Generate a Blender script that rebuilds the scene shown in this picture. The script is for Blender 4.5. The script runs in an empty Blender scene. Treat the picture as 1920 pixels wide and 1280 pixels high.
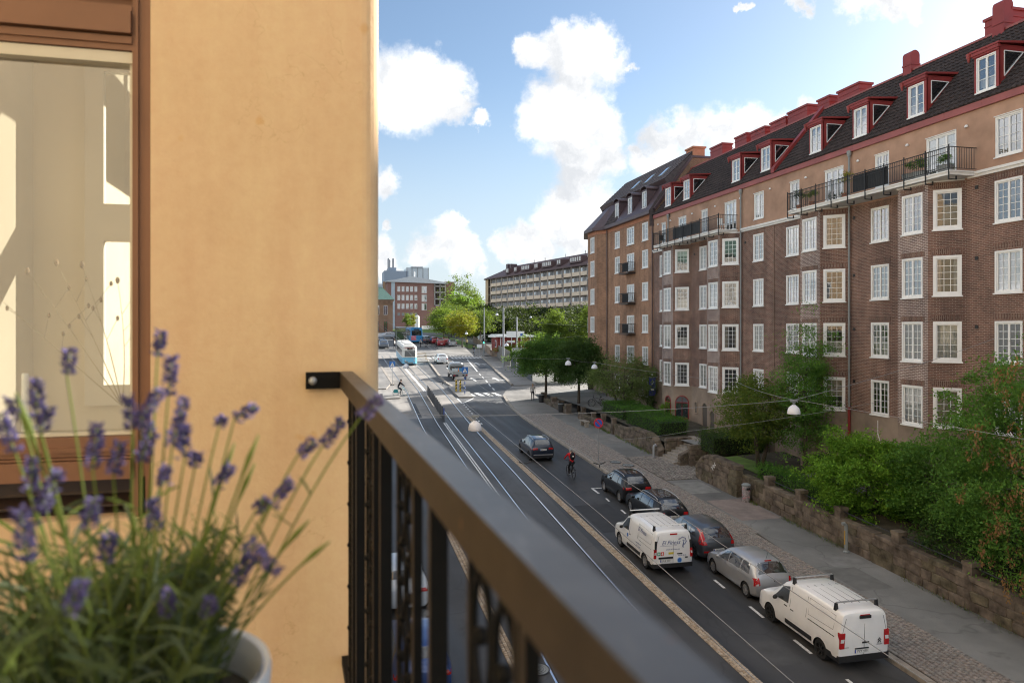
import bpy, bmesh, math, random
import numpy as np
from mathutils import Vector, Matrix
R = math.radians
rnd = random.Random(7)
scene = bpy.context.scene
col = scene.collection
# ------------------------------------------------------------------ camera
cam_d = bpy.data.cameras.new('camera'); cam = bpy.data.objects.new('camera', cam_d); col.objects.link(cam)
scene.camera = cam
YAW = math.atan2(342, 1400)
cam.location = (0, 0, 0)
cam.rotation_euler = (R(90), 0, -YAW)
cam_d.sensor_fit = 'HORIZONTAL'; cam_d.sensor_width = 36; cam_d.lens = 36*1400/1920
cam_d.shift_y = -23/1920
cam_d.clip_start = .05; cam_d.clip_end = 6000
cam_d.dof.use_dof = True; cam_d.dof.focus_distance = 22; cam_d.dof.aperture_fstop = 3.6
# ------------------------------------------------------------------ sun, sky
SUN_EL, SUN_AZ = R(22.3), R(28)          # azimuth from +X towards +Y
sd = Vector((math.cos(SUN_EL)*math.cos(SUN_AZ), math.cos(SUN_EL)*math.sin(SUN_AZ), math.sin(SUN_EL)))
sun_d = bpy.data.lights.new('sun', 'SUN'); sun = bpy.data.objects.new('sun', sun_d); col.objects.link(sun)
sun_d.energy = 5.0; sun_d.angle = R(.5); sun_d.color = (1, .95, .88)
sun.rotation_euler = sd.to_track_quat('Z', 'Y').to_euler()
world = bpy.data.worlds.new('World'); scene.world = world; world.use_nodes = True
SKY_STRENGTH = .15
def make_sky():
    nt = world.node_tree; nt.nodes.clear()
    N, L = nt.nodes.new, nt.links.new
    def math_(op, a, b=None, c=None, clamp=False):
        n = N('ShaderNodeMath'); n.operation = op; n.use_clamp = clamp
        for i, v in enumerate((a, b, c)):
            if v is None: continue
            if isinstance(v, (int, float)): n.inputs[i].default_value = v
            else: L(v, n.inputs[i])
        return n.outputs[0]
    out = N('ShaderNodeOutputWorld'); bg = N('ShaderNodeBackground'); bg.inputs[1].default_value = SKY_STRENGTH
    sky = N('ShaderNodeTexSky'); sky.sky_type = 'NISHITA'; sky.sun_disc = False
    sky.sun_elevation = SUN_EL; sky.sun_rotation = R(90)-SUN_AZ
    sky.altitude = 50; sky.air_density = 1.0; sky.dust_density = .6; sky.ozone_density = 1.6
    tc = N('ShaderNodeTexCoord'); d = tc.outputs['Generated']
    sep = N('ShaderNodeSeparateXYZ'); L(d, sep.inputs[0]); zz = sep.outputs[2]
    # warp of the direction so that the cloud outlines billow
    nw = N('ShaderNodeTexNoise'); nw.inputs['Scale'].default_value = 16; nw.inputs['Detail'].default_value = 9; nw.inputs['Roughness'].default_value = .62
    L(d, nw.inputs['Vector'])
    sb = N('ShaderNodeVectorMath'); sb.operation = 'SUBTRACT'; L(nw.outputs['Color'], sb.inputs[0]); sb.inputs[1].default_value = (.5, .5, .5)
    sc = N('ShaderNodeVectorMath'); sc.operation = 'SCALE'; L(sb.outputs[0], sc.inputs[0]); sc.inputs['Scale'].default_value = .085
    ad = N('ShaderNodeVectorMath'); ad.operation = 'ADD'; L(d, ad.inputs[0]); L(sc.outputs[0], ad.inputs[1])
    wd = ad.outputs[0]
    # cumulus heaps: direction and angular radius of each billow
    dens = None
    for (x, y, z, r) in CLOUDS:
        v = Vector((x, y, z)).normalized()
        n = N('ShaderNodeVectorMath'); n.operation = 'DISTANCE'; L(wd, n.inputs[0]); n.inputs[1].default_value = v
        m = math_('MULTIPLY_ADD', n.outputs['Value'], -1/r, 1.0)
        if dens is None: dens = m
        else: dens = math_('SMOOTH_MAX', dens, m, .22)
    # fair-weather cumulus over the rest of the dome, the same kind as in view
    mp = N('ShaderNodeMapping'); mp.inputs['Scale'].default_value = (1, 1, 1.9); L(d, mp.inputs[0])
    ng = N('ShaderNodeTexNoise'); ng.inputs['Scale'].default_value = 3.1; ng.inputs['Detail'].default_value = 8; ng.inputs['Roughness'].default_value = .52
    L(mp.outputs[0], ng.inputs['Vector'])
    gen = math_('MULTIPLY_ADD', ng.outputs['Fac'], 6.0, -2.75)
    fd = N('ShaderNodeVectorMath'); fd.operation = 'DISTANCE'; L(d, fd.inputs[0]); fd.inputs[1].default_value = Vector((.25, .92, .3)).normalized()
    far = N('ShaderNodeMapRange'); L(fd.outputs['Value'], far.inputs[0]); far.inputs[1].default_value = .55; far.inputs[2].default_value = .85
    far.inputs[3].default_value = -3; far.inputs[4].default_value = 0
    gen = math_('ADD', gen, far.outputs[0])
    dens = math_('SMOOTH_MAX', dens, gen, .1)
    nf = N('ShaderNodeTexNoise'); nf.inputs['Scale'].default_value = 38; nf.inputs['Detail'].default_value = 9; nf.inputs['Roughness'].default_value = .6
    L(d, nf.inputs['Vector'])
    dn = math_('ADD', dens, math_('MULTIPLY_ADD', nf.outputs['Fac'], .62, -.31))
    al = N('ShaderNodeMapRange'); al.interpolation_type = 'SMOOTHSTEP'; L(dn, al.inputs[0]); al.inputs[1].default_value = -.06; al.inputs[2].default_value = .55
    # shade inside the heaps: thick lower parts grey, sunlit tops white
    nsz = N('ShaderNodeTexNoise'); nsz.inputs['Scale'].default_value = 10; nsz.inputs['Detail'].default_value = 8; nsz.inputs['Roughness'].default_value = .6
    of = N('ShaderNodeVectorMath'); of.operation = 'ADD'; L(wd, of.inputs[0]); of.inputs[1].default_value = (-.02, 0, .05)
    L(of.outputs[0], nsz.inputs['Vector'])
    sh = N('ShaderNodeMapRange'); sh.interpolation_type = 'SMOOTHSTEP'
    L(math_('ADD', nsz.outputs['Fac'], math_('MULTIPLY', dn, .10)), sh.inputs[0]); sh.inputs[1].default_value = .41; sh.inputs[2].default_value = .72
    cc = N('ShaderNodeMix'); cc.data_type = 'RGBA'; L(sh.outputs[0], cc.inputs[0])
    cc.inputs[6].default_value = (2.9, 2.88, 2.86, 1); cc.inputs[7].default_value = (1.75, 1.81, 1.9, 1)
    # heaps opposite the sun show their fully lit side
    dt = N('ShaderNodeVectorMath'); dt.operation = 'DOT_PRODUCT'; L(d, dt.inputs[0]); dt.inputs[1].default_value = -sd
    fl = N('ShaderNodeMapRange'); fl.interpolation_type = 'SMOOTHSTEP'; L(dt.outputs['Value'], fl.inputs[0]); fl.inputs[1].default_value = -.6; fl.inputs[2].default_value = .8; fl.inputs[3].default_value = 1; fl.inputs[4].default_value = 1.6
    lit = N('ShaderNodeVectorMath'); lit.operation = 'SCALE'; L(cc.outputs[2], lit.inputs[0]); L(fl.outputs[0], lit.inputs['Scale'])
    # pale veil of far cloud towards the horizon
    hz = N('ShaderNodeMapRange'); hz.interpolation_type = 'SMOOTHSTEP'; L(zz, hz.inputs[0]); hz.inputs[1].default_value = .34; hz.inputs[2].default_value = 0
    hz.inputs[3].default_value = .05; hz.inputs[4].default_value = .85
    hm = N('ShaderNodeMix'); hm.data_type = 'RGBA'; L(hz.outputs[0], hm.inputs[0]); gn = N('ShaderNodeMix'); gn.data_type = 'RGBA'; gn.blend_type = 'MULTIPLY'; gn.inputs[0].default_value = 1; L(sky.outputs[0], gn.inputs[6]); gn.inputs[7].default_value = (.325, .345, .358, 1); L(gn.outputs[2], hm.inputs[6]); hm.inputs[7].default_value = (1.62, 1.83, 2.04, 1)
    mx = N('ShaderNodeMix'); mx.data_type = 'RGBA'; L(al.outputs[0], mx.inputs[0]); L(hm.outputs[2], mx.inputs[6]); L(lit.outputs[0], mx.inputs[7])
    L(mx.outputs[2], bg.inputs[0]); L(bg.outputs[0], out.inputs[0])
CLOUDS = [
    (0.106, 0.946, 0.305, 0.0597), (0.142, 0.938, 0.315, 0.0398), (0.073, 0.949, 0.307, 0.0475), (0.077, 0.957, 0.279, 0.0336),
    (0.150, 0.946, 0.288, 0.0274), (0.118, 0.936, 0.333, 0.0316), (0.186, 0.945, 0.269, 0.0146), (0.254, 0.900, 0.353, 0.0260),
    (0.285, 0.891, 0.354, 0.0330), (0.320, 0.883, 0.345, 0.0330), (0.346, 0.878, 0.331, 0.0284), (0.370, 0.870, 0.325, 0.0126),
    (0.303, 0.899, 0.315, 0.0438), (0.283, 0.915, 0.288, 0.0387), (0.319, 0.904, 0.284, 0.0418), (0.262, 0.928, 0.266, 0.0341),
    (0.300, 0.923, 0.240, 0.0490), (0.345, 0.905, 0.249, 0.0340), (0.351, 0.912, 0.213, 0.0310), (0.320, 0.926, 0.200, 0.0452),
    (0.302, 0.939, 0.163, 0.0398), (0.342, 0.927, 0.156, 0.0397), (0.290, 0.947, 0.136, 0.0350), (0.256, 0.959, 0.125, 0.0284),
    (0.232, 0.967, 0.108, 0.0235), (0.317, 0.941, 0.115, 0.0400), (0.270, 0.957, 0.101, 0.0302), (0.153, 0.979, 0.135, 0.0283),
    (0.149, 0.982, 0.114, 0.0384), (0.125, 0.987, 0.100, 0.0300), (0.174, 0.980, 0.097, 0.0301), (0.166, 0.975, 0.149, 0.0150),
    (0.408, 0.881, 0.241, 0.0305), (0.437, 0.866, 0.244, 0.0334), (0.472, 0.847, 0.244, 0.0363), (0.502, 0.829, 0.246, 0.0374),
    (0.530, 0.810, 0.252, 0.0261), (0.552, 0.793, 0.259, 0.0182), (0.566, 0.782, 0.262, 0.0113), (0.405, 0.890, 0.211, 0.0364),
    (0.385, 0.895, 0.224, 0.0146), (0.530, 0.761, 0.374, 0.0146), (0.580, 0.726, 0.370, 0.0256), (0.607, 0.706, 0.364, 0.0238),
    (0.629, 0.689, 0.361, 0.0193), (0.478, 0.792, 0.380, 0.0074), (0.665, 0.661, 0.348, 0.0054), (0.074, 0.980, 0.185, 0.0229),
    (0.071, 0.993, 0.096, 0.0281), (0.080, 0.994, 0.072, 0.0232), (0.073, 0.989, 0.131, 0.0099)
]
make_sky()
scene.view_settings.view_transform = 'Standard'; scene.view_settings.look = 'None'
scene.view_settings.exposure = 1.6; scene.view_settings.gamma = 1; scene.view_settings.use_curve_mapping = False
scene.render.engine = 'CYCLES'; scene.cycles.pixel_filter_type = 'BLACKMAN_HARRIS'; scene.cycles.filter_width = 1.15
cy = scene.cycles
cy.use_denoising = True; cy.denoiser = 'OPENIMAGEDENOISE'
cy.max_bounces = 7; cy.diffuse_bounces = 3; cy.glossy_bounces = 3; cy.transmission_bounces = 4; cy.transparent_max_bounces = 10
cy.caustics_reflective = False; cy.caustics_refractive = False; cy.sample_clamp_indirect = 6
# ------------------------------------------------------------------ helpers
def link(o, parent=None, loc=None):
    col.objects.link(o)
    if parent is not None: o.parent = parent
    if loc is not None: o.location = loc
    return o
def tag(o, label, cat, group=None):
    o['label'] = label; o['category'] = cat
    if group: o['group'] = group
    return o
def thing(name, label, cat, loc=(0, 0, 0), rz=0, group=None):
    o = bpy.data.objects.new(name, None); o.empty_display_size = .2
    link(o, None, loc); o.rotation_euler = (0, 0, rz)
    return tag(o, label, cat, group)
def node(name, parent):
    o = bpy.data.objects.new(name, None); return link(o, parent)
class MB:
    def __init__(s): s.v = []; s.f = []; s.m = []; s.mi = 0
    def poly(s, *pts):
        b = len(s.v); s.v.extend(tuple(p) for p in pts); s.f.append(tuple(range(b, b+len(pts)))); s.m.append(s.mi)
    def hexa(s, p):          # 8 points: bottom 4 ccw, top 4 ccw
        b = len(s.v); s.v.extend(tuple(q) for q in p)
        for f in ((3, 2, 1, 0), (4, 5, 6, 7), (0, 1, 5, 4), (1, 2, 6, 5), (2, 3, 7, 6), (3, 0, 4, 7)):
            s.f.append(tuple(b+i for i in f)); s.m.append(s.mi)
    def box(s, x0, x1, y0, y1, z0, z1):
        s.hexa([(x0, y0, z0), (x1, y0, z0), (x1, y1, z0), (x0, y1, z0), (x0, y0, z1), (x1, y0, z1), (x1, y1, z1), (x0, y1, z1)])
    def obox(s, c, a, b, h):  # centre, half vectors
        c, a, b, h = map(Vector, (c, a, b, h))
        s.hexa([c-a-b-h, c+a-b-h, c+a+b-h, c-a+b-h, c-a-b+h, c+a-b+h, c+a+b+h, c-a+b+h])
    def prism(s, pts, z0, z1):
        n = len(pts); b = len(s.v)
        s.v.extend((p[0], p[1], z0) for p in pts); s.v.extend((p[0], p[1], z1) for p in pts)
        s.f.append(tuple(b+i for i in reversed(range(n)))); s.m.append(s.mi)
        s.f.append(tuple(b+n+i for i in range(n))); s.m.append(s.mi)
        for i in range(n):
            j = (i+1) % n; s.f.append((b+i, b+j, b+n+j, b+n+i)); s.m.append(s.mi)
    def extrude(s, pts, vec):  # closed 3D polygon swept by vec
        n = len(pts); b = len(s.v); vec = Vector(vec)
        s.v.extend(tuple(p) for p in pts); s.v.extend(tuple(Vector(p)+vec) for p in pts)
        s.f.append(tuple(b+i for i in reversed(range(n)))); s.m.append(s.mi)
        s.f.append(tuple(b+n+i for i in range(n))); s.m.append(s.mi)
        for i in range(n):
            j = (i+1) % n; s.f.append((b+i, b+j, b+n+j, b+n+i)); s.m.append(s.mi)
    def tube(s, pts, r, n=6, cap=True):
        pts = [Vector(p) for p in pts]; rs = r if isinstance(r, (list, tuple)) else [r]*len(pts)
        b = len(s.v); ref = None
        for i, p in enumerate(pts):
            t = (pts[min(i+1, len(pts)-1)]-pts[max(i-1, 0)])
            t = t.normalized() if t.length > 1e-9 else Vector((0, 0, 1))
            if ref is None: ref = t.orthogonal().normalized()
            u = (ref-t*ref.dot(t)); u = u.normalized() if u.length > 1e-6 else t.orthogonal().normalized(); ref = u; w = t.cross(u)
            for k in range(n):
                a = 2*math.pi*k/n; s.v.append(tuple(p+(u*math.cos(a)+w*math.sin(a))*rs[i]))
        for i in range(len(pts)-1):
            for k in range(n):
                k2 = (k+1) % n; s.f.append((b+i*n+k, b+i*n+k2, b+(i+1)*n+k2, b+(i+1)*n+k)); s.m.append(s.mi)
        if cap:
            s.f.append(tuple(b+k for k in reversed(range(n)))); s.m.append(s.mi)
            s.f.append(tuple(b+(len(pts)-1)*n+k for k in range(n))); s.m.append(s.mi)
    def lathe(s, prof, c=(0, 0, 0), n=16, axis='z', a0=0, a1=2*math.pi):   # prof: (radius, height)
        b = len(s.v); c = Vector(c); full = abs(a1-a0-2*math.pi) < 1e-6; m = n if full else n+1
        for r, h in prof:
            for k in range(m):
                a = a0+(a1-a0)*k/n; x, y = r*math.cos(a), r*math.sin(a)
                p = {'z': (x, y, h), 'x': (h, x, y), 'y': (y, h, x)}[axis]
                s.v.append(tuple(c+Vector(p)))
        for i in range(len(prof)-1):
            for k in range(n):
                k2 = (k+1) % m; s.f.append((b+i*m+k, b+i*m+k2, b+(i+1)*m+k2, b+(i+1)*m+k)); s.m.append(s.mi)
    def ring(s, c, ax, ay, r, n=14, m=5):   # closed elliptical ring, half axis vectors ax, ay, wire radius r
        c, ax, ay = map(Vector, (c, ax, ay)); nn = ax.cross(ay).normalized(); b = len(s.v)
        for i in range(n):
            t = 2*math.pi*i/n; p = c+ax*math.cos(t)+ay*math.sin(t); o = (p-c).normalized()
            for k in range(m):
                a = 2*math.pi*k/m; s.v.append(tuple(p+(o*math.cos(a)+nn*math.sin(a))*r))
        for i in range(n):
            for k in range(m):
                i2, k2 = (i+1) % n, (k+1) % m
                s.f.append((b+i*m+k, b+i2*m+k, b+i2*m+k2, b+i*m+k2)); s.m.append(s.mi)
    def ball(s, c, r, n=8, sq=(1, 1, 1)):
        b = len(s.v); h = n//2
        for i in range(h+1):
            ph = math.pi*i/h
            for k in range(n):
                a = 2*math.pi*k/n
                s.v.append((c[0]+r*sq[0]*math.sin(ph)*math.cos(a), c[1]+r*sq[1]*math.sin(ph)*math.sin(a), c[2]+r*sq[2]*math.cos(ph)))
        for i in range(h):
            for k in range(n):
                k2 = (k+1) % n; s.f.append((b+i*n+k, b+(i+1)*n+k, b+(i+1)*n+k2, b+i*n+k2)); s.m.append(s.mi)
    def mesh(s, name, mats, smooth=False, uv=False, off=None):
        me = bpy.data.meshes.new(name)
        v = s.v if off is None else [(p[0]-off[0], p[1]-off[1], p[2]-off[2]) for p in s.v]
        me.from_pydata(v, [], s.f)
        if not isinstance(mats, (list, tuple)): mats = [mats]
        for m in mats: me.materials.append(m)
        if len(mats) > 1: me.polygons.foreach_set('material_index', s.m)
        if uv:
            lay = me.uv_layers.new(name='UVMap').data
            for p in me.polygons:
                n = p.normal
                if abs(n.z) > .9: t, w = Vector((1, 0, 0)), Vector((0, 1, 0))
                else:
                    t = Vector((-n.y, n.x, 0)).normalized(); w = n.cross(t).normalized()
                    if w.z < 0: w = -w
                for li in p.loop_indices:
                    q = Vector(s.v[me.loops[li].vertex_index]); lay[li].uv = (q.dot(t), q.dot(w))
        if smooth:
            me.polygons.foreach_set('use_smooth', [True]*len(me.polygons))
            if smooth is not True: me.set_sharp_from_angle(angle=R(smooth))
        me.update(); return me
    def build(s, name, mats, parent=None, smooth=False, uv=False, world=False):
        # world: coordinates were given in world space, parent sits unrotated at its own place
        off = None
        if world and parent is not None:
            off = Vector(parent.location); q = parent.parent
            while q is not None: off = off+Vector(q.location); q = q.parent
        me = s.mesh(name, mats, smooth, uv, off)
        return link(bpy.data.objects.new(name, me), parent)
def obj(name, me, parent=None, loc=(0, 0, 0), rot=(0, 0, 0)):
    o = bpy.data.objects.new(name, me); link(o, parent, loc); o.rotation_euler = rot; return o
def struct(o): o['kind'] = 'structure'; return o
def stuff(o): o['kind'] = 'stuff'; return o
def copy_tree(o, parent=None):
    c = o.copy(); col.objects.link(c)
    if parent is not None: c.parent = parent
    for ch in list(o.children): copy_tree(ch, c)
    return c
_clean = []
def applied(o):              # evaluate modifiers into a plain mesh
    dg = bpy.context.evaluated_depsgraph_get(); dg.update()
    me = bpy.data.meshes.new_from_object(o.evaluated_get(dg)); o.modifiers.clear(); old = o.data; o.data = me
    return o
_tx = {}
def text_mesh(txt, size, mat_, shear=0, align='CENTER', ext=.001):
    k = (txt, size, mat_.name, shear, align)
    if k in _tx: return _tx[k]
    c = bpy.data.curves.new('lettering', 'FONT'); c.body = txt; c.size = size; c.shear = shear; c.extrude = ext
    c.align_x = align; c.align_y = 'CENTER'; c.resolution_u = 2
    o = bpy.data.objects.new('lettering', c); col.objects.link(o)
    dg = bpy.context.evaluated_depsgraph_get(); dg.update()
    me = bpy.data.meshes.new_from_object(o.evaluated_get(dg)); bpy.data.objects.remove(o)
    me.materials.clear(); me.materials.append(mat_); _tx[k] = me; return me
# ------------------------------------------------------------------ materials
def hexc(r, g, b): return tuple((x/12.92 if x <= .04045 else ((x+.055)/1.055)**2.4) for x in (r/255, g/255, b/255))
class Mat:
    def __init__(s, name):
        s.m = bpy.data.materials.new(name); s.m.use_nodes = True; s.nt = s.m.node_tree
        s.b = s.nt.nodes['Principled BSDF']; s.out = s.nt.nodes['Material Output']
    def n(s, t, **k):
        x = s.nt.nodes.new(t)
        for a, b in k.items(): setattr(x, a, b)
        return x
    def l(s, a, b): s.nt.links.new(a, b)
    def noise(s, vec, scale, detail=4, rough=.55):
        x = s.n('ShaderNodeTexNoise'); x.inputs['Scale'].default_value = scale; x.inputs['Detail'].default_value = detail; x.inputs['Roughness'].default_value = rough
        if vec is not None: s.l(vec, x.inputs['Vector'])
        return x.outputs['Fac']
    def ramp(s, fac, stops):
        x = s.n('ShaderNodeValToRGB'); e = x.color_ramp.elements
        while len(e) < len(stops): e.new(.5)
        for i, (p, c) in enumerate(stops): e[i].position = p; e[i].color = (*c, 1) if len(c) == 3 else c
        s.l(fac, x.inputs[0]); return x.outputs[0]
    def mix(s, fac, a, b, mode='MIX'):
        x = s.n('ShaderNodeMix', data_type='RGBA', blend_type=mode)
        for i, v in ((0, fac), (6, a), (7, b)):
            if isinstance(v, (int, float)): x.inputs[i].default_value = v
            elif isinstance(v, tuple): x.inputs[i].default_value = (*v[:3], 1)
            else: s.l(v, x.inputs[i])
        return x.outputs[2]
    def bump(s, h, strength=.3, dist=.02):
        x = s.n('ShaderNodeBump'); x.inputs['Strength'].default_value = strength; x.inputs['Distance'].default_value = dist
        s.l(h, x.inputs['Height']); s.l(x.outputs[0], s.b.inputs['Normal']); return x
    def pos(s): return s.n('ShaderNodeNewGeometry').outputs['Position']
    def obj(s): return s.n('ShaderNodeTexCoord').outputs['Object']
    def uv(s): return s.n('ShaderNodeTexCoord').outputs['UV']
    def col(s, c):
        if isinstance(c, tuple): s.b.inputs['Base Color'].default_value = (*c[:3], 1)
        else: s.l(c, s.b.inputs['Base Color'])
    def set(s, rough=.6, metal=0, spec=.5, coat=0):
        s.b.inputs['Roughness'].default_value = rough; s.b.inputs['Metallic'].default_value = metal
        s.b.inputs['Specular IOR Level'].default_value = spec; s.b.inputs['Coat Weight'].default_value = coat
        if coat: s.b.inputs['Coat Roughness'].default_value = .04
def plain(name, c, rough=.6, metal=0, spec=.5, var=.12, scale=3, coat=0, bump=0, bscale=40, objc=False):
    m = Mat(name); m.set(rough, metal, spec, coat)
    p = m.obj() if objc else m.pos()
    if var:
        lo = tuple(x*(1-var) for x in c); hi = tuple(min(1, x*(1+var)) for x in c)
        m.col(m.ramp(m.noise(p, scale, 5), [(.3, lo), (.7, hi)]))
    else: m.col(c)
    if bump: m.bump(m.noise(p, bscale, 4), bump, .01)
    return m.m
def brickmat(name, c1, c2, mortar, bw=.25, bh=.075, ms=.011, rot=False, white=0.0, bump=.5):
    m = Mat(name); m.set(.85, 0, .3)
    mp = m.n('ShaderNodeMapping'); m.l(m.uv(), mp.inputs[0])
    if rot: mp.inputs['Rotation'].default_value = (0, 0, R(90))
    t = m.n('ShaderNodeTexBrick'); m.l(mp.outputs[0], t.inputs['Vector']); t.inputs['Scale'].default_value = 1
    t.inputs['Brick Width'].default_value = bw; t.inputs['Row Height'].default_value = bh; t.inputs['Mortar Size'].default_value = ms
    t.inputs['Mortar Smooth'].default_value = .2; t.inputs['Bias'].default_value = -.1
    t.inputs['Color1'].default_value = (*c1, 1); t.inputs['Color2'].default_value = (*c2, 1); t.inputs['Mortar'].default_value = (*mortar, 1)
    p = m.pos()
    big = m.noise(p, .45, 5, .6); mid = m.noise(p, 2.2, 4)
    mq = m.n('ShaderNodeMapping'); mq.inputs['Scale'].default_value = (1.5, 1.5, .14); m.l(p, mq.inputs[0])
    t0 = m.mix(.35, t.outputs[0], m.ramp(m.noise(mq.outputs[0], 1.0, 5, .6), [(.35, (.26, .26, .27)), (.65, (.66, .64, .62))]), 'OVERLAY')
    c = m.mix(.62, t0, m.ramp(big, [(.28, (.30, .30, .31)), (.72, (.74, .70, .66))]), 'OVERLAY')
    c = m.mix(.32, c, m.ramp(mid, [(.3, (.3, .3, .3)), (.7, (.72, .68, .66))]), 'OVERLAY')
    m.col(c); m.bump(t.outputs['Fac'], -bump, .012)
    return m.m
def leafmat(name, cols, trans=.35, rough=.68):
    m = Mat(name); g = m.n('ShaderNodeNewGeometry')
    c = m.ramp(g.outputs['Random Per Island'], [(i/max(1, len(cols)-1), cc) for i, cc in enumerate(cols)])
    cl = m.mix(.55, c, m.ramp(m.noise(m.pos(), .9, 3), [(.3, (.28, .30, .26)), (.7, (.78, .76, .66))]), 'OVERLAY')
    m.col(cl); m.set(rough, 0, .2)
    tr = m.n('ShaderNodeBsdfTranslucent'); m.l(m.mix(.5, cl, (.35, .5, .05), 'MIX'), tr.inputs[0])
    mx = m.n('ShaderNodeMixShader'); mx.inputs[0].default_value = trans
    m.l(m.b.outputs[0], mx.inputs[1]); m.l(tr.outputs[0], mx.inputs[2]); m.l(mx.outputs[0], m.out.inputs[0]); return m.m
def glassmat(name, tint=(.02, .025, .03), refl=.35, through=.5, rough=.01, gain=.45):
    m = Mat(name); gl = m.n('ShaderNodeBsdfGlossy'); gl.inputs['Roughness'].default_value = rough; gl.inputs['Color'].default_value = (.95, .97, 1, 1)
    tr = m.n('ShaderNodeBsdfTransparent'); tr.inputs[0].default_value = (.9, .93, .92, 1)
    m.col(tint); m.set(.3, 0, .3)
    a = m.n('ShaderNodeMixShader'); a.inputs[0].default_value = through; m.l(m.b.outputs[0], a.inputs[1]); m.l(tr.outputs[0], a.inputs[2])
    fr = m.n('ShaderNodeLayerWeight'); fr.inputs[0].default_value = .5
    wv = m.n('ShaderNodeBump'); wv.inputs['Strength'].default_value = .05; wv.inputs['Distance'].default_value = .05
    m.l(m.noise(m.pos(), 1.6, 2), wv.inputs['Height']); m.l(wv.outputs[0], gl.inputs['Normal'])
    mr = m.n('ShaderNodeMapRange'); mr.inputs[2].default_value = .6; mr.inputs[3].default_value = refl; mr.inputs[4].default_value = min(1, refl+gain); m.l(fr.outputs['Facing'], mr.inputs[0])
    b = m.n('ShaderNodeMixShader'); m.l(mr.outputs[0], b.inputs[0]); m.l(a.outputs[0], b.inputs[1]); m.l(gl.outputs[0], b.inputs[2])
    m.l(b.outputs[0], m.out.inputs[0]); return m.m
M = {}
M['white'] = plain('white_paint', (.82, .82, .80), .45, var=.04, bump=.05)
M['white_far'] = plain('white_plaster', (.75, .74, .71), .7, var=.06)
M['glass'] = glassmat('window_glass', refl=.065, through=.75, gain=.5)
M['glass_far'] = glassmat('far_window_glass', (.05, .06, .07), .25, .2)
M['glass_balcony'] = glassmat('balcony_window_glass', (.03, .03, .025), .10, .9)
M['brick'] = brickmat('dark_red_brick', (.19, .10, .076), (.108, .06, .048), (.31, .25, .21))
M['brick_lintel'] = brickmat('soldier_course_brick', (.165, .088, .067), (.095, .055, .045), (.27, .22, .185), rot=True)
M['brick_white'] = brickmat('salt_bloomed_brick', (.21, .14, .12), (.13, .09, .08), (.52, .47, .44))  # paler bricks and mortar for the bay fronts
M['brick_light'] = brickmat('tan_red_brick', (.36, .20, .12), (.27, .145, .088), (.34, .25, .18), ms=.009)
M['brick_gable'] = brickmat('gable_brick', (.21, .12, .07), (.15, .09, .055), (.30, .24, .18))
M['stucco'] = plain('brown_stucco', (.40, .25, .175), .9, spec=.2, var=.22, scale=.8, bump=.25, bscale=30)
M['plinth'] = plain('grey_brown_stucco', (.29, .225, .175), .9, spec=.2, var=.28, scale=.7, bump=.3, bscale=25)
M['orange'] = plain('orange_band', (.48, .21, .12), .8, var=.1)
M['redmetal'] = plain('red_sheet_metal', (.25, .035, .032), .45, var=.14, scale=1.2, spec=.4)
M['redmetal2'] = plain('weathered_red_sheet_metal', (.30, .085, .078), .55, var=.16, scale=.9)
M['purplemetal'] = plain('brown_purple_sheet_metal', (.085, .055, .06), .45, var=.15)
def weathered(name, c, moss, rough=.75):
    m = Mat(name); m.set(rough, 0, .3); p = m.pos()
    k = m.ramp(m.noise(p, 4.5, 4, .7), [(.3, tuple(x*.45 for x in c)), (.7, tuple(x*1.7 for x in c))])
    k = m.mix(.6, k, m.ramp(m.noise(p, .5, 5, .6), [(.3, (.3, .3, .3)), (.7, (.7, .7, .68))]), 'OVERLAY')
    m.col(m.mix(m.ramp(m.noise(p, 1.7, 6, .65), [(.6, (0, 0, 0)), (.75, (.45, .45, .45))]), k, moss)); m.bump(m.noise(p, 30, 3), .25, .01); return m.m
M['tile'] = weathered('dark_brown_roof_tile', (.038, .028, .026), (.05, .05, .035))
M['tile2'] = plain('grey_brown_roof_tile', (.085, .068, .068), .6, var=.3, scale=5)
M['black'] = plain('black_iron', (.012, .012, .013), .5, var=.2)
M['blackplastic'] = plain('black_plastic', (.014, .014, .015), .55, var=.1)
M['rubber'] = plain('tyre_rubber', (.013, .013, .013), .85, var=.15)
M['alu'] = plain('silver_alloy', (.55, .55, .56), .35, metal=.8, var=.05)
M['steel'] = plain('galvanised_steel', (.33, .34, .35), .5, metal=.6, var=.12)
M['greysteel'] = plain('grey_painted_steel', (.24, .26, .26), .55, var=.1)
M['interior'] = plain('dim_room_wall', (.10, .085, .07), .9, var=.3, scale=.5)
M['curtain'] = plain('white_curtain', (.72, .69, .62), .9, spec=.1, var=.10, scale=9)
M['copper'] = plain('green_copper', (.16, .27, .22), .7, var=.2)
# ------------------------------------------------------------------ ground, road, pavement
def gz(Y):
    if Y <= 165: return -11.19+.05*Y
    if Y <= 240:
        t = (Y-165)/75; return -2.94+75*.05*(t-t*t/2)   # eases to level ground
    return -1.065
def lerp(P, y):
    if y <= P[0][0]: return P[0][1]
    for (a, b), (c, d) in zip(P, P[1:]):
        if y <= c: return b+(d-b)*(y-a)/(c-a)
    return P[-1][1]
KERB = [(-30, 16.7), (64, 16.7), (70, 17.0), (74, 17.5), (79, 18.2), (83, 19.5), (86.5, 21.2), (103, 22.8), (112, 23.9), (127, 25.4), (131, 27.5)]
XC = [(-30, 8.0), (10, 8.2), (21, 8.4), (44, 9.1), (63, 9.55), (74, 10.0), (85, 10.45), (112, 10.7), (135, 10.8), (170, 11.2), (240, 12)]
kerbx = lambda y: lerp(KERB, y)
xc = lambda y: lerp(XC, y)
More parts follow.
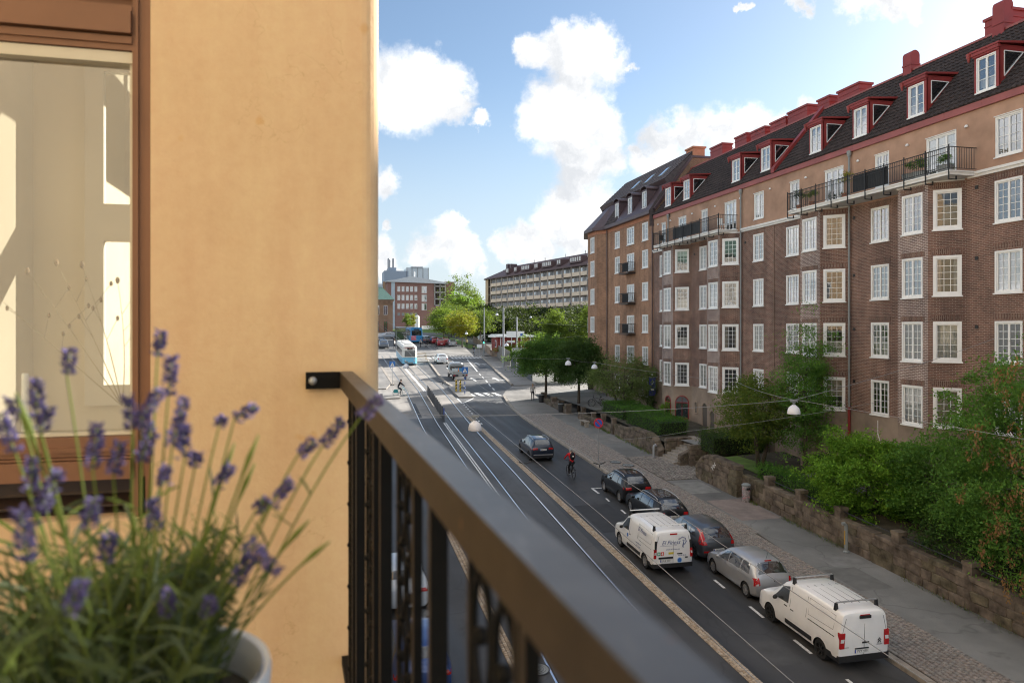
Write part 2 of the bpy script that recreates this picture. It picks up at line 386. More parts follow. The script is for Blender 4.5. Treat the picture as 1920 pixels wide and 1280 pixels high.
def yrange(a, b, st): n = max(1, int(round((b-a)/st))); return [a+(b-a)*i/n for i in range(n+1)]
def ribbon(name, ys, xl, xr, dz, mat_, kind='structure', parent=None, thick=0):
    b = MB()
    for y in ys:
        z = gz(y)+dz; b.v += [(xl(y), y, z), (xr(y), y, z)]
    for i in range(len(ys)-1): b.f.append((2*i, 2*i+1, 2*i+3, 2*i+2)); b.m.append(0)
    if thick:
        n = len(b.v); b.v += [(p[0], p[1], p[2]-thick) for p in b.v[:n]]
        for i in range(len(ys)-1):
            b.f.append((2*i, 2*i+2, n+2*i+2, n+2*i)); b.f.append((2*i+1, n+2*i+1, n+2*i+3, 2*i+3)); b.m += [0, 0]
        e = 2*(len(ys)-1)
        b.f.append((0, n, n+1, 1)); b.f.append((e, e+1, n+e+1, n+e)); b.m += [0, 0]
    o = b.build(name, mat_, parent, world=parent is not None)
    if kind: o['kind'] = kind
    return o
# asphalt with worn, polished wheel paths
def asphaltmat(name, base, rough=.5, streak=.3):
    m = Mat(name); p = m.pos(); m.set(rough, 0, .45)
    mp = m.n('ShaderNodeMapping'); mp.inputs['Scale'].default_value = (1.1, .035, 1); m.l(p, mp.inputs[0])
    st = m.noise(mp.outputs[0], 1.3, 4, .5); big = m.noise(p, .16, 5, .6); gr = m.noise(p, 55, 2)
    lo = tuple(x*.58 for x in base); hi = tuple(x*1.42 for x in base)
    c = m.ramp(big, [(.3, lo), (.7, hi)])
    c = m.mix(.45*streak/.3, c, m.ramp(st, [(.32, (.32, .32, .32)), (.68, (.68, .68, .68))]), 'OVERLAY')
    c = m.mix(.3, c, m.ramp(gr, [(.3, (.3, .3, .3)), (.7, (.7, .7, .7))]), 'OVERLAY')
    c = m.mix(m.ramp(m.noise(p, .75, 6, .65), [(.62, (0, 0, 0)), (.72, (.55, .55, .55))]), c, tuple(x*.45 for x in base))
    vo = m.n('ShaderNodeTexVoronoi', feature='DISTANCE_TO_EDGE'); vo.inputs['Scale'].default_value = .22; vw = m.n('ShaderNodeVectorMath', operation='ADD'); nv = m.n('ShaderNodeTexNoise'); nv.inputs['Scale'].default_value = .8; m.l(p, nv.inputs['Vector']); m.l(nv.outputs['Color'], vw.inputs[0]); m.l(p, vw.inputs[1]); m.l(vw.outputs[0], vo.inputs['Vector'])
    c = m.mix(m.ramp(vo.outputs['Distance'], [(0, (.4, .4, .4)), (.010, (0, 0, 0))]), c, tuple(x*.4 for x in base))
    m.col(c)
    rr = m.n('ShaderNodeMapRange'); m.l(st, rr.inputs[0]); rr.inputs[1].default_value = .3; rr.inputs[2].default_value = .7
    rr.inputs[3].default_value = rough-.14; rr.inputs[4].default_value = rough+.14; m.l(rr.outputs[0], m.b.inputs['Roughness'])
    m.bump(gr, .25, .006); return m.m
M['asphalt'] = asphaltmat('road_asphalt', (.043, .043, .044), .60, .6)
M['asphalt_lane'] = asphaltmat('grey_road_asphalt', (.095, .094, .093), .7, .2)
M['asphalt_path'] = asphaltmat('pavement_asphalt', (.18, .177, .168), .8, .15)
M['concrete'] = asphaltmat('track_bed_concrete', (.225, .208, .188), .75, .35)  # paler beige surface of the far track zone
M['concrete_dark'] = asphaltmat('dark_track_bed', (.062, .060, .058), .58, .4)
M['paleroad'] = asphaltmat('pale_worn_road', (.225, .212, .195), .75, .2)
M['granite'] = plain('granite_kerb', (.29, .255, .215), .8, var=.25, scale=4, bump=.2)
M['sett'] = plain('reddish_grey_setts', (.235, .205, .185), .8, var=.45, scale=7, bump=.3, bscale=60)
M['sett2'] = plain('buff_setts', (.36, .28, .20), .8, var=.35, scale=7, bump=.3, bscale=60)
M['sett3'] = plain('grey_setts', (.24, .22, .20), .8, var=.35, scale=7, bump=.3, bscale=60)
M['joint'] = plain('sand_joint', (.105, .09, .075), .95, var=.3, scale=8)
M['paint'] = plain('road_paint', (.64, .64, .62), .65, var=.35, scale=9)
M['rail'] = plain('polished_rail', (.62, .64, .68), .24, metal=.9, var=.08)
M['groove'] = plain('rail_groove', (.02, .02, .02), .8, var=.2)
M['soil'] = plain('garden_soil', (.06, .052, .035), .95, var=.4, scale=1.5, bump=.3)
M['grass'] = plain('lawn_turf', (.10, .17, .03), .9, var=.35, scale=1.2, bump=.4)
# terrain sheet to the horizon
def terrain():
    b = MB(); ys = [-400, -120]+yrange(-40, 250, 10)+[300, 420, 700, 1200, 2500]
    xs = [-2500, -900, -400, -150, -40, 0, 16, 24, 40, 70, 120, 250, 600, 2500]
    def h(x, y):
        z = gz(y)-.12
        if y > 200 and x > 60: z += min(30, (x-60)*.05)
        if y > 420: z += min(25, (y-420)*.03)
        return z
    for y in ys:
        for x in xs: b.v.append((x, y, h(x, y)))
    n = len(xs)
    for j in range(len(ys)-1):
        for i in range(n-1): b.f.append((j*n+i, j*n+i+1, (j+1)*n+i+1, (j+1)*n+i)); b.m.append(0)
    return struct(b.build('ground', plain('urban_ground', (.13, .13, .115), .95, var=.3, scale=.05)))
terrain()
ROADL = 1.5
ys1 = yrange(-30, 66, 4)
ribbon('road', ys1, lambda y: ROADL, kerbx, 0, M['asphalt'])
ribbon('road', yrange(66, 131, 2), lambda y: 13.0, kerbx, 0, M['asphalt_lane'])
ribbon('road', yrange(66, 131, 2), lambda y: -14, lambda y: 13.0, 0, M['concrete'])
ribbon('road', yrange(131, 145, 2), lambda y: -30, lambda y: 70, 0, M['paleroad'])
ribbon('road', yrange(145, 250, 4), lambda y: -25, lambda y: 29, 0, M['asphalt_lane'])
ribbon('track_bed', yrange(-30, 66, 4), lambda y: xc(y)-2.7, lambda y: xc(y)+2.7, .004, M['concrete_dark'])
ribbon('asphalt_patch', yrange(113, 126, 2), lambda y: 3, lambda y: 12.2, .008, M['asphalt_lane'])   # darker strip of road at the tram
ribbon('asphalt_patch', yrange(77, 90, 2), lambda y: 14.9, lambda y: min(kerbx(y)-.05, 20), .004, M['asphalt'])  # darker strip of road before the crossing
ribbon('asphalt_patch', yrange(104, 111, 2), lambda y: 20.2, lambda y: kerbx(y)-.1, .004, M['asphalt'])  # darker strip of road along the far kerb
# rails and the granite line between the tracks
for off in (-2.05, -.66, .66, 2.05):
    ribbon('tram_rail', yrange(-30, 131, 3), lambda y: xc(y)+off-.033, lambda y: xc(y)+off+.033, .012, M['rail'])
    s = 1 if off in (-2.05, .66) else -1
    a, c_ = sorted((off+s*.036, off+s*.085))
    ribbon('rail_groove', yrange(-30, 131, 3), lambda y: xc(y)+a, lambda y: xc(y)+c_, .009, M['groove'])
for off in (-.12, .05):
    ribbon('white_line', yrange(-10, 63.5, 3), lambda y: xc(y)+off, lambda y: xc(y)+off+.09, .012, M['paint'])
    ribbon('white_line', yrange(84, 113, 3), lambda y: xc(y)+off-.02, lambda y: xc(y)+off+.11, .012, M['paint'])
# short pale pads beside the rails near the fence
ribbon('asphalt_patch', yrange(66.5, 75, 2), lambda y: xc(y)-2.0, lambda y: xc(y)-1.7, .016, M['asphalt'])
for i, (xa, xb, ya, yb, m) in enumerate(((12.5, 14.4, 33, 37.5, 'asphalt'), (6.9, 9.2, 28, 31, 'asphalt'), (13.0, 14.0, 20, 21.6, 'asphalt_path'), (12.6, 16.2, 52.5, 53.3, 'asphalt_lane'))):
    ribbon('asphalt_patch', yrange(ya, yb, 2), lambda y: xa, lambda y: xb, .0065, plain('asphalt_repair_%s' % ('dark', 'tar', 'grey', 'worn')[i], ((.028, .028, .029), (.030, .030, .031), (.06, .06, .06), (.065, .064, .063))[i], .7, var=.25, scale=1.5))
# ---- painted markings
def mark(pts, name='road_marking', dz=.016, m='paint'):
    b = MB(); b.poly(*[(x, y, gz(y)+dz) for x, y in pts]); o = b.build(name, M[m]); o['kind'] = 'structure'; return o
def dash(x0, y0, x1, y1, w=.12):
    d = Vector((x1-x0, y1-y0)); n = Vector((-d.y, d.x)).normalized()*w/2
    return mark([(x0-n.x, y0-n.y), (x1-n.x, y1-n.y), (x1+n.x, y1+n.y), (x0+n.x, y0+n.y)])
for a, c_ in ((37.9, 38.5), (35.6, 36.3), (31.4, 32.2), (28.6, 29.4), (25.8, 26.65), (23.15, 24.1), (20.5, 21.45), (18.0, 18.9), (15.4, 16.3)): dash(14.66, a, 14.7, c_, .11)
dash(14.6, 40.6, 15.9, 40.6, .13); dash(14.66, 40.6, 14.66, 39.5, .13)
for i in range(9): dash(13.02-.045*i*1.2, 73.6-i*1.35, 12.99-.045*i*1.2, 73.0-i*1.35, .16)      # dotted edge towards the tracks
for p in (((13.05, 77.9), (12.95, 74.2)), ((12.95, 74.1), (14.75, 77.6))): dash(*p[0], *p[1], .16)
dash(22.24, 122.3, 20.35, 104.1, .2)
for a, b_ in (((20.05, 101.2), (19.85, 99.2)), ((19.68, 97.2), (19.5, 95.2)), ((19.34, 93.3), (19.12, 91.2)), ((18.95, 89.6), (18.7, 87.4)), ((18.55, 85.6), (18.4, 83.8))): dash(*a, *b_, .17)
for a, b_ in (((16.9, 110), (16.7, 108)), ((15.9, 93), (15.7, 91)), ((15.6, 88), (15.4, 86))): dash(*a, *b_, .15)
def arrow(x, y, turn=0, s=1.0):
    P = [(-.08, 0), (.08, 0), (.08, 2.4), (.35, 2.4), (0, 4), (-.35, 2.4), (-.08, 2.4)]
    mark([(x+px*1.35*s, y+py*.9*s) for px, py in P])
    if turn: mark([(x+turn*q*s, y+p*s) for q, p in ((.1, 1.0), (.75, .55), (.75, .15), (1.35, .75), (.75, 1.45), (.75, 1.05), (.1, 1.5))], dz=.020)
arrow(17.95, 92.6); arrow(20.9, 92.5, 1); arrow(19.85, 113.6); arrow(22.5, 113.2, 1)
for i in range(8):     # zebra crossings
    x = 14.9+i*.95
    if x < 18.2: mark([(x, 79.4-.1*i), (x+.5, 79.3-.1*i), (x+.25, 81.7-.1*i), (x-.25, 81.8-.1*i)])
for i in range(9):
    x = 20.1+i*.62; mark([(x, 124.3), (x+.36, 124.3), (x+.36, 127.2), (x, 127.2)])
for i in range(3): mark([(15.2+i*.9, 124.5), (15.75+i*.9, 124.5), (15.75+i*.9, 127.6), (15.2+i*.9, 127.6)])
for i in range(12): mark([(19.8+i*.55, 129.2), (20.1+i*.55, 129.2), (20.1+i*.55, 129.6), (19.8+i*.55, 129.6)])
for a, b_ in (((18.4, 121.5), (18.15, 112)), ((18.15, 112), (19.0, 112)), ((19.0, 112), (19.35, 121))): dash(*a, *b_, .28)
# ---- pavement on the right, kerbstones and setts
PAVE = struct(thing('pavement', '', '', (18, 40, gz(40))))
for k in ('label', 'category'): del PAVE[k]
ribbon('asphalt_path', yrange(-6, 47, 3), lambda y: 19.25 if y < 31 else 19.5, lambda y: 24 if y < 41.2 else 22, .125, M['asphalt_path'], None, PAVE)
ribbon('asphalt_path', yrange(47, 66, 3), lambda y: 19.55, lambda y: 22.5, .125, M['asphalt_path'], None, PAVE)
ribbon('asphalt_path', yrange(66, 79, 2), lambda y: kerbx(y)+.3, lambda y: 36, .125, M['paleroad'], None, PAVE)
ribbon('asphalt_path', yrange(79, 87, 2), lambda y: kerbx(y)+.02, lambda y: 36, .02, M['paleroad'], None, PAVE)
ribbon('asphalt_path', yrange(87, 127, 3), lambda y: kerbx(y)+.3, lambda y: kerbx(y)+3.1, .125, M['paleroad'], None, PAVE, .2)
for i, (xa, xb, ya, yb, c) in enumerate(((19.7, 21.9, 33.0, 36.6, (.23, .185, .165)), (19.4, 20.9, 24.2, 26.4, (.15, .147, .138)), (20.1, 21.9, 26.6, 27.6, (.215, .21, .20)), (19.6, 21.4, 38.0, 40.4, (.22, .215, .20)), (19.8, 21.5, 52, 56, (.20, .19, .175)))):
    ribbon('pavement_patch', yrange(ya, yb, 1.5), lambda y: xa, lambda y: xb, .131, plain('pavement_repair_%s' % ('red', 'dark', 'pale', 'worn', 'grey')[i], c, .85, var=.2, scale=2, bump=.1), None, PAVE)
ribbon('bedding_sand', yrange(-6, 66, 3), lambda y: 16.98, lambda y: 19.6, .085, M['joint'], None, PAVE)
ribbon('bedding_sand', yrange(41, 47.5, 2), lambda y: 19.4, lambda y: 27, .13, M['joint'], None, PAVE)
def kerbstones():
    shared = {}
    y = 6.0; n = 0
    while y < 127:
        L = (.9+.5*rnd.random()) if y < 66 else 2.0
        if 77.5 < y < 86.5: y += L; continue
        y2 = y+L-.02; x0, x1 = kerbx(y), kerbx(y2)
        k = (round(L, 1), round((x1-x0)/L, 2))
        if k not in shared:
            b = MB(); dx = (x1-x0); l = k[0]-.02; w = .28; dz = .05*l
            b.hexa([(0, 0, -.12), (w, 0, -.12), (w+dx, l, -.12+dz), (dx, l, -.12+dz), (.015, 0, .125), (w, 0, .13), (w+dx, l, .13+dz), (dx+.015, l, .125+dz)])
            shared[k] = b.mesh('kerbstone', M['granite'])
        obj('kerbstone', shared[k], PAVE, (x0-18, y-40, gz(y)-gz(40)+rnd.uniform(-.006, .006)))
        y += k[0]; n += 1
kerbstones()
def setts(name, cells, mats, dz, parent=None, jitter=.25, h=.03):
    # cells: list of (x, y, w, l, rot); real stones with a crowned top, joined
    b = MB()
    for x, y, w, l, rot in cells:
        w *= .5*rnd.uniform(.82, .92); l *= .5*rnd.uniform(.82, .92); z = gz(y)+dz+rnd.uniform(-.006, .006)
        c, s_ = math.cos(rot), math.sin(rot); P = []
        for (q, zz) in ((1, 0), (.78, h)):
            for sx, sy in ((-1, -1), (1, -1), (1, 1), (-1, 1)):
                u, v = sx*w*q, sy*l*q; P.append((x+u*c-v*s_, y+u*s_+v*c, z+zz+.05*(u*s_+v*c)))
        b.mi = rnd.randrange(len(mats)); n = len(b.v); b.v += P
        for f in ((4, 5, 6, 7), (0, 1, 5, 4), (1, 2, 6, 5), (2, 3, 7, 6), (3, 0, 4, 7)): b.f.append(tuple(n+i for i in f)); b.m.append(b.mi)
    return stuff(b.build(name, mats, parent, world=parent is not None))
S3 = [M['sett'], M['sett3'], plain('brown_setts', (.255, .22, .195), .8, var=.4, scale=7, bump=.3)]
cells = []
y = 6
while y < 66:
    st = .17 if y < 40 else .24
    x = 17.06; k = 0
    xm = 19.2 if y < 31 else (19.45 if y < 47 else 19.5)
    while x < xm: cells.append((x+st/2, y+(st/2 if k % 2 else 0), st, st, rnd.uniform(-.08, .08))); x += st; k += 1
    y += st
cells.sort(key=lambda c: c[0]**2+c[1]**2); near = [c for c in cells if c[1] > 17.5][:300]; ns = set(near)
setts('setts', [c for c in cells if c not in ns], S3, .10, PAVE)
sv = []
for k in range(9):
    b = MB(); q = []
    for sc_, zz in ((1, 0), (.8, .03)):
        for sx, sy in ((-1, -1), (1, -1), (1, 1), (-1, 1)): q.append((sx*.075*sc_*rnd.uniform(.9, 1.02), sy*.075*sc_*rnd.uniform(.9, 1.02), zz+rnd.uniform(-.003, .003)))
    b.hexa(q); sv.append(b.mesh('sett', S3[k % 3]))
for c in near: obj('sett', rnd.choice(sv), PAVE, (c[0]-18, c[1]-40, gz(c[1])-gz(40)+.10+rnd.uniform(-.006, .006)), (.05, 0, c[4]))
cells = []
for j in range(30):
    for i in range(36):
        x, y = 19.6+i*.21, 41.2+j*.21
        cells.append((x+.05*math.sin(j), y, .2, .2, .5+.2*math.sin(i*.4)))
setts('setts', cells, [M['sett3'], M['sett'], plain('dark_setts', (.17, .155, .14), .8, var=.3, scale=7)], .145, PAVE)
# buff sett bands beside the tracks
for X0, YA, YB, wid in ((11.98, 8, 66, 3), (5.42, 8, 60, 3)):
    cells = []; y = YA
    ribbon('sett_band', yrange(YA, YB, 3), lambda y: X0+.004*max(0, y-30)-.2, lambda y: X0+.004*max(0, y-30)+.2, .008, M['joint'])
    while y < YB:
        for i in range(wid): cells.append((X0+.004*max(0, y-30)+(i-(wid-1)/2)*.125, y+.06*(i % 2), .13, .135, rnd.uniform(-.06, .06)))
        y += .135
    o = setts('setts', cells, [M['sett2'], plain('pale_setts', (.42, .35, .27), .8, var=.25, scale=8)], .006, None)
    o['label'] = 'band of small buff setts set flush in the asphalt'
# kerbs of the tram stop, traffic islands
def island(name, pts, h=.14, m='granite', top='paleroad'):
    b = MB(); zb = [(x, y, gz(y)-.05) for x, y in pts]; zt = [(x, y, gz(y)+h) for x, y in pts]; n = len(pts)
    b.v = zb+zt; b.f = [tuple(n+i for i in range(n))]; b.m = [1]
    for i in range(n): j = (i+1) % n; b.f.append((i, j, n+j, n+i)); b.m.append(0)
    o = b.build(name, [M[m], M[top]]); return struct(o)
island('traffic_island', [(13.3, 78.1), (14.8, 78.0), (15.15, 82), (14.35, 87.4), (13.6, 87.2), (13.35, 82.4)])
ribbon('kerb', yrange(87.4, 124, 2), lambda y: lerp([(87, 14.0), (91, 13.75), (100, 14.1), (123, 15.5)], y), lambda y: lerp([(87, 14.3), (91, 14.05), (100, 14.4), (123, 15.8)], y), .13, M['granite'], thick=.2)
island('traffic_island', [(5.4, 78.2), (7.2, 78.5), (7.25, 83.2), (5.6, 82.8)], .12)
ribbon('kerb', yrange(90, 116, 2), lambda y: 7.2, lambda y: 7.5, .14, M['granite'], thick=.2)
struct(island('tram_stop_platform', [(1, 86.5), (6.3, 86.3), (7.2, 91), (7.3, 116), (1, 116)], .12))
island('traffic_island', [(12.2, 118), (15.3, 119), (16.0, 127), (12.8, 127)], .13)
island('traffic_island', [(18.45, 112.4), (18.9, 112.4), (19.4, 126), (17.9, 126)], .1)
island('traffic_island', [(16.4, 129), (19.5, 129), (19.4, 131), (16.2, 131)], .13)
# our own side: kerb and pavement
ribbon('pavement', yrange(-30, 66, 4), lambda y: -.4, lambda y: 1.3, .13, M['asphalt_path'])
ribbon('kerb', yrange(-30, 66, 4), lambda y: 1.3, lambda y: 1.55, .13, M['granite'], thick=.2)
# manholes and drain covers
def manhole(x, y, r, dz, lab):
    t = thing('manhole_cover', lab, 'manhole cover', (x, y, gz(y)+dz))
    b = MB(); b.lathe([(0, .012), (r*.86, .012), (r*.88, .006), (r*.9, .012)], n=20); b.build('lid', M['greysteel'], t)
    c = MB(); c.lathe([(r*.9, .0), (r*.91, .016), (r, .016), (r*1.01, 0)], n=20); c.build('rim', M['black'], t)
    d = MB()
    for q in (.25, .5, .7): d.ring((0, 0, .013), (r*q, 0, 0), (0, r*q, 0), .006, 16, 3)
    stuff(d.build('ribs', M['black'], t)); t.rotation_euler.x = .05
manhole(18.28, 46.1, .36, .15, 'round iron manhole cover on the setts beside the no parking sign')
manhole(18.75, 45.1, .38, .15, 'round iron manhole cover on the setts nearer the black crossover')
manhole(3.1, 26.0, .36, .006, 'round manhole cover in the near lane seen between the railing bars')
manhole(6.0, 21.4, .38, .012, 'ribbed round manhole cover beside the nearest tram rail')
# garden behind the wall, terrace ground
def garden():
    b = MB(); ys = yrange(-8, 41.3, 4)
    for y in ys:
        z = gz(y)+1.25; b.v += [(22.42, y, z), (25, y, z+.15), (27.7, y, z+.25)]
    for i in range(len(ys)-1):
        for k in range(2): b.f.append((3*i+k, 3*i+k+1, 3*i+k+4, 3*i+k+3)); b.m.append(0)
    struct(b.build('garden_bed', M['soil']))
    b = MB(); ys = yrange(46.9, 61, 3)
    for y in ys:
        z = gz(y)+1.15; b.v += [(22.2, y, z), (27.7, y, z+.2)]
    for i in range(len(ys)-1): b.f.append((2*i, 2*i+1, 2*i+3, 2*i+2)); b.m.append(0)
    struct(b.build('garden_bed', M['soil']))
    b = MB(); b.poly((23.3, 43.5, -7.58), (27.6, 43.5, -7.55), (27.6, 47.4, -7.5), (23.3, 47.4, -7.55)); struct(b.build('garden_path', M['asphalt_path']))
    b = MB(); b.poly((23.0, 36.4, gz(36.4)+1.36), (26.5, 36.4, gz(36.4)+1.44), (26.5, 41.2, gz(41)+1.42), (23.0, 41.2, gz(41)+1.34)); struct(b.build('lawn', M['grass']))
    b = MB(); b.poly((25.2, 31, gz(31)+1.46), (26.4, 31, gz(31)+1.5), (26.4, 36, gz(36)+1.5), (25.2, 36, gz(36)+1.46)); struct(b.build('garden_path', M['asphalt_path']))
    b = MB(); b.poly((21.7, 44.4, -9.0), (24.4, 44.4, -8.0), (24.4, 48.7, -7.9), (21.7, 48.7, -8.7)); struct(b.build('garden_bed', M['soil']))
    b = MB(); b.poly((22.2, 61, -7.0), (30, 61, -6.9), (34, 80, -6.6), (22.2, 80, -6.9)); struct(b.build('courtyard', M['asphalt_path']))
garden()
# far lawn and parking ground
b = MB(); b.lathe([(0, 1.0), (7, .9), (13, .45), (17, -.3)], n=28); o = struct(b.build('lawn', M['grass'])); o.location = (29, 268, -.9); o.scale = (1.0, 1.6, 1)
b = MB(); b.poly((29, 128, -4.1), (75, 128, -4.1), (75, 200, -2.0), (31, 200, -2.0)); struct(b.build('parking_ground', M['asphalt_path']))
ribbon('verge', yrange(146, 200, 4), lambda y: 27.0-.0*y, lambda y: 29.4, .05, M['grass'])
# ------------------------------------------------------------------ building kit
def wall_panel(b, p0, p1, z0, z1, holes=(), depth=.13, mi=0, rev=None, inward=None):
    """vertical wall from p0 to p1 (plan), z0..z1, with rectangular holes (s0,s1,za,zb) and their reveals"""
    p0, p1 = Vector(p0), Vector(p1); L = (p1-p0).length; t = (p1-p0)/L
    inw = Vector(inward) if inward else Vector((t.y, -t.x))
    P = lambda s, z, d=0: (p0.x+t.x*s+inw.x*d, p0.y+t.y*s+inw.y*d, z)
    S = sorted({0, L, *[round(h[i], 4) for h in holes for i in (0, 1)]}); Z = sorted({z0, z1, *[round(h[i], 4) for h in holes for i in (2, 3)]})
    S = [s for s in S if -1e-6 <= s <= L+1e-6]; Z = [z for z in Z if z0-1e-6 <= z <= z1+1e-6]
    b.mi = mi
    for s0, s1 in zip(S, S[1:]):
        run = None
        for za, zb in zip(Z, Z[1:]):
            cs, cz = (s0+s1)/2, (za+zb)/2
            hole = any(h[0] < cs < h[1] and h[2] < cz < h[3] for h in holes)
            if hole:
                if run: b.poly(P(s0, run[0]), P(s1, run[0]), P(s1, run[1]), P(s0, run[1])); run = None
            else: run = (run[0], zb) if run else (za, zb)
        if run: b.poly(P(s0, run[0]), P(s1, run[0]), P(s1, run[1]), P(s0, run[1]))
    if rev is not None: b.mi = rev
    for s0, s1, za, zb in holes:
        za_, zb_ = max(za, z0), min(zb, z1)
        b.poly(P(s0, za_), P(s0, zb_), P(s0, zb_, depth), P(s0, za_, depth)); b.poly(P(s1, za_), P(s1, za_, depth), P(s1, zb_, depth), P(s1, zb_))
        b.poly(P(s0, zb_), P(s1, zb_), P(s1, zb_, depth), P(s0, zb_, depth)); b.poly(P(s0, za_), P(s0, za_, depth), P(s1, za_, depth), P(s1, za_))
    b.mi = 0
_win = {}
def win_meshes(w, h, cas, cols, rows, fw, style):
    """window in its own frame: x along the wall, y outward, z up from the sill; frame, sash, pane"""
    k = (round(w, 2), round(h, 2), cas, cols, rows, fw, style)
    if k in _win: return _win[k]
    mat_f = M['white']; x0, x1 = -w/2, w/2
    f = MB(); yo, yi = (.035, -.07) if style != 'deep' else (-.03, -.125)
    f.box(x0, x0+fw, yi, yo, 0, h); f.box(x1-fw, x1, yi, yo, 0, h); f.box(x0+fw, x1-fw, yi, yo, h-fw, h); f.box(x0+fw, x1-fw, yi, yo, 0, fw)
    if style != 'deep': f.box(x0-.05, x1+.05, -.02, .085, -.06, -.002)
    else: f.box(x0-.02, x1+.02, -.03, .05, -.05, -.002); f.box(x0-.03, x0-.002, -.1, .02, 0, h+.02); f.box(x0-.03, x1+.03, -.1, .03, h+.002, h+.03)
    s = MB(); a0, a1 = x0+fw, x1-fw; cw = (a1-a0)/cas; sf = .05; ys0, ys1 = (yi+.01, yi+.06)
    p = MB(); yp = yi+.03
    for c in range(cas):
        c0, c1 = a0+c*cw, a0+(c+1)*cw; z0, z1 = fw, h-fw
        s.box(c0, c0+sf, ys0, ys1, z0, z1); s.box(c1-sf, c1, ys0, ys1, z0, z1); s.box(c0+sf, c1-sf, ys0, ys1, z0, z0+sf); s.box(c0+sf, c1-sf, ys0, ys1, z1-sf, z1)
        g0, g1, h0, h1 = c0+sf, c1-sf, z0+sf, z1-sf
        mb = .022
        for i in range(1, cols): xx = g0+(g1-g0)*i/cols; s.box(xx-mb/2, xx+mb/2, ys0+.008, ys1-.008, h0, h1)
        for j in range(1, rows):
            zz = h0+(h1-h0)*j/rows
            for i in range(cols): s.box(g0+(g1-g0)*i/cols+(mb/2 if i else 0), g0+(g1-g0)*(i+1)/cols-(mb/2 if i < cols-1 else 0), ys0+.009, ys1-.009, zz-mb/2, zz+mb/2)
        p.poly((g0, yp, h0), (g1, yp, h0), (g1, yp, h1), (g0, yp, h1))
    r = (f.mesh('window', mat_f), s.mesh('sash', mat_f), p.mesh('pane', M['glass'])); _win[k] = r; return r
_cur = {}
rc = random.Random(21)
CTONE = [M['curtain'], plain('beige_curtain', (.50, .43, .33), .9, spec=.1, var=.12, scale=6), M['curtain'], plain('grey_blind', (.34, .34, .35), .9, spec=.1, var=.1, scale=6)]
def curtain_mesh(w, h, kind):
    tone = rc.randrange(4); k = (round(w, 2), round(h, 2), kind, tone)
    if k in _cur: return _cur[k]
    b = MB(); y = -.16
    def folds(x0, x1, z0, z1):
        n = max(4, int((x1-x0)/.05)); 
        for i in range(n):
            xa, xb = x0+(x1-x0)*i/n, x0+(x1-x0)*(i+1)/n; ya, yb = y+.02*(i % 2), y+.02*((i+1) % 2)
            b.poly((xa, ya, z0), (xb, yb, z0), (xb, yb, z1), (xa, ya, z1))
    if kind == 'full': folds(-w/2, w/2, 0, h)
    elif kind == 'top': folds(-w/2, w/2, h*.42, h)
    elif kind == 'half': folds(-w/2, w/2, 0, h*.45)
    elif kind == 'sides': folds(-w/2, -w*.24, 0, h); folds(w*.24, w/2, 0, h)
    elif kind == 'blind': folds(-w/2, w/2, h*.7, h)
    me = b.mesh('curtain', CTONE[tone]); _cur[k] = me; return me
def put_window(parent, org, p, tdir, z, w, h, cas, cols, rows, fw=.09, style='flush', cur=None, name='window', label=None):
    """p: plan point of the window's middle, tdir: direction along the wall (outside on its left hand); org: parent's origin"""
    f, s, g = win_meshes(w, h, cas, cols, rows, fw, style)
    a = math.atan2(tdir[1], tdir[0])
    o = obj(name, f, parent, (p[0]-org[0], p[1]-org[1], z-org[2]), (0, 0, a))
    obj('sash', s, o); obj('pane', g, o)
    if cur: obj('curtain', curtain_mesh(w-.1, h-.1, cur), o, (0, 0, .05))
    if label: o['label'] = label
    return o
CURT = ['sides', 'top', None, 'full', 'half', 'sides', None, 'blind', 'full', 'sides']
def lintel_mesh(w):
    k = ('lintel', round(w, 2))
    if k not in _win:
        b = MB(); b.box(-w/2-.1, w/2+.1, -.05, .012, 0, .24); _win[k] = b.mesh('lintel', M['brick_lintel'], uv=True)
    return _win[k]
# ------------------------------------------------------------------ the long brick apartment building opposite
B1O = (27.5, 38, -8)
B1 = thing('apartment_building', 'long dark brick apartment building with red dormers and a brown plaster top storey', 'building', B1O)
XF, XB = 27.5, 26.43
BAYS = [27.42, 35.15, 46.1, 53.4]      # near foot of each bay: 45 degree cheek, front, cheek
BW = {27.42: 1.86, 35.15: 1.75, 46.1: 1.75, 53.4: 1.95}
Y0B, Y1B = 4.0, 60.4
segs = []; y = Y0B
for f in BAYS:
    pr = XF-XB
    segs += [('flat', (XF, y), (XF, f)), ('near', (XF, f), (XB, f+pr)), ('front', (XB, f+pr), (XB, f+pr+BW[f])), ('far', (XB, f+pr+BW[f]), (XF, f+2*pr+BW[f]))]
    y = f+2*pr+BW[f]
segs.append(('flat', (XF, y), (XF, Y1B)))
ROWT = [6.28, 3.31, .34, -2.63]; WH = 1.78
flatY = [7.2, 10.8, 14.4, 18.0, 21.7, 25.32, 32.8, 40.25, 44.0, 51.5, 58.75]
flatW = {32.8: 1.28, 25.32: 1.3, 40.25: 1.28, 44.0: 1.2, 51.5: 1.1, 58.75: .75}
wb, pb = MB(), MB(); wins = []
ZP = -4.45; ZC = 6.63
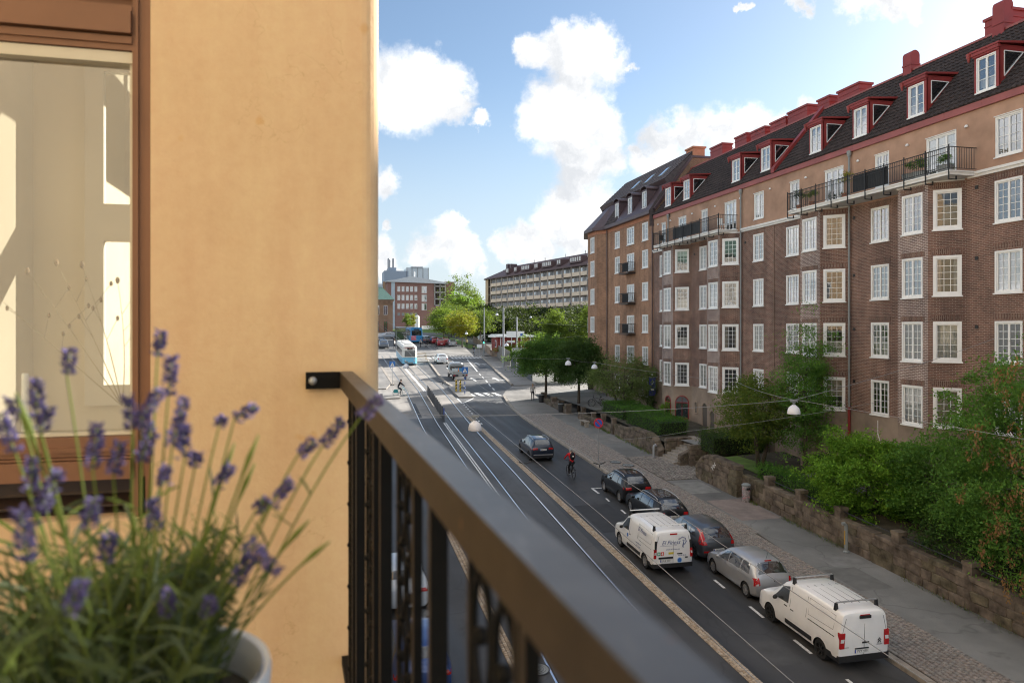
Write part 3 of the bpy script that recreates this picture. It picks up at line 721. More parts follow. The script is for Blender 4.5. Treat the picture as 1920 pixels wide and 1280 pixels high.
for kind, a, c in segs:
    a_, c_ = Vector(a), Vector(c); L = (c_-a_).length; t = (c_-a_)/L
    hs = []
    if kind == 'flat':
        for fy in flatY:
            if a[1] < fy < c[1]:
                w = flatW.get(fy, 1.28)
                for z in ROWT: hs.append((fy-a[1]-w/2, fy-a[1]+w/2, z-WH, z)); wins.append(((XF, fy), t, z-WH, w, 1 if w < .8 else 2, 2, 5, .08))
    elif kind == 'front':
        w = 1.26; s = L/2
        for z in ROWT: hs.append((s-w/2, s+w/2, z-WH-.06, z)); m = a_+t*s; wins.append(((m.x, m.y), t, z-WH-.06, w, 2, 2, 5, .08))
    elif kind == 'near':
        w = 1.12; s = L/2
        for z in ROWT: hs.append((s-w/2, s+w/2, z-WH-.02, z)); m = a_+t*s; wins.append(((m.x, m.y), t, z-WH-.02, w, 1, 3, 5, .125))
    hb = [h for h in hs if h[2] < ZP < h[3] or h[3] > ZP]
    low = [(h[0], h[1], h[2], min(h[3], ZP)) for h in hs if h[2] < ZP]
    wall_panel(wb, a, c, ZP, ZC, [(h[0], h[1], max(h[2], ZP), h[3]) for h in hs], .14, mi=1 if kind in ('front',) else 0, inward=None)
    pb_h = low
    wall_panel(pb, a, c, -10.6, ZP, pb_h, .14)
wb.build('brick_wall', [M['brick'], M['brick_white']], B1, uv=True, world=True)
pb.build('stucco_base', M['plinth'], B1, world=True)
# dim rooms behind the panes
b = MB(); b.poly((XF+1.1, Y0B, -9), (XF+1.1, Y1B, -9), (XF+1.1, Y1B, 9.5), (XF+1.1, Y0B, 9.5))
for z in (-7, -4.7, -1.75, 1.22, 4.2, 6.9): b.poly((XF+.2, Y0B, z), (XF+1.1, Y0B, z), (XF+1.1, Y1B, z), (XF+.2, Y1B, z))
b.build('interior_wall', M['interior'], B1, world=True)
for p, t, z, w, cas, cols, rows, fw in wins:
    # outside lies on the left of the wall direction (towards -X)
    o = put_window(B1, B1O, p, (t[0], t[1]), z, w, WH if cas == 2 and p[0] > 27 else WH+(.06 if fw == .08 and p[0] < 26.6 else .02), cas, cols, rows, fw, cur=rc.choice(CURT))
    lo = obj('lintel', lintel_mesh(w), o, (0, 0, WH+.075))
# bay caps and cornice
b = MB()
for f in BAYS:
    pr = XF-XB; e = .05
    b.prism([(XF+.2, f-e), (XB-e, f+pr-e*.4), (XB-e, f+pr+BW[f]+e*.4), (XF+.2, f+2*pr+BW[f]+e)], 6.632, 6.70)
b.build('bay_roof', M['white_far'], B1, world=True)
for a_, c_ in ((Y0B, 27.3), (38.9, 46.05), (57.4, 60.4)):
    b = MB(); b.box(XF-.10, XF+.1, a_, c_, 6.64, 6.76); b.box(XF-.17, XF+.1, a_, c_, 6.76, 6.88); b.build('cornice', M['white_far'], B1, world=True)
# plaster top storey
top = [(7.5, 1.3), (14.5, 1.3), (18.5, 1.3), (21.9, 1.3), (25.35, 1.3), (28.9, 1.75), (32.7, 1.0), (36.45, 1.6), (40.1, .95), (44.0, 1.15), (47.6, 1.6), (51.35, .95), (55.0, 1.35), (58.45, .8)]
TOPDOOR = {28.9, 36.45, 47.6, 55.0}
sb = MB(); hs = []
for fy, w in top: hs.append((fy-w/2-Y0B, fy+w/2-Y0B, 6.95 if fy in TOPDOOR else 7.28, 9.0))
wall_panel(sb, (XF+.004, Y0B), (XF+.004, Y1B), 6.63, 9.62, hs, .15)
sb.build('stucco_wall', M['stucco'], B1, world=True)
for fy, w in top:
    door = fy in TOPDOOR; z0 = 6.95 if door else 7.28
    put_window(B1, B1O, (XF, fy), (0, 1), z0, w, 9.0-z0, 3 if w > 1.5 else 2 if w > 1 else (2 if w > .9 else 1), 1 if w > 1.5 else 2, 5 if door else 4, .07, 'deep', rc.choice(CURT), name='balcony_door' if door else 'window')
# fascia, gutter and small wall lamps / vents
b = MB(); b.box(-.13, .1, 0, 2.042, 0, .32); fas = b.mesh('fascia_panel', M['redmetal2'])
for i in range(int((Y1B-Y0B)/2.05)+1): o = obj('fascia_panel', fas, B1, (XF-B1O[0]+rnd.uniform(-.004, .004), Y0B+2.05*i-B1O[1], 9.6-B1O[2]))
o.scale.y = .44
for fy in (24.0, 27.4, 30.9, 34.4, 38.9, 42.6, 46.2, 49.6, 53.2, 57.0, 59.4):
    m = MB(); m.lathe([(0, .1), (.05, .1), (.09, 0), (.02, -.02)], n=8); o = obj('wall_vent', m.mesh('wall_vent', M['white']), B1, (XF-.06-B1O[0], fy-B1O[1], 8.95-B1O[2]))
for fy, zz in ((26.9, 6.2), (26.9, 3.1), (26.9, .1), (34.75, 6.0), (34.75, 2.9), (34.75, .0), (34.75, -2.8), (45.6, 5.9), (52.9, 5.8)):
    m = MB(); m.box(-.02, .02, -.08, .08, -.08, .08); o = obj('air_brick', m.mesh('air_brick', M['black']), B1, (XF-.012-B1O[0], fy-B1O[1], zz-B1O[2]))
def downpipe(y, z0, z1, m, label=None, zred=None):
    b = MB(); b.tube([(XF-.13, y, z0), (XF-.13, y, z1)], .055, 8); b.lathe([(.055, 0), (.12, .18), (.13, .35), (.10, .36)], (XF-.13, y, z1), 10)
    for z in np.arange(z0+.8, z1, 2.0): b.tube([(XF-.13, y, z), (XF-.13, y, z+.06)], .07, 8)
    o = b.build('downpipe', M[m], B1, smooth=40, world=True)
    if zred:
        c = MB(); c.tube([(XF-.13, y, zred), (XF-.13, y, z0)], .075, 8); c.build('pipe_foot', M['redmetal'], o).location = -Vector(B1O)
downpipe(35.0, -4.2, 9.3, 'greysteel', zred=-9.5); downpipe(46.0, -8.5, 9.2, 'greysteel'); downpipe(57.3, 6.9, 9.2, 'greysteel')
b = MB(); b.tube([(XF-.03, 42.2, -8), (XF-.03, 42.2, 6.6)], .025, 5); b.build('cable', M['plinth'], B1, world=True)
# arched openings in the base
def arch(y, x, w, zb, zt, t=(0, 1), frame=None, name='arched_opening', mull=True):
    tv = Vector((t[0], t[1], 0)).normalized(); nv = Vector((-tv.y, tv.x, 0))
    c0 = Vector((x, y, 0)); r = w/2; pts = [(-r, zb), (r, zb)]+[(r*math.cos(a), zt-r+r*math.sin(a)) for a in [math.pi*i/12 for i in range(13)]]
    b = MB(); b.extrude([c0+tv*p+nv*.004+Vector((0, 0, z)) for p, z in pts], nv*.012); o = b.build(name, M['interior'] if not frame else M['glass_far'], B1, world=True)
    f = MB(); n = len(pts)
    for i in range(n):
        j = (i+1) % n
        pa, pb_ = [c0+tv*p+nv*.02+Vector((0, 0, z)) for p, z in (pts[i], pts[j])]
        f.tube([pa, pb_], .045 if frame else .06, 5)
    if frame and mull:
        f.box(x-.03, x+.03, y-.03, y+.03, zb, zt-.05); f.tube([c0+tv*(-r)+nv*.02+Vector((0, 0, zt-r)), c0+tv*r+nv*.02+Vector((0, 0, zt-r))], .04, 5)
    fo = f.build('arch_frame', M[frame or 'plinth'], o); fo.location = -Vector(B1O)
arch(55.3, XB, .95, -7.6, -5.35, frame='redmetal'); arch(56.2+.8, 27.0, .8, -7.6, -5.2, (1, 1))
arch(53.93, 26.96, 1.05, -7.0, -5.25, (-1, 1), frame='redmetal'); arch(52.6, XF, .4, -6.5, -5.6); arch(51.2, XF, .85, -7.9, -5.55); arch(48.1, 26.43, .75, -7.7, -5.8)
arch(33.7, XF, .55, -7.5, -6.0); arch(31.9, XF, 1.3, -7.9, -5.85); arch(44.2, XF, 1.1, -7.8, -5.6)
b = MB(); b.tube([(XF-.02, 32.95, -4.7), (XF-.03, 32.93, -5.4), (XF-.02, 32.7, -5.95)], .02, 5); b.build('cable', M['white_far'], B1, world=True)
# ------------------------------------------------------------------ roof with real tiles
XR, ZR, XE, ZE = 31.0, 14.1, 27.36, 9.9
def tiles(name, mat_, parent, y0, y1, xe, ze, xr, zr, tw=.24, th=.34, skip=()):
    L = math.hypot(xr-xe, zr-ze); ux, uz = (xr-xe)/L, (zr-ze)/L; nx, nz = -uz, ux
    rows = int(L/th); n = int((y1-y0)/tw); V = []; Fc = []
    prof = [(0, 0), (.28, .05), (.55, .06), (.8, .0)]
    for r in range(rows+1):
        s0, s1 = r*th, min(L, (r+1)*th+.03)
        row = []
        for i in range(n):
            for q, h in prof: row.append((y0+(i+q)*tw, h))
        row.append((y0+n*tw, 0)); k = len(V)
        for (yy, h) in row:
            j = rnd.uniform(-.006, .006)
            V.append((xe+ux*s0+nx*(h+.055+j), yy, ze+uz*s0+nz*(h+.055+j)))
        for (yy, h) in row: V.append((xe+ux*s1+nx*(h+.01), yy, ze+uz*s1+nz*(h+.01)))
        for (yy, h) in row: V.append((xe+ux*s0+nx*.0, yy, ze+uz*s0+nz*.0))
        m = len(row)
        for i in range(m-1): Fc += [(k+i, k+i+1, k+m+i+1, k+m+i), (k+2*m+i, k+2*m+i+1, k+i+1, k+i)]
    b = MB(); b.v = V; b.f = Fc; b.m = [0]*len(Fc)
    return stuff(b.build(name, mat_, parent, world=True))
tiles('roof_tile', M['tile'], B1, Y0B, Y1B, XE, ZE, XR, ZR)
b = MB(); b.box(XR-.14, XR+.2, Y0B, Y1B, ZR-.02, ZR+.09); b.poly((XR, Y0B, ZR), (XR, Y1B, ZR), (XR+4, Y1B, ZE), (XR+4, Y0B, ZE)); b.build('roof_ridge', M['redmetal2'], B1, world=True)
b = MB(); b.poly((XE, Y0B, ZE), (XR, Y0B, ZR), (XR+4, Y0B, ZE)); b.poly((XF, Y0B, -10), (XR+4, Y0B, -10), (XR+4, Y0B, ZE), (XF, Y0B, ZE)); b.poly((XR+4, Y0B, -10), (XR+4, Y1B, -10), (XR+4, Y1B, ZE), (XR+4, Y0B, ZE)); b.build('gable_wall', M['brick'], B1, uv=True, world=True)
b = MB()   # party wall kerb between the two halves of the roof
b.extrude([(XE-.1, 41.9, ZE), (XR-.1, 41.9, ZR), (XR-.1, 41.9, ZR+.28), (XE-.1, 41.9, ZE+.28)], (0, .35, 0)); b.build('roof_parapet', M['redmetal'], B1, world=True)
def dormer(y, w=1.24):
    zt, zb = 12.12, 9.98; xf = 27.62; sl = (XR-XE)/(ZR-ZE)
    roofx = lambda z: XE+(z-ZE)*sl
    d = node('dormer', B1); d.location = (xf-B1O[0], y-B1O[1], zb-B1O[2])
    b = MB(); y0, y1 = y-w/2, y+w/2; wz0, wz1 = 10.33, 11.85
    # front frame round the window
    b.box(xf, xf+.08, y0, y0+.13, zb, zt); b.box(xf, xf+.08, y1-.13, y1, zb, zt); b.box(xf, xf+.08, y0+.13, y1-.13, wz1, zt)
    b.extrude([(xf-.1, y0+.13, zb), (xf, y0+.13, wz0), (xf+.08, y0+.13, wz0), (xf+.08, y0+.13, zb)], (0, w-.26, 0))
    for yy, s in ((y0, 1), (y1, -1)):      # cheeks round a triangular light
        A = Vector((xf+.04, yy, zt)); B_ = Vector((roofx(zt)+.1, yy, zt)); C_ = Vector((xf+.04, yy, roofz(xf+.04)))
        cen = (A+B_+C_)/3; a2, b2, c2 = [cen+(q-cen)*.58 for q in (A, B_, C_)]; th = Vector((0, s*.06, 0))
        for q0, q1, r0, r1 in ((A, B_, a2, b2), (B_, C_, b2, c2), (C_, A, c2, a2)): b.extrude([q0, q1, r1, r0], th)
        tw = MB()
        for q0, q1 in ((a2, b2), (b2, c2), (c2, a2)): tw.tube([q0+Vector((0, -s*.005, 0)), q1+Vector((0, -s*.005, 0))], .025, 4)
        f = tw.build('side_light', M['white'], d); f.location = -Vector((xf, y, zb))
        pg = MB(); pg.poly(a2+th*.4, b2+th*.4, c2+th*.4); g = pg.build('pane', M['glass'], d); g.location = -Vector((xf, y, zb))
    b.extrude([(xf-.16, y0-.14, zt), (xf-.16, y0-.14, zt+.08), (roofx(zt)+.5, y0-.14, zt+.26), (roofx(zt)+.5, y0-.14, zt+.15)], (0, w+.28, 0))
    b.box(xf-.12, xf, y0-.08, y1+.08, zt-.14, zt-.002); b.box(xf-.07, xf, y0-.04, y1+.04, zt-.22, zt-.142)
    # little rain hopper at the far corner
    b.lathe([(.03, -.25), (.10, 0), (.12, .14)], (xf-.1, y1+.2, zt-.1), 8)
    b.build('dormer_casing', M['redmetal'], d).location = -Vector((xf, y, zb))
    f, s, g = win_meshes(w-.26, wz1-wz0, 2, 1, 3, .045, 'flush')
    for nm, me in (('window_frame', f), ('sash', s), ('pane', g)): obj(nm, me, d, (.01, 0, wz0-zb), (0, 0, R(90)))
    if rc.random() < .5: obj('curtain', curtain_mesh(w-.3, 1.4, rc.choice(['sides', 'blind', 'half'])), d, (.02, 0, wz0-zb), (0, 0, R(90)))
def roofz(x): return ZE+(x-XE)*(ZR-ZE)/(XR-XE)
for y in (10.5, 14.6, 18.6, 22.55, 26.53, 30.5, 34.42, 38.2, 43.35, 47.0, 54.45, 57.8): dormer(y)
def chimney(y, w, z1, d=.9, x=31.75, round_=False):
    b = MB()
    b.box(x-d/2, x+d/2, y-w/2, y+w/2, 13.3, z1); b.box(x-d/2-.07, x+d/2+.07, y-w/2-.07, y+w/2+.07, z1, z1+.13)
    b.box(x-d/2-.03, x+d/2+.03, y-w/2-.03, y+w/2+.03, z1-.3, z1-.24)
    if round_:
        pts = [(x-d/2+.1, y-.3, z1+.13), (x+d/2-.1, y-.3, z1+.13), (x+d/2-.1, y-.3, z1+.5)]+[(x+(d/2-.1)*math.cos(a), y-.3, z1+.5+(d/2-.1)*math.sin(a)) for a in [math.pi*i/8 for i in range(1, 8)]]+[(x-d/2+.1, y-.3, z1+.5)]
        b.extrude(pts, (0, .6, 0))
    o = b.build('chimney', M['redmetal'], B1, world=True)
for y, w, z in ((29.4, 1.5, 14.75), (40.1, 2.0, 14.6), (42.5, 1.2, 14.65), (45.3, 2.2, 14.75), (47.6, 1.9, 14.6), (50.2, 1.9, 14.6), (52.6, 1.7, 14.75), (56.4, 2.0, 14.85), (20.0, 1.6, 14.7)): chimney(y, w, z+.32)
for y in (28.9, 34.65):
    b = MB(); x = 31.05; pts = [(x-.28, y-.3, 13.6), (x+.28, y-.3, 13.6), (x+.28, y-.3, 14.95)]+[(x+.28*math.cos(a), y-.3, 14.95+.28*math.sin(a)) for a in [math.pi*i/10 for i in range(1, 10)]]+[(x-.28, y-.3, 14.95)]
    if y < 30: pts = [(p[0], p[1], p[2]+.35 if p[2] > 14 else p[2]) for p in pts]
    b.extrude(pts, (0, .62, 0)); b.box(x-.31, x+.31, y-.33, y+.35, 14.42, 14.5)
    o = b.build('vent_hood', M['redmetal'], B1, world=True)
# ------------------------------------------------------------------ balconies on the bays
def long_balcony(y0, y1, open_y):
    x0, x1, z = 26.08, XF-.02, 6.70
    n = node('balcony', B1); org = Vector((x0, y0, z)); n.location = org-Vector(B1O)
    b = MB(); b.box(x0, x1, y0, y1, z+.002, z+.13); b.box(x0-.05, x1, y0-.05, y1+.05, z+.13, z+.19); b.build('slab', M['white_far'], n).location = -org
    r = MB(); zt = z+1.22; xr = x0-.02
    r.box(xr-.03, xr+.03, y0, y1, zt-.03, zt); r.box(xr-.015, xr+.015, y0, y1, zt-.24, zt-.215); r.box(xr-.015, xr+.015, y0, y1, z+.28, z+.305)
    for yy in (y0, y1): r.box(xr, x1, yy-.02, yy+.02, zt-.03, zt); r.box(xr, x1, yy-.012, yy+.012, z+.28, z+.3)
    r.build('railing', M['black'], n).location = -org
    s = MB(); k = int((y1-y0)/.115)
    for i in range(k+1): yy = y0+(y1-y0)*i/k; s.box(xr-.008, xr+.008, yy-.008, yy+.008, z+.30, zt-.03)
    for yy in (y0, y1):
        for i in range(11): xx = xr+(x1-xr)*i/11; s.box(xx-.008, xx+.008, yy-.008, yy+.008, z+.3, zt-.03)
    stuff(s.build('bars', M['black'], n)).location = -org
    k = int((y1-y0)/1.25); pm = MB()
    pm.box(-.02, .02, -.02, .02, -.22, 1.30); pm.box(.0, .42, -.02, .02, -.22, -.18); pm.box(.36, .42, -.02, .02, -.18, -.05)
    pm.hexa([(-.02, -.02, .35), (.02, -.02, .35), (.02, .02, .35), (-.02, .02, .35), (-.02, -.02, 1.2), (.02, -.02, 1.2), (.02, .02, 1.2), (-.02, .02, 1.2)])
    me = pm.mesh('post', M['black'])
    for i in range(k+1): obj('post', me, n, (-.06, (y1-y0)*i/k, 0))
    return n
BAL1 = long_balcony(26.9, 38.6, 0); BAL2 = long_balcony(46.6, 57.3, 0)
for (n, y0, ya, yb, c) in ((BAL1, 26.9, 30.6, 33.1, M['blackplastic']), (BAL2, 46.6, 49.4, 53.8, plain('grey_weather_cloth', (.06, .065, .07), .8, var=.2))):
    b = MB(); b.box(26.09, 26.11, ya, yb, 7.02, 7.85); b.build('windbreak', c, n).location = -Vector((26.08, y0, 6.70))
# ------------------------------------------------------------------ corner brick building beyond it
B2O = (27.5, 68, -8)
B2 = thing('apartment_building', 'tan brick corner building with steep brown mansard roof and small iron balconies', 'building', B2O)
Y2 = 60.42; YC = 71.6; YE = 79.5
w2 = MB(); W2 = []
ZT2 = [10.0-.1, 7.1, 4.2, 1.3, -1.55, -4.4]; H2 = 1.6
def face2(a, c, wl, zlow):
    a_, c_ = Vector(a), Vector(c); L = (c_-a_).length; t = (c_-a_)/L; hs = []
    for (s, w, cas) in wl:
        for i, z in enumerate(ZT2):
            z -= .35 if i == 0 else .0
            if z-H2 < zlow: continue
            hs.append((s-w/2, s+w/2, z-H2, z)); m = a_+t*s; W2.append(((m.x, m.y), t, z-H2, w, cas, i))
    wall_panel(w2, a, c, -4.1, 9.75, hs, .12)
face2((27.5, Y2), (27.5, YC), [(62.2-Y2, 1.25, 2), (65.55-Y2, 1.7, 3), (68.85-Y2, 1.25, 2)], -6.2)
face2((27.5, YC), (26.7, YC+1.0), [], 0)
face2((26.7, YC+1.0), (26.7, YC+3.6), [(1.2, 1.15, 2)], -2.2)
face2((26.7, YC+3.6), (28.2, YE), [(1.6, 1.1, 2)], -2)
w2.build('brick_wall', M['brick_light'], B2, uv=True, world=True)
b = MB()
for a, c in (((27.5, Y2), (27.5, YC)), ((27.5, YC), (28.3, YC+1.0)), ((28.3, YC+1), (28.3, YC+3.6)), ((28.3, YC+3.6), (28.8, YE))): wall_panel(b, a, c, -9, -4.1)
b.prism([(27.5, YC), (26.7, YC+1), (26.7, YC+3.6), (28.2, YE), (28.6, YE), (28.6, YC)], -4.35, -4.102); b.build('stucco_base', M['plinth'], B2, world=True)
b = MB(); b.poly((28.9, Y2, -8), (28.9, YE, -8), (28.9, YE, 9.7), (28.9, Y2, 9.7))
for z in (-4.15, -1.3, 1.6, 4.5, 7.4): b.poly((27.7, Y2, z), (28.9, Y2, z), (28.9, YC, z), (27.7, YC, z))
b.build('interior_wall', M['interior'], B2, world=True)
for p, t, z, w, cas, i in W2: put_window(B2, B2O, p, (t[0], t[1]), z, w, H2, cas, 1 if cas == 3 else 2, 3, .09, cur=rc.choice(CURT))
b = MB()
for a, c in (((27.5, Y2), (27.5, YC)), ((27.5, YC), (26.7, YC+1.0)), ((26.7, YC+1), (26.7, YC+3.6)), ((26.7, YC+3.6), (28.2, YE))):
    t = (Vector(c)-Vector(a)).normalized(); nn = Vector((-t.y, t.x))*.03; wall_panel(b, Vector(a)+nn, Vector(c)+nn, 9.75, 10.15)
b.build('eaves_band', M['orange'], B2, world=True)
plan = [(27.1, Y2), (27.1, YC), (26.3, YC+1), (26.3, YC+3.7), (27.9, YE+.4)]; mid = [(28.75, Y2), (28.75, YC+.2), (28.5, YC+1.4), (28.6, YC+3.2), (29.6, YE-1.2)]
b = MB()
for i in range(4): b.poly((*plan[i], 10.4), (*plan[i+1], 10.4), (*mid[i+1], 12.85), (*mid[i], 12.85))
for i in range(4):
    t = (Vector(plan[i+1])-Vector(plan[i])).normalized(); nn = Vector((-t.y, t.x))*.05
    wall_panel(b, Vector(plan[i])+nn, Vector(plan[i+1])+nn, 10.1, 10.4); b.poly((*(Vector(plan[i])+nn), 10.1), (*(Vector(plan[i+1])+nn), 10.1), (plan[i+1][0]+.5, plan[i+1][1], 10.1), (plan[i][0]+.5, plan[i][1], 10.1))
    b.poly((*(Vector(plan[i])+nn), 10.4), (*(Vector(plan[i+1])+nn), 10.4), (*plan[i+1], 10.4), (*plan[i], 10.4))
b.build('mansard_roof', M['purplemetal'], B2, world=True)
b = MB()
for k in range(14):
    y = YC-3+k*.22; x = 27.1+.02
    b.tube([(27.06, y, 10.42), (28.7, y, 12.85)], .03, 4)
for j in range(9):
    q = j/9; b.tube([(27.06+1.64*q, YC-3, 10.42+2.43*q), (27.06+1.64*q, YC, 10.42+2.43*q)], .028, 4)
stuff(b.build('mansard_tile', M['tile2'], B2, world=True))
tiles('roof_tile', M['tile2'], B2, Y2, 76.2, 28.5, 13.15, 31.4, 15.85, .3, .4)
b = MB(); b.poly((27.1, Y2+.01, 10.4), (28.75, Y2+.01, 12.85), (28.5, Y2+.01, 13.15), (31.4, Y2+.01, 15.82), (35, Y2+.01, 12.8), (35, Y2+.01, 9), (27.1, Y2+.01, 9)); b.build('roof_end', M['tile2'], B2, world=True)
b = MB(); b.poly((28.75, Y2, 12.85), (28.75, 76.5, 12.85), (28.5, 76.5, 13.15), (28.5, Y2, 13.15)); b.poly((28.4, 76.2, 13.15), (31.4, 76.2, 15.85), (29.6, YE-1, 12.9)); b.poly((31.4, 76.2, 15.85), (36, YE, 10.4), (29.6, YE-1, 12.9))
b.poly((31.4, Y2, 15.85), (31.4, 76.2, 15.85), (36, 76.2, 12), (36, Y2, 12)); b.poly((31.4, 76.2, 15.85), (36, 76.2, 12), (36, YE, 10.4)); b.poly((29.6, YE-1, 12.9), (36, YE, 10.4), (36, YE, 10.2), (27.9, YE+.4, 10.3)); b.poly((28.2, YE, -9), (36, YE, -9), (36, YE, 10.3), (28.2, YE, 10.3)); b.poly((36, Y2, -8), (36, YE, -8), (36, YE, 12), (36, Y2, 12)); b.build('roof', M['purplemetal'], B2, world=True)
for y in (62.6, 65.8, 69.0):     # skylights
    q = .38; b = MB(); x, z = 28.5+2.9*q, 13.15+2.7*q; u = Vector((2.9, 0, 2.7)).normalized(); nn = Vector((-u.z, 0, u.x))
    b.obox((x+nn.x*.1, y, z+nn.z*.1), u*.62, (0, .42, 0), nn*.05); o = b.build('skylight', M['greysteel'], B2, world=True)
    b = MB(); b.obox((x+nn.x*.155, y, z+nn.z*.155), u*.54, (0, .34, 0), nn*.006); b.build('pane', M['glass_far'], o).location = -Vector(B2O)
for y in (62.3, 65.6, 68.9):     # dormers with curved hoods
    d = node('dormer', B2); org = Vector((27.45, y, 10.75)); d.location = org-Vector(B2O); w = 1.15
    b = MB(); b.box(0, .07, -w/2, -w/2+.12, 0, 1.75); b.box(0, .07, w/2-.12, w/2, 0, 1.75); b.box(0, .07, -w/2+.12, w/2-.12, 1.6, 1.75); b.box(0, .07, -w/2+.12, w/2-.12, 0, .12)
    for s in (-1, 1): b.extrude([(.07, s*w/2, 0), (1.4, s*w/2, 1.75), (.07, s*w/2, 1.75)], (0, -s*.05, 0))
    arc = [(-.12, (w/2+.16)*math.cos(a), 1.75+.34*math.sin(a)) for a in [math.pi*i/8 for i in range(9)]]
    for i in range(8):
        p, q = arc[i], arc[i+1]; b.hexa([p, (1.5, p[1], p[2]), (1.5, q[1], q[2]), q, (p[0], p[1]*.93, p[2]-.07), (1.5, p[1]*.93, p[2]-.07), (1.5, q[1]*.93, q[2]-.07), (q[0], q[1]*.93, q[2]-.07)])
    b.build('dormer_casing', M['purplemetal'], d)
    f, s, g = win_meshes(w-.24, 1.46, 2, 1, 2, .05, 'flush')
    for nm, me in (('window_frame', f), ('sash', s), ('pane', g)): obj(nm, me, d, (.03, 0, .13), (0, 0, R(90)))
def small_balcony(y, z):
    n = node('balcony', B2); org = Vector((26.75, y, z)); n.location = org-Vector(B2O)
    b = MB(); b.box(0, .74, -1.15, 1.15, -.08, 0); b.build('slab', M['black'], n)
    r = MB(); r.box(-.02, .02, -1.15, 1.15, .92, .96); r.box(-.02, .02, -1.15, 1.15, .08, .11)
    for yy in (-1.15, 1.15): r.box(0, .74, yy-.02, yy+.02, .92, .96); r.box(0, .74, yy-.02, yy+.02, .08, .11)
    r.build('railing', M['black'], n); s = MB()
    for i in range(20): s.box(-.008, .008, -1.15+.121*i-.008, -1.15+.121*i+.008, .1, .92)
    for yy in (-1.15, 1.15):
        for i in range(6): s.box(.12*i, .12*i+.016, yy-.008, yy+.008, .1, .92)
    stuff(s.build('bars', M['black'], n))
    w = MB(); w.box(.02, .03, -1.1, .2, .1, .9); w.build('windbreak', plain('dark_balcony_cloth', (.03, .03, .033), .8), n)
for z in (5.25, 2.4, -.45): small_balcony(65.55, z)
b = MB(); b.tube([(27.4, YC-.1, -8), (27.4, YC-.1, 10.1)], .05, 6); b.tube([(27.38, Y2+.05, -7), (27.38, Y2+.05, 9.6)], .05, 6); b.build('downpipe', M['purplemetal'], B2, world=True)
# brick gable rising above the lower roof, with its metal coping and stack
b = MB(); b.extrude([(27.6, Y2-.3, 9.4), (27.6, Y2-.3, 10.6), (31.0, Y2-.3, 15.1), (33.5, Y2-.3, 15.1), (33.5, Y2-.3, 9.4)], (0, .29, 0)); b.build('gable_wall', M['brick_gable'], B2, uv=True, world=True)
b = MB(); b.extrude([(27.4, Y2-.36, 10.55), (31.0, Y2-.36, 15.3), (33.5, Y2-.36, 15.3), (33.5, Y2-.36, 15.12), (31.08, Y2-.36, 15.12), (27.55, Y2-.36, 10.4)], (0, .5, 0)); b.build('gable_coping', M['purplemetal'], B2, world=True)
b = MB(); b.box(31.2, 32.3, Y2-.2, Y2+1.2, 14.5, 16.0); b.box(31.1, 32.4, Y2-.3, Y2+1.3, 16, 16.15); b.build('chimney', M['orange'], B2, world=True)
b = MB(); b.extrude([(27.45, Y2-.5, 9.95), (31.0, Y2-.5, 14.25), (31.0, Y2-.5, 13.5), (28.2, Y2-.5, 9.95)], (0, .13, 0)); b.build('stepped_flashing', M['redmetal'], B2, world=True)
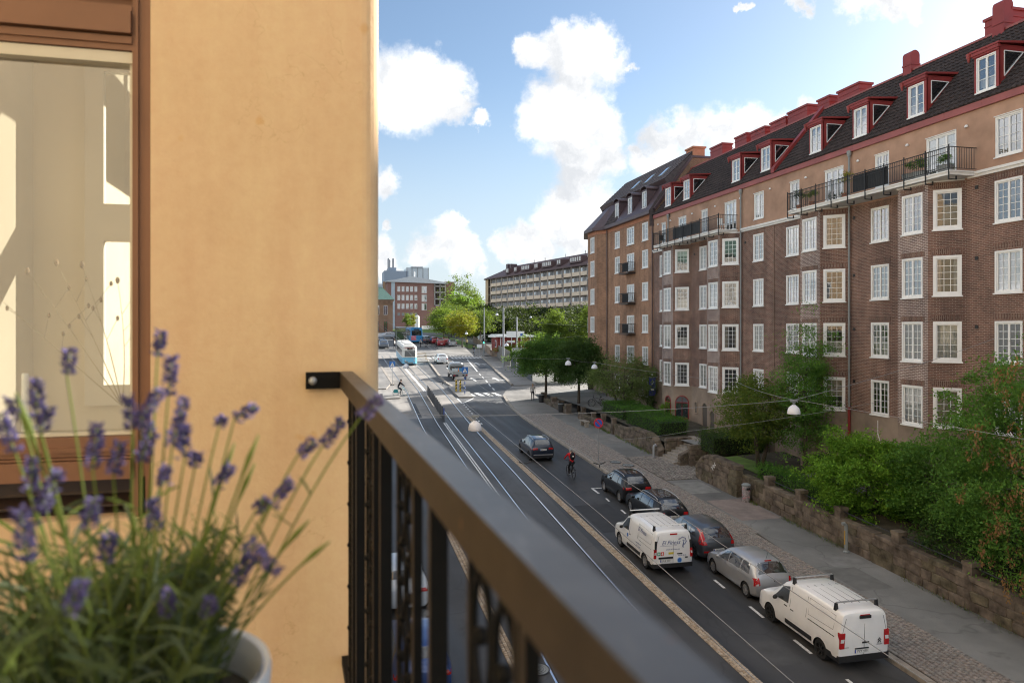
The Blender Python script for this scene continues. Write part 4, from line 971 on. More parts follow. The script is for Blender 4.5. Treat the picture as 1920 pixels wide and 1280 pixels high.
# ------------------------------------------------------------------ balcony apartment block far right
def balcony_block():
    A = Vector((72.5, 200.0)); Bv = Vector((57.5, 272.0)); t = (Bv-A).normalized(); nrm = Vector((-t.y, t.x)); L = (Bv-A).length
    O = (65, 236, 0)
    B = thing('balcony_block', 'long beige apartment block with rows of balconies behind the trees', 'building', O)
    P = lambda s, d, z: (A.x+t.x*s+nrm.x*d, A.y+t.y*s+nrm.y*d, z)     # d: outwards
    beige = plain('beige_balcony_front', (.84, .68, .51), .8, var=.08); dark = plain('grey_brown_wall', (.46, .40, .34), .85, var=.25, scale=.4)
    pale = plain('pale_partition', (.60, .60, .60), .7, var=.06); br = plain('tan_end_wall', (.58, .42, .27), .85, var=.1)
    roof = plain('brown_roof_sheet', (.11, .068, .066), .6, var=.15)
    levels = [15.6, 12.75, 9.9, 7.05, 4.2, 1.35]; zt = 18.6
    n = 15; bw = L/n
    b = MB(); b.poly(P(0, 0, -5), P(L, 0, -5), P(L, 0, zt), P(0, 0, zt)); b.build('wall', dark, B, world=True)
    b = MB(); b.poly(P(L, 1.3, -5), P(L, -13, -5), P(L, -13, zt), P(L, 1.3, zt)); b.poly(P(L-2.6, 1.31, -5), P(L, 1.31, -5), P(L, 1.31, zt), P(L-2.6, 1.31, zt)); b.poly(P(0, 1.3, -5), P(0, -13, -5), P(0, -13, zt), P(0, 1.3, zt)); b.build('end_wall', br, B, world=True)
    fm = {}
    for k in range(n-1):
        s0 = k*bw
        for li, z in enumerate(levels):
            gap = (k+li//2) % 3 == 0
            w = bw*(.74 if gap else .97); off = bw-w-.05 if gap else .05
            b = MB(); u0, u1 = s0+off, s0+off+w
            b.hexa([P(u0, 1.25, z-.12), P(u1, 1.25, z-.12), P(u1, 1.35, z-.12), P(u0, 1.35, z-.12), P(u0, 1.25, z+.98), P(u1, 1.25, z+.98), P(u1, 1.35, z+.98), P(u0, 1.35, z+.98)])
            b.build('balcony_front', beige, B, world=True)
            b = MB(); b.hexa([P(s0+.15, .05, z+.9), P(s0+bw*.55, .05, z+.9), P(s0+bw*.55, .1, z+.9), P(s0+.15, .1, z+.9), P(s0+.15, .05, z+2.3), P(s0+bw*.55, .05, z+2.3), P(s0+bw*.55, .1, z+2.3), P(s0+.15, .1, z+2.3)])
            f = b.build('window', M['white_far'], B, world=True); g = MB()
            for q in (0, 1): a0 = s0+.25+q*bw*.26; g.poly(P(a0, .12, z+1.0), P(a0+bw*.22, .12, z+1.0), P(a0+bw*.22, .12, z+2.2), P(a0, .12, z+2.2))
            g.build('pane', M['glass_far'], f).location = -Vector(O)
            b = MB(); b.poly(P(s0+bw*.8, .04, z), P(s0+bw*.8, 1.2, z), P(s0+bw*.8, 1.2, z+2.3), P(s0+bw*.8, .04, z+2.3)); b.poly(P(s0+bw*.62, .07, z), P(s0+bw*.8, .07, z), P(s0+bw*.8, .07, z+2.3), P(s0+bw*.62, .07, z+2.3)); b.build('partition', pale, B, world=True)
    for z in levels:
        b = MB(); b.hexa([P(0, 0, z-.2), P(L-2.6, 0, z-.2), P(L-2.6, 1.28, z-.2), P(0, 1.28, z-.2), P(0, 0, z-.02), P(L-2.6, 0, z-.02), P(L-2.6, 1.28, z-.02), P(0, 1.28, z-.02)]); b.build('balcony_floor', dark, B, world=True)
    for k in range(n):
        s = k*bw; b = MB(); b.hexa([P(s-.15, 1.2, -5), P(s+.15, 1.2, -5), P(s+.15, 1.5, -5), P(s-.15, 1.5, -5), P(s-.15, 1.2, zt), P(s+.15, 1.2, zt), P(s+.15, 1.5, zt), P(s-.15, 1.5, zt)]); b.build('pillar', dark, B, world=True)
    b = MB(); b.poly(P(-.5, 1.8, zt), P(L+.4, 1.8, zt), P(L-9, -6, 23.0), P(-.5, -6, 23.0)); b.poly(P(L+.4, 1.8, zt), P(L+.4, -13, zt), P(L-9, -6, 23)); b.poly(P(-.5, -6, 23), P(L-9, -6, 23), P(L+.4, -13, zt), P(-.5, -13, zt)); b.poly(P(-.5, 1.8, zt-.4), P(L+.4, 1.8, zt-.4), P(L+.4, 1.8, zt), P(-.5, 1.8, zt)); b.poly(P(-.5, 1.8, zt-.4), P(L+.4, 1.8, zt-.4), P(L+.4, -1, zt-.4), P(-.5, -1, zt-.4)); b.poly(P(L+.4, 1.8, zt-.4), P(L+.4, -13, zt-.4), P(L+.4, -13, zt), P(L+.4, 1.8, zt)); b.build('roof', roof, B, world=True)
    for s, w in ((5, 7), (17, 3), (23, 6.5), (32, 3), (38, 6.5), (47.5, 2.6), (54, 2.6)):
        b = MB(); zz = 19.9
        b.hexa([P(s, 1.0, zz-.5), P(s+w, 1.0, zz-.5), P(s+w, -2.2, zz-.5), P(s, -2.2, zz-.5), P(s-.1, .9, zz+1.35), P(s+w+.1, .9, zz+1.35), P(s+w+.1, -3.6, zz+1.5), P(s-.1, -3.6, zz+1.5)]); d = b.build('dormer', roof, B, world=True)
        k = max(2, int(w/1.2))
        for i in range(k):
            a0 = s+.3+(w-.6)*i/k; g = MB(); g.hexa([P(a0, .95, zz), P(a0+.72, .95, zz), P(a0+.72, 1.04, zz), P(a0, 1.04, zz), P(a0, .95, zz+1.15), P(a0+.72, .95, zz+1.15), P(a0+.72, 1.04, zz+1.15), P(a0, 1.04, zz+1.15)]); g.build('dormer_window', M['white_far'], d).location = -Vector(O)
    for s, w, h in ((L-7.5, 1.2, 21.6), (L-10.5, 1.6, 23.6), (L-13, 1.0, 23.4)):
        b = MB(); b.hexa([P(s, -3, 19), P(s+w, -3, 19), P(s+w, -5.5, 19), P(s, -5.5, 19), P(s, -3, h), P(s+w, -3, h), P(s+w, -5.5, h), P(s, -5.5, h)]); b.build('chimney', M['purplemetal'], B, world=True)
    for s in (14, 26, 40, 48):
        b = MB(); b.tube([P(s, -6, 22.8), P(s, -6, 23.9)], .18, 6); b.build('roof_vent', M['steel'], B, world=True)
balcony_block()
# ------------------------------------------------------------------ hospital-like brick building at the end of the street
fix = []
def brick_institute():
    O = (28, 340, 0); Y = 340
    B = thing('institute_building', 'red brick institution building with white windows and flat curved roof at the street end', 'building', O); fix.append((B, 15.1))
    br = plain('far_red_brick', (.27, .15, .125), .85, var=.12, scale=.3); met = plain('pale_roof_sheet', (.52, .55, .58), .5, var=.06); blue = plain('blue_grey_glazing', (.42, .50, .56), .3, var=.12, scale=.4)
    X0, X1 = 10.3, 31.2; Z0, Z1 = -2, 21.4
    wx = [15.3, 17.2, 19.15, 21.05, 23.0]; hs = []
    for z in (17.0, 13.1, 9.2): hs += [(x-.65-X0, x+.65-X0, z, z+2.4) for x in wx]+[(25.6-X0, 28.0-X0, z-.6, z+2.6)]
    hs.append((19.6-X0, 22.6-X0, 2.2, 4.9))
    b = MB(); wall_panel(b, (X0, Y), (X1, Y), Z0, Z1, hs, .25, inward=(0, 1)); b.poly((X0, Y, Z0), (X0, Y+30, Z0), (X0, Y+30, Z1), (X0, Y, Z1)); b.box(X1, 37.0, Y, Y+28, Z0, 10.6); b.box(36.8, 41.2, Y+4, Y+30, Z0, 22.0); b.build('brick_wall', br, B, world=True)
    for s0, s1, z0, z1 in hs:
        f = MB(); a, c = X0+s0, X0+s1; f.box(a, c, Y+.1, Y+.2, z0, z0+.18); f.box(a, c, Y+.1, Y+.2, z1-.18, z1); f.box(a, a+.15, Y+.1, Y+.2, z0+.18, z1-.18); f.box(c-.15, c, Y+.1, Y+.2, z0+.18, z1-.18); f.box((a+c)/2-.06, (a+c)/2+.06, Y+.12, Y+.2, z0+.18, z1-.18)
        f.box(a+.15, (a+c)/2-.06, Y+.22, Y+.25, z0+(.9 if (a+z0) % 2 > .7 else .2), z1-.18)
        fo = f.build('window', M['white_far'], B, world=True); g = MB(); g.poly((a, Y+.3, z0), (c, Y+.3, z0), (c, Y+.3, z1), (a, Y+.3, z1)); g.build('pane', M['glass_far'], fo).location = -Vector(O)
    for x in wx: g = MB(); g.box(x-.6, x+.6, Y-.03, Y, 6.1, 7.4); g.build('louvre', M['greysteel'], B, world=True)
    b = MB(); b.box(11.9, 13.5, Y-.3, Y, 0, 21.2)
    for z in np.arange(1.5, 21, 1.5): b.box(11.9, 13.5, Y-.38, Y-.3, z, z+.2)
    b.build('glazed_strip', blue, B, world=True)
    b = MB()   # low curved roof
    pts = [(9.5, 21.3), (9.5, 21.7), (14, 22.4), (20.5, 23.9), (26, 23.2), (32, 22.1), (37.6, 21.2), (37.6, 20.7)]; b.extrude([(x, Y-1.2, z) for x, z in pts], (0, 30, 0)); b.build('roof', met, B, world=True)
    b = MB()   # open stair tower with slabs
    for z in (10.6, 13.6, 16.6, 19.4): b.box(31.3, 36.4, Y-.3, Y+6, z, z+.5)
    for x in (31.6, 34, 36.5): b.box(x-.2, x+.2, Y-.3, Y+.1, 10.6, 20.6)
    b.build('open_gallery', plain('gallery_concrete', (.42, .40, .38), .8, var=.1), B, world=True)
    b = MB(); b.box(31.4, 36.6, Y+3, Y+3.2, 10.6, 20.6); b.build('gallery_wall', M['interior'], B, world=True)
    for x in (31.6, 33.6, 35.6): b = MB(); b.box(x, x+1.1, Y-.06, Y, 0, 7.4); b.build('tall_window', blue, B, world=True)
    b = MB(); b.box(13.8, 24.5, Y-2.5, Y, .6, 1.1); b.build('canopy', met, B, world=True)
    b = MB(); b.box(24.0, 33.8, Y-14, Y-13.5, -2, 1.5); b.build('concrete_wall', M['white_far'], B, world=True)
    b = MB(); b.lathe([(1.0, -1.5), (1.0, 5.2), (.85, 5.7), (.4, 6.0), (0, 6.05)], (23.0, Y-16, 0), 14); t = b.build('tank', M['white'], None, smooth=40); tag(t, 'white upright tank in front of the red brick institution building', 'tank'); fix.append((t, 13.8))
    # higher glazed block and flues behind
    O2 = (20, 385, 0); C = thing('laboratory_building', 'blue grey glazed block with two flues rising behind the brick institution', 'building', O2); Y = 385; fix.append((C, 16.0))
    b = MB(); b.box(4, 40, Y, Y+25, 0, 29.2); b.build('glazed_wall', blue, C, world=True)
    b = MB(); b.box(11.2, 23.5, Y+2, Y+20, 29.2, 36.5); b.box(22.4, 34.2, Y+2, Y+20, 29.2, 31.5); b.box(13.5, 17.5, Y+4, Y+18, 36.5, 38.3); b.build('plant_room', plain('slate_blue_cladding', (.24, .30, .37), .5, var=.08), C, world=True)
    b = MB(); b.box(22.8, 33.9, Y+2.2, Y+19, 31.5, 38.3); b.build('roof_glazing', plain('pale_roof_glass', (.45, .52, .56), .25, var=.1), C, world=True)
    for x in (22.7, 25.4, 28.2, 31, 33.9): b = MB(); b.box(x-.14, x+.14, Y+2, Y+2.25, 31.5, 38.4); b.build('mullion', M['greysteel'], C, world=True)
    b = MB(); b.box(25, 31, Y+1.5, Y+19, 38.4, 38.9); b.build('roof_cap', met, C, world=True)
    for x in (14.0, 16.4): b = MB(); b.lathe([(.75, 37.9), (.75, 43), (.6, 43.3)], (x, Y+8, 0), 10); b.build('flue', M['steel'], C, smooth=40, world=True)
    for x in (5, 9, 12.8, 17, 21): b = MB(); b.lathe([(1.1, 0), (1.0, .35), (.6, .7), (0, .85)], (x, Y+1, 29.2), 10); b.build('roof_dome', M['white_far'], C, smooth=40, world=True)
    b = MB(); b.tube([(24.2, Y-20, 24.0), (24.2, Y-20, 34.5)], .32, 8); o = b.build('chimney_pipe', M['white_far'], C, world=True)
    b = MB(); b.box(38.5, 50, Y-10, Y+8, 21, 24); b.build('copper_roof', M['copper'], C, world=True)
    b = MB(); b.extrude([(36, Y-14, 22.6), (39, Y-14, 23.6), (42.5, Y-14, 24.0), (46, Y-14, 23.6), (49, Y-14, 22.4), (49, Y-14, 22.0), (36, Y-14, 22.2)], (0, 10, 0)); b.build('arched_roof', met, C, world=True)
    b = MB(); b.box(37, 48.7, Y-12, Y, -2, 22.1); b.build('side_wing', plain('dark_red_brick_far', (.15, .085, .08), .85, var=.1), C, world=True)
brick_institute()
def old_school():
    O = (2, 245, 0); Y = 243
    B = thing('old_brick_house', 'old yellow red brick house with green copper hipped roof beside the wall edge', 'building', O); fix.append((B, 13.6))
    br = plain('old_yellow_red_brick', (.30, .185, .115), .85, var=.2, scale=.4)
    b = MB(); b.box(-14, 6.2, Y, Y+14, -2, 9.0); b.build('brick_wall', br, B, world=True)
    b = MB(); b.box(-14.3, 6.5, Y-.3, Y+14.3, 9.0, 9.5)
    for i in range(14): b.box(-14+i*1.5, -13.4+i*1.5, Y-.3, Y, 8.2, 9.0)
    b.build('cornice', br, B, world=True)
    b = MB(); b.poly((-14.6, Y-.6, 9.5), (6.8, Y-.6, 9.5), (3, Y+5, 13.8), (-11, Y+5, 13.8)); b.poly((6.8, Y-.6, 9.5), (6.8, Y+14.6, 9.5), (3, Y+8, 13.8), (3, Y+5, 13.8)); b.poly((-11, Y+5, 13.8), (3, Y+5, 13.8), (3, Y+8, 13.8), (-11, Y+8, 13.8)); b.build('roof', M['copper'], B, world=True)
    b = MB(); b.box(3.4, 4.2, Y+5, Y+6, 12, 15.6); b.build('chimney', br, B, world=True)
    for x in (-10, -7, -4, -1.2, 1.3, 3.9):
        for z, h in ((4.6, 3.0), (-.8, 3.4)):
            f = MB(); f.box(x-.6, x+.6, Y-.06, Y, z, z+h); fo = f.build('window', M['white_far'] if z > 3 else M['redmetal'], B, world=True)
            g = MB(); g.box(x-.5, x-.04, Y-.08, Y-.061, z+.1, z+h-.1); g.box(x+.04, x+.5, Y-.08, Y-.061, z+.1, z+h-.1); g.build('pane', M['glass_far'], fo).location = -Vector(O)
old_school()
for o, dx in fix:
    o.location.x += dx
    if dx == 16.0: o.location.z -= 6.5
# ------------------------------------------------------------------ red kiosk behind the fence
def kiosk():
    O = (31.0, 126.5, -3.9); B = thing('kiosk', 'low red painted kiosk with white sign board on its roof', 'kiosk', O)
    red = plain('falu_red_boards', (.20, .028, .022), .8, var=.2, scale=2)
    b = MB(); b.box(-3.2, 3.3, -2.5, 2.5, 0, 2.5); b.build('wall', red, B)
    bm = MB(); bm.box(-.02, .02, -.02, .02, 0, 2.5); me = bm.mesh('board_strip', red)
    for i in range(22): obj('board_strip', me, B, (-3.1+i*.3, -2.52, 0))
    b = MB(); b.box(-3.7, 3.7, -3.0, 2.9, 2.55, 2.75); b.extrude([(-3.7, -3, 2.75), (3.7, -3, 2.75), (2.6, 0, 3.0), (-2.6, 0, 3.0)], (0, 5.8, 0)); b.build('roof', M['greysteel'], B); b = MB(); b.box(-3.72, -3.6, -3.05, 2.95, 2.5, 2.8); b.box(-3.6, 3.7, -3.06, -3.0, 2.56, 2.72); b.build('eaves_board', M['white_far'], B)
    b = MB(); b.box(-1.8, 1.3, -3.1, -3.0, 2.5, 3.55); s = b.build('sign_board', M['white'], B)
    m = MB(); m.box(.6, 1.1, -3.12, -3.1, 2.75, 3.15); m.build('fish_mark', plain('blue_print', (.05, .12, .45), .6, var=0), s)
    for x in (-2.7, -.8, .9, 2.5): w = MB(); w.box(x-.06, x+.06, -2.56, -2.5, 0, 2.5); w.build('corner_board', M['white'], B)
    w = MB(); w.box(-1.6, -.2, -2.58, -2.52, 1.6, 1.95); w.build('notice', M['white'], B)
    w = MB(); w.box(-3.26, -3.2, -1.5, -.5, .8, 2.0); f = w.build('window', M['white'], B)
    w = MB(); w.box(-3.28, -3.261, -1.4, -.6, .9, 1.9); w.build('pane', M['glass_far'], f)
kiosk()
# ------------------------------------------------------------------ our own building: the yellow wall, the window and the street front
YW, XW = 2.68, .171
def yellowmat():
    m = Mat('yellow_render'); m.set(.92, 0, .2); p = m.pos()
    c = m.ramp(m.noise(p, 1.1, 5, .6), [(.3, (.655, .455, .265)), (.7, (.72, .515, .31))])
    mp = m.n('ShaderNodeMapping'); mp.inputs['Scale'].default_value = (5, 5, .5); m.l(p, mp.inputs[0])
    c = m.mix(.26, c, m.ramp(m.noise(mp.outputs[0], 1.6, 6, .6), [(.3, (.36, .35, .34)), (.7, (.64, .62, .6))]), 'OVERLAY')
    c = m.mix(.16, c, m.ramp(m.noise(p, 26, 4, .7), [(.3, (.34, .33, .32)), (.7, (.66, .65, .63))]), 'OVERLAY')
    vo = m.n('ShaderNodeTexVoronoi', feature='DISTANCE_TO_EDGE'); vo.inputs['Scale'].default_value = 1.7; nv = m.n('ShaderNodeTexNoise'); nv.inputs['Scale'].default_value = 4; nv.inputs['Detail'].default_value = 5; m.l(p, nv.inputs['Vector']); vw = m.n('ShaderNodeVectorMath', operation='ADD'); m.l(nv.outputs['Color'], vw.inputs[0]); m.l(p, vw.inputs[1]); m.l(vw.outputs[0], vo.inputs['Vector'])
    ck = m.mix(1.0, m.ramp(vo.outputs['Distance'], [(0, (.35, .35, .35)), (.005, (0, 0, 0))]), m.ramp(m.noise(p, 1.3, 3), [(.52, (0, 0, 0)), (.6, (1, 1, 1))]), 'MULTIPLY')
    c = m.mix(ck, c, (.42, .25, .11))
    c = m.mix(m.ramp(m.noise(p, 7, 2), [(.70, (0, 0, 0)), (.76, (.5, .5, .5))]), c, (.62, .34, .13))
    m.col(c)
    a = m.noise(p, 70, 5, .6); b = m.noise(p, 14, 4)
    ad = m.n('ShaderNodeMath', operation='ADD'); m.l(a, ad.inputs[0]); m.l(b, ad.inputs[1]); m.bump(ad.outputs[0], .4, .004); return m.m
M['yellow'] = yellowmat()
M['cream'] = plain('cream_render', (.72, .62, .44), .9, var=.06, scale=.6)
M['frame'] = plain('brown_window_paint', (.215, .098, .05), .5, var=.10, scale=3, spec=.4, bump=.05, bscale=15)
M['cream_paint'] = plain('cream_window_paint', (.62, .55, .42), .6, var=.04)
def own_building():
    O = (-1, 3, 0)
    B = thing('yellow_building', 'yellow rendered house wall with a brown framed window at the balcony', 'building', O)
    b = MB(); ZB, ZTOP = -10.5, 12.0
    WX0, WX1 = -3.0, -.575; WZ0, WZ1 = -.62, 1.5
    # wall facing the balcony, with a rounded outer corner
    wall_panel(b, (-7, YW), (XW-.06, YW), ZB, ZTOP, [(WX0+7, WX1+7, WZ0, WZ1)], .17, inward=(0, 1))
    for i in range(6):
        a0, a1 = math.pi/2*i/6, math.pi/2*(i+1)/6; c = (XW-.06, YW+.06)
        q = [(c[0]+.06*math.sin(a), c[1]-.06*math.cos(a)) for a in (a0, a1)]
        b.poly((*q[0], ZB), (*q[1], ZB), (*q[1], ZTOP), (*q[0], ZTOP))
    # street front with window openings
    hs = []
    for k in range(7):
        for z in (-7.2, -4.0, -.6, 2.7, 6.0):
            if z != -.6 or k > 1: hs.append((1.6+k*2.9, 2.8+k*2.9, z, z+1.9))
    hs.append((.5, 5.9, -.7, 2.0))  # unseen wide opening, shaped to let sunlight into the room
    wall_panel(b, (XW, YW+.06), (XW, 24), ZB, ZTOP, hs, .15, inward=(-1, 0))
    b.build('rendered_wall', M['yellow'], B, smooth=30, world=True)
    for i, h in enumerate(hs[:]):
        y = YW+.06+(h[0]+h[1])/2
        if h[2] == -.7: continue
        o = obj('window', win_meshes(1.2, 1.9, 2, 1, 3, .08, 'flush')[0], B, (XW-.1-O[0], y-O[1], h[2]-O[2]), (0, 0, R(-90))); obj('pane', win_meshes(1.2, 1.9, 2, 1, 3, .08, 'flush')[2], o); obj('sash', win_meshes(1.2, 1.9, 2, 1, 3, .08, 'flush')[1], o)
    # room behind the balcony window
    b = MB(); yb = 4.9; b.poly((-1.68, YW+.18, -1.2), (-1.68, 9, -1.2), (-1.68, 9, 2.3), (-1.68, YW+.18, 2.3)); b.poly((-1.68, 9, -1.2), (XW, 9, -1.2), (XW, 9, 2.3), (-1.68, 9, 2.3)); b.build('room_side_wall', plain('room_cream', (.50, .41, .28), .9, var=.05), B, world=True)
    b = MB(); wall_panel(b, (-1.68, yb), (.1, yb), -1.2, 2.3, [(.284, 1.2, -.45, 1.62)], .1, inward=(0, 1)); b.build('room_back_wall', M['cream'], B, world=True)
    b = MB(); b.poly((-1.68, YW+.18, -1.2), (.1, YW+.18, -1.2), (.1, yb, -1.2), (-1.68, yb, -1.2)); b.build('room_floor', plain('oak_floor', (.45, .33, .22), .6), B, world=True)
    # white casement in the back wall, clear panes to the side wall beyond
    c = MB(); x0, x1, z0, z1 = -1.396, -.48, -.45, 1.62
    for a0, a1 in ((z0, .62), (.62, z1)):
        c.box(x0, x0+.10, yb-.05, yb, a0, a1); c.box(x1-.1, x1, yb-.05, yb, a0, a1); c.box(x0+.1, x1-.1, yb-.05, yb, a0, a0+.12); c.box(x0+.1, x1-.1, yb-.05, yb, a1-.1, a1)
    cs = c.build('inner_casement', M['cream_paint'], B, world=True)
    g = MB(); g.poly((x0+.1, yb-.025, z0+.1), (x1-.1, yb-.025, z0+.1), (x1-.1, yb-.025, z1-.1), (x0+.1, yb-.025, z1-.1)); g.build('pane', glassmat('inner_glass', refl=.05, through=.95), cs).location = -Vector(O)
    # brown balcony window
    f = MB(); ya, yb2 = YW+.03, YW+.12; X1 = WX1; xi = X1-.062
    f.box(xi, X1, ya, yb2, WZ0, WZ1); f.box(xi+.012, xi+.02, ya-.01, ya, WZ0, WZ1); f.box(X1-.018, X1, ya-.018, ya, WZ0, WZ1)
    f.box(WX0, xi, ya+.02, yb2, 1.075, WZ1)
    f.box(WX0, xi, ya-.012, ya+.02, 1.105, 1.16); f.box(WX0, xi, ya-.02, ya+.02, 1.18, 1.215); f.box(WX0, xi, ya+.0, ya+.02, 1.215, 1.26); f.box(WX0, xi, ya-.022, ya+.02, .975, 1.048); f.box(WX0, xi, ya-.004, ya+.03, 1.055, 1.072)
    f.box(WX0, xi, ya+.002, ya+.06, .925, .972); f.box(WX0, xi, ya-.006, ya+.002, .945, .968)
    f.box(WX0, xi, ya-.012, ya+.06, -.415, -.352); f.box(WX0, xi, ya-.02, ya-.012, -.40, -.385); f.box(WX0, xi, ya-.03, ya+.05, -.49, -.428); f.box(WX0, xi, ya-.016, ya+.05, -.425, -.418)
    fr = f.build('window_frame', M['frame'], B, world=True)
    f = MB(); f.box(WX0, xi, ya+.01, ya+.05, .885, .922); f.box(WX0, xi, ya+.008, ya+.05, -.35, -.34); f.box(xi-.012, xi, ya+.02, ya+.05, -.34, .885); f.build('inner_bead', M['cream_paint'], fr).location = -Vector(O)
    g = MB(); g.poly((WX0, ya+.045, -.34), (xi-.012, ya+.045, -.34), (xi-.012, ya+.045, .885), (WX0, ya+.045, .885)); g.build('pane', M['glass_balcony'], fr).location = -Vector(O)
    # dark louvred panel under the window
    l = MB(); dk = plain('dark_brown_louvre', (.035, .018, .012), .6, var=.2)
    for i in range(14):
        z = -.52-.045*i; l.hexa([(WX0, ya+.05, z-.03), (X1-.03, ya+.05, z-.03), (X1-.03, ya+.09, z), (WX0, ya+.09, z), (WX0, ya+.05, z-.022), (X1-.03, ya+.05, z-.022), (X1-.03, ya+.09, z+.008), (WX0, ya+.09, z+.008)])
    l.build('louvre', dk, B, world=True); l = MB(); l.box(WX0, X1, ya+.1, ya+.12, -1.2, -.49); l.box(X1-.03, X1, ya, ya+.1, -1.2, -.49); l.build('panel', dk, B, world=True)
    # balcony floor; the other pier of the loggia behind us and the front that goes on past it
    b = MB(); b.box(-7, .24, -2.6, YW, -1.5, -1.34); b.build('balcony_floor', plain('grey_balcony_floor', (.24, .23, .21), .8), B, world=True)
    b = MB(); b.box(-7, XW, -12, -2.6, ZB, ZTOP); b.build('neighbour_pier', M['cream'], B, world=True)
    b = MB(); b.box(-7, -6.9, -2.6, YW, ZB, ZTOP); b.build('loggia_back_wall', M['cream'], B, world=True)
own_building()
# the house across the gap on our side, mirrored in the panes opposite
b = MB(); b.box(-8, .1, 24.2, 47, -10.5, 8.0); o = b.build('street_wall', plain('pale_render', (.62, .57, .50), .9, var=.1))
HO = thing('neighbour_house', 'pale rendered house on the near side reflected in the windows opposite', 'building', (-4, 35, -10)); o.parent = HO; o.location = (4, -35, 10)
b = MB(); b.box(-8.3, .35, 24.2, 47, 8.0, 8.5); b.extrude([(.4, 24.2, 8.5), (-4, 24.2, 12.5), (-8.4, 24.2, 8.5)], (0, 22.8, 0)); b.build('roof', M['copper'], HO, world=True)
for k in range(8):
    for z in (-6.8, -3.6, -.4, 2.8, 5.6): obj('window', win_meshes(1.2, 1.7, 2, 1, 3, .08, 'flush')[0], HO, (.11+4, 25.8+k*2.7-35, z+10), (0, 0, R(-90))); 
# ------------------------------------------------------------------ balcony railing
def railing():
    B0 = Vector((.035, 2.668, -.147)); D = Vector((.0547, -1.0426, -.0150)).normalized()    # runs from the wall towards us
    def worn(name, c, wear, rough):
        m = Mat(name); m.set(rough, 0, .36); p = m.obj()
        k = m.ramp(m.noise(p, 5, 6, .65), [(.3, tuple(x*.55 for x in c)), (.7, tuple(x*1.5 for x in c))])
        mp = m.n('ShaderNodeMapping'); mp.inputs['Scale'].default_value = (60, 9, 60); m.l(p, mp.inputs[0])
        k = m.mix(m.ramp(m.noise(mp.outputs[0], 1, 4, .6), [(.60, (0, 0, 0)), (.75, (.5, .5, .5))]), k, wear)
        k = m.mix(m.ramp(m.noise(p, 22, 3), [(.70, (0, 0, 0)), (.74, (.8, .8, .8))]), k, (.16, .075, .035)); m.col(k)
        m.bump(m.noise(p, 40, 5), .25, .002); return m.m
    top = worn('worn_black_rail_top', (.045, .047, .052), (.15, .155, .165), .38)
    blk = plain('black_painted_iron', (.006, .006, .006), .6, spec=.12, var=.25, scale=12, bump=.15, bscale=60)
    brn = worn('brown_weathered_iron', (.034, .024, .016), (.065, .048, .032), .6)
    Rl = thing('balcony_railing', 'dark iron balcony railing with ring ornaments bolted to the yellow wall', 'railing', B0)
    up = Vector((0, 0, 1)); out = Vector((-D.y, D.x, 0)).normalized(); out = out if out.x > 0 else -out
    def bar(b, s0, s1, o0, o1, z0, z1):
        P = lambda s, o, z: D*s+out*o+up*z
        b.hexa([P(s0, o0, z0), P(s0, o1, z0), P(s1, o1, z0), P(s1, o0, z0), P(s0, o0, z1), P(s0, o1, z1), P(s1, o1, z1), P(s1, o0, z1)])
    Lr = 4.6
    b = MB(); bar(b, 0, Lr, 0, .041, -.0555, -.002); b.build('handrail', brn, Rl)
    b = MB(); bar(b, 0, Lr, -.001, .042, -.002, 0); b.build('handrail_top', top, Rl)  # sky reflection on the top put into its greyer colour, over wear
    b = MB(); bar(b, -.01, .012, -.115, -.0005, -.058, -.001); o = b.build('wall_bracket', blk, Rl)
    b = MB(); b.lathe([(0, -.012), (.008, -.012), (.013, -.008), (.015, 0)], D*(.013)+out*(-.092)+up*(-.03), 12, 'y'); b.build('bolt', M['steel'], o, smooth=40)
    b = MB(); bar(b, 0, Lr, .006, .036, -1.02, -.99); b.build('bottom_rail', blk, Rl)
    s = .05; k = 0
    def post(s0, w, d0, d1):
        b = MB(); bar(b, s0, s0+w, d0, d1, -1.0, -.0555); o = b.build('bar', blk, Rl)
        c = MB(); bar(c, s0, s0+w, d0-.0012, d0-.0002, -1.0, -.0556); c.build('bar_face', brn, o)  # light on the inner face of the bar, put in as brown colour
    rmesh = []
    # repeat: framed ring panel, thick bar, gap, thick bar
    yy = lambda y: (2.668-y)/1.0426*1.0441
    for n in range(-3, 6):
        base = 1.13-.545*n      # Y of the thick bar beside a ring panel
        if yy(base) < .03 or yy(base) > 4.2: continue
        post(yy(base), .013, .006, .019); post(yy(base-.145), .015, .004, .027)
        p0, p1 = base+.205, base+.02
        if yy(p0) < .03: continue
        post(yy(p0), .006, .011, .019); post(yy(p1)-.012, .006, .011, .019)
        for q in (.27, .73):
            s0 = yy(p0)+(yy(p1)-yy(p0))*q; c = D*s0+out*.014
            for j in range(7):
                cz = -.135-.128*j
                if not rmesh:
                    r = MB(); r.ring((0, 0, 0), D*.036, up*.060, .0045, 20, 6); rmesh.append(r.mesh('ring', blk, True)); r = MB(); r.ball(out*-.002, .010, 8); rmesh.append(r.mesh('rosette', blk, True))
                    r = MB(); r.tube([up*.060, up*.068], .008, 6); rmesh.append(r.mesh('collar', blk, True))
                ro = obj('ring', rmesh[0], Rl, c+up*cz); obj('rosette', rmesh[1], ro); obj('collar', rmesh[2], ro)
    b = MB(); bar(b, .03, .034, .0, .04, -1.0, -.0556)
railing()
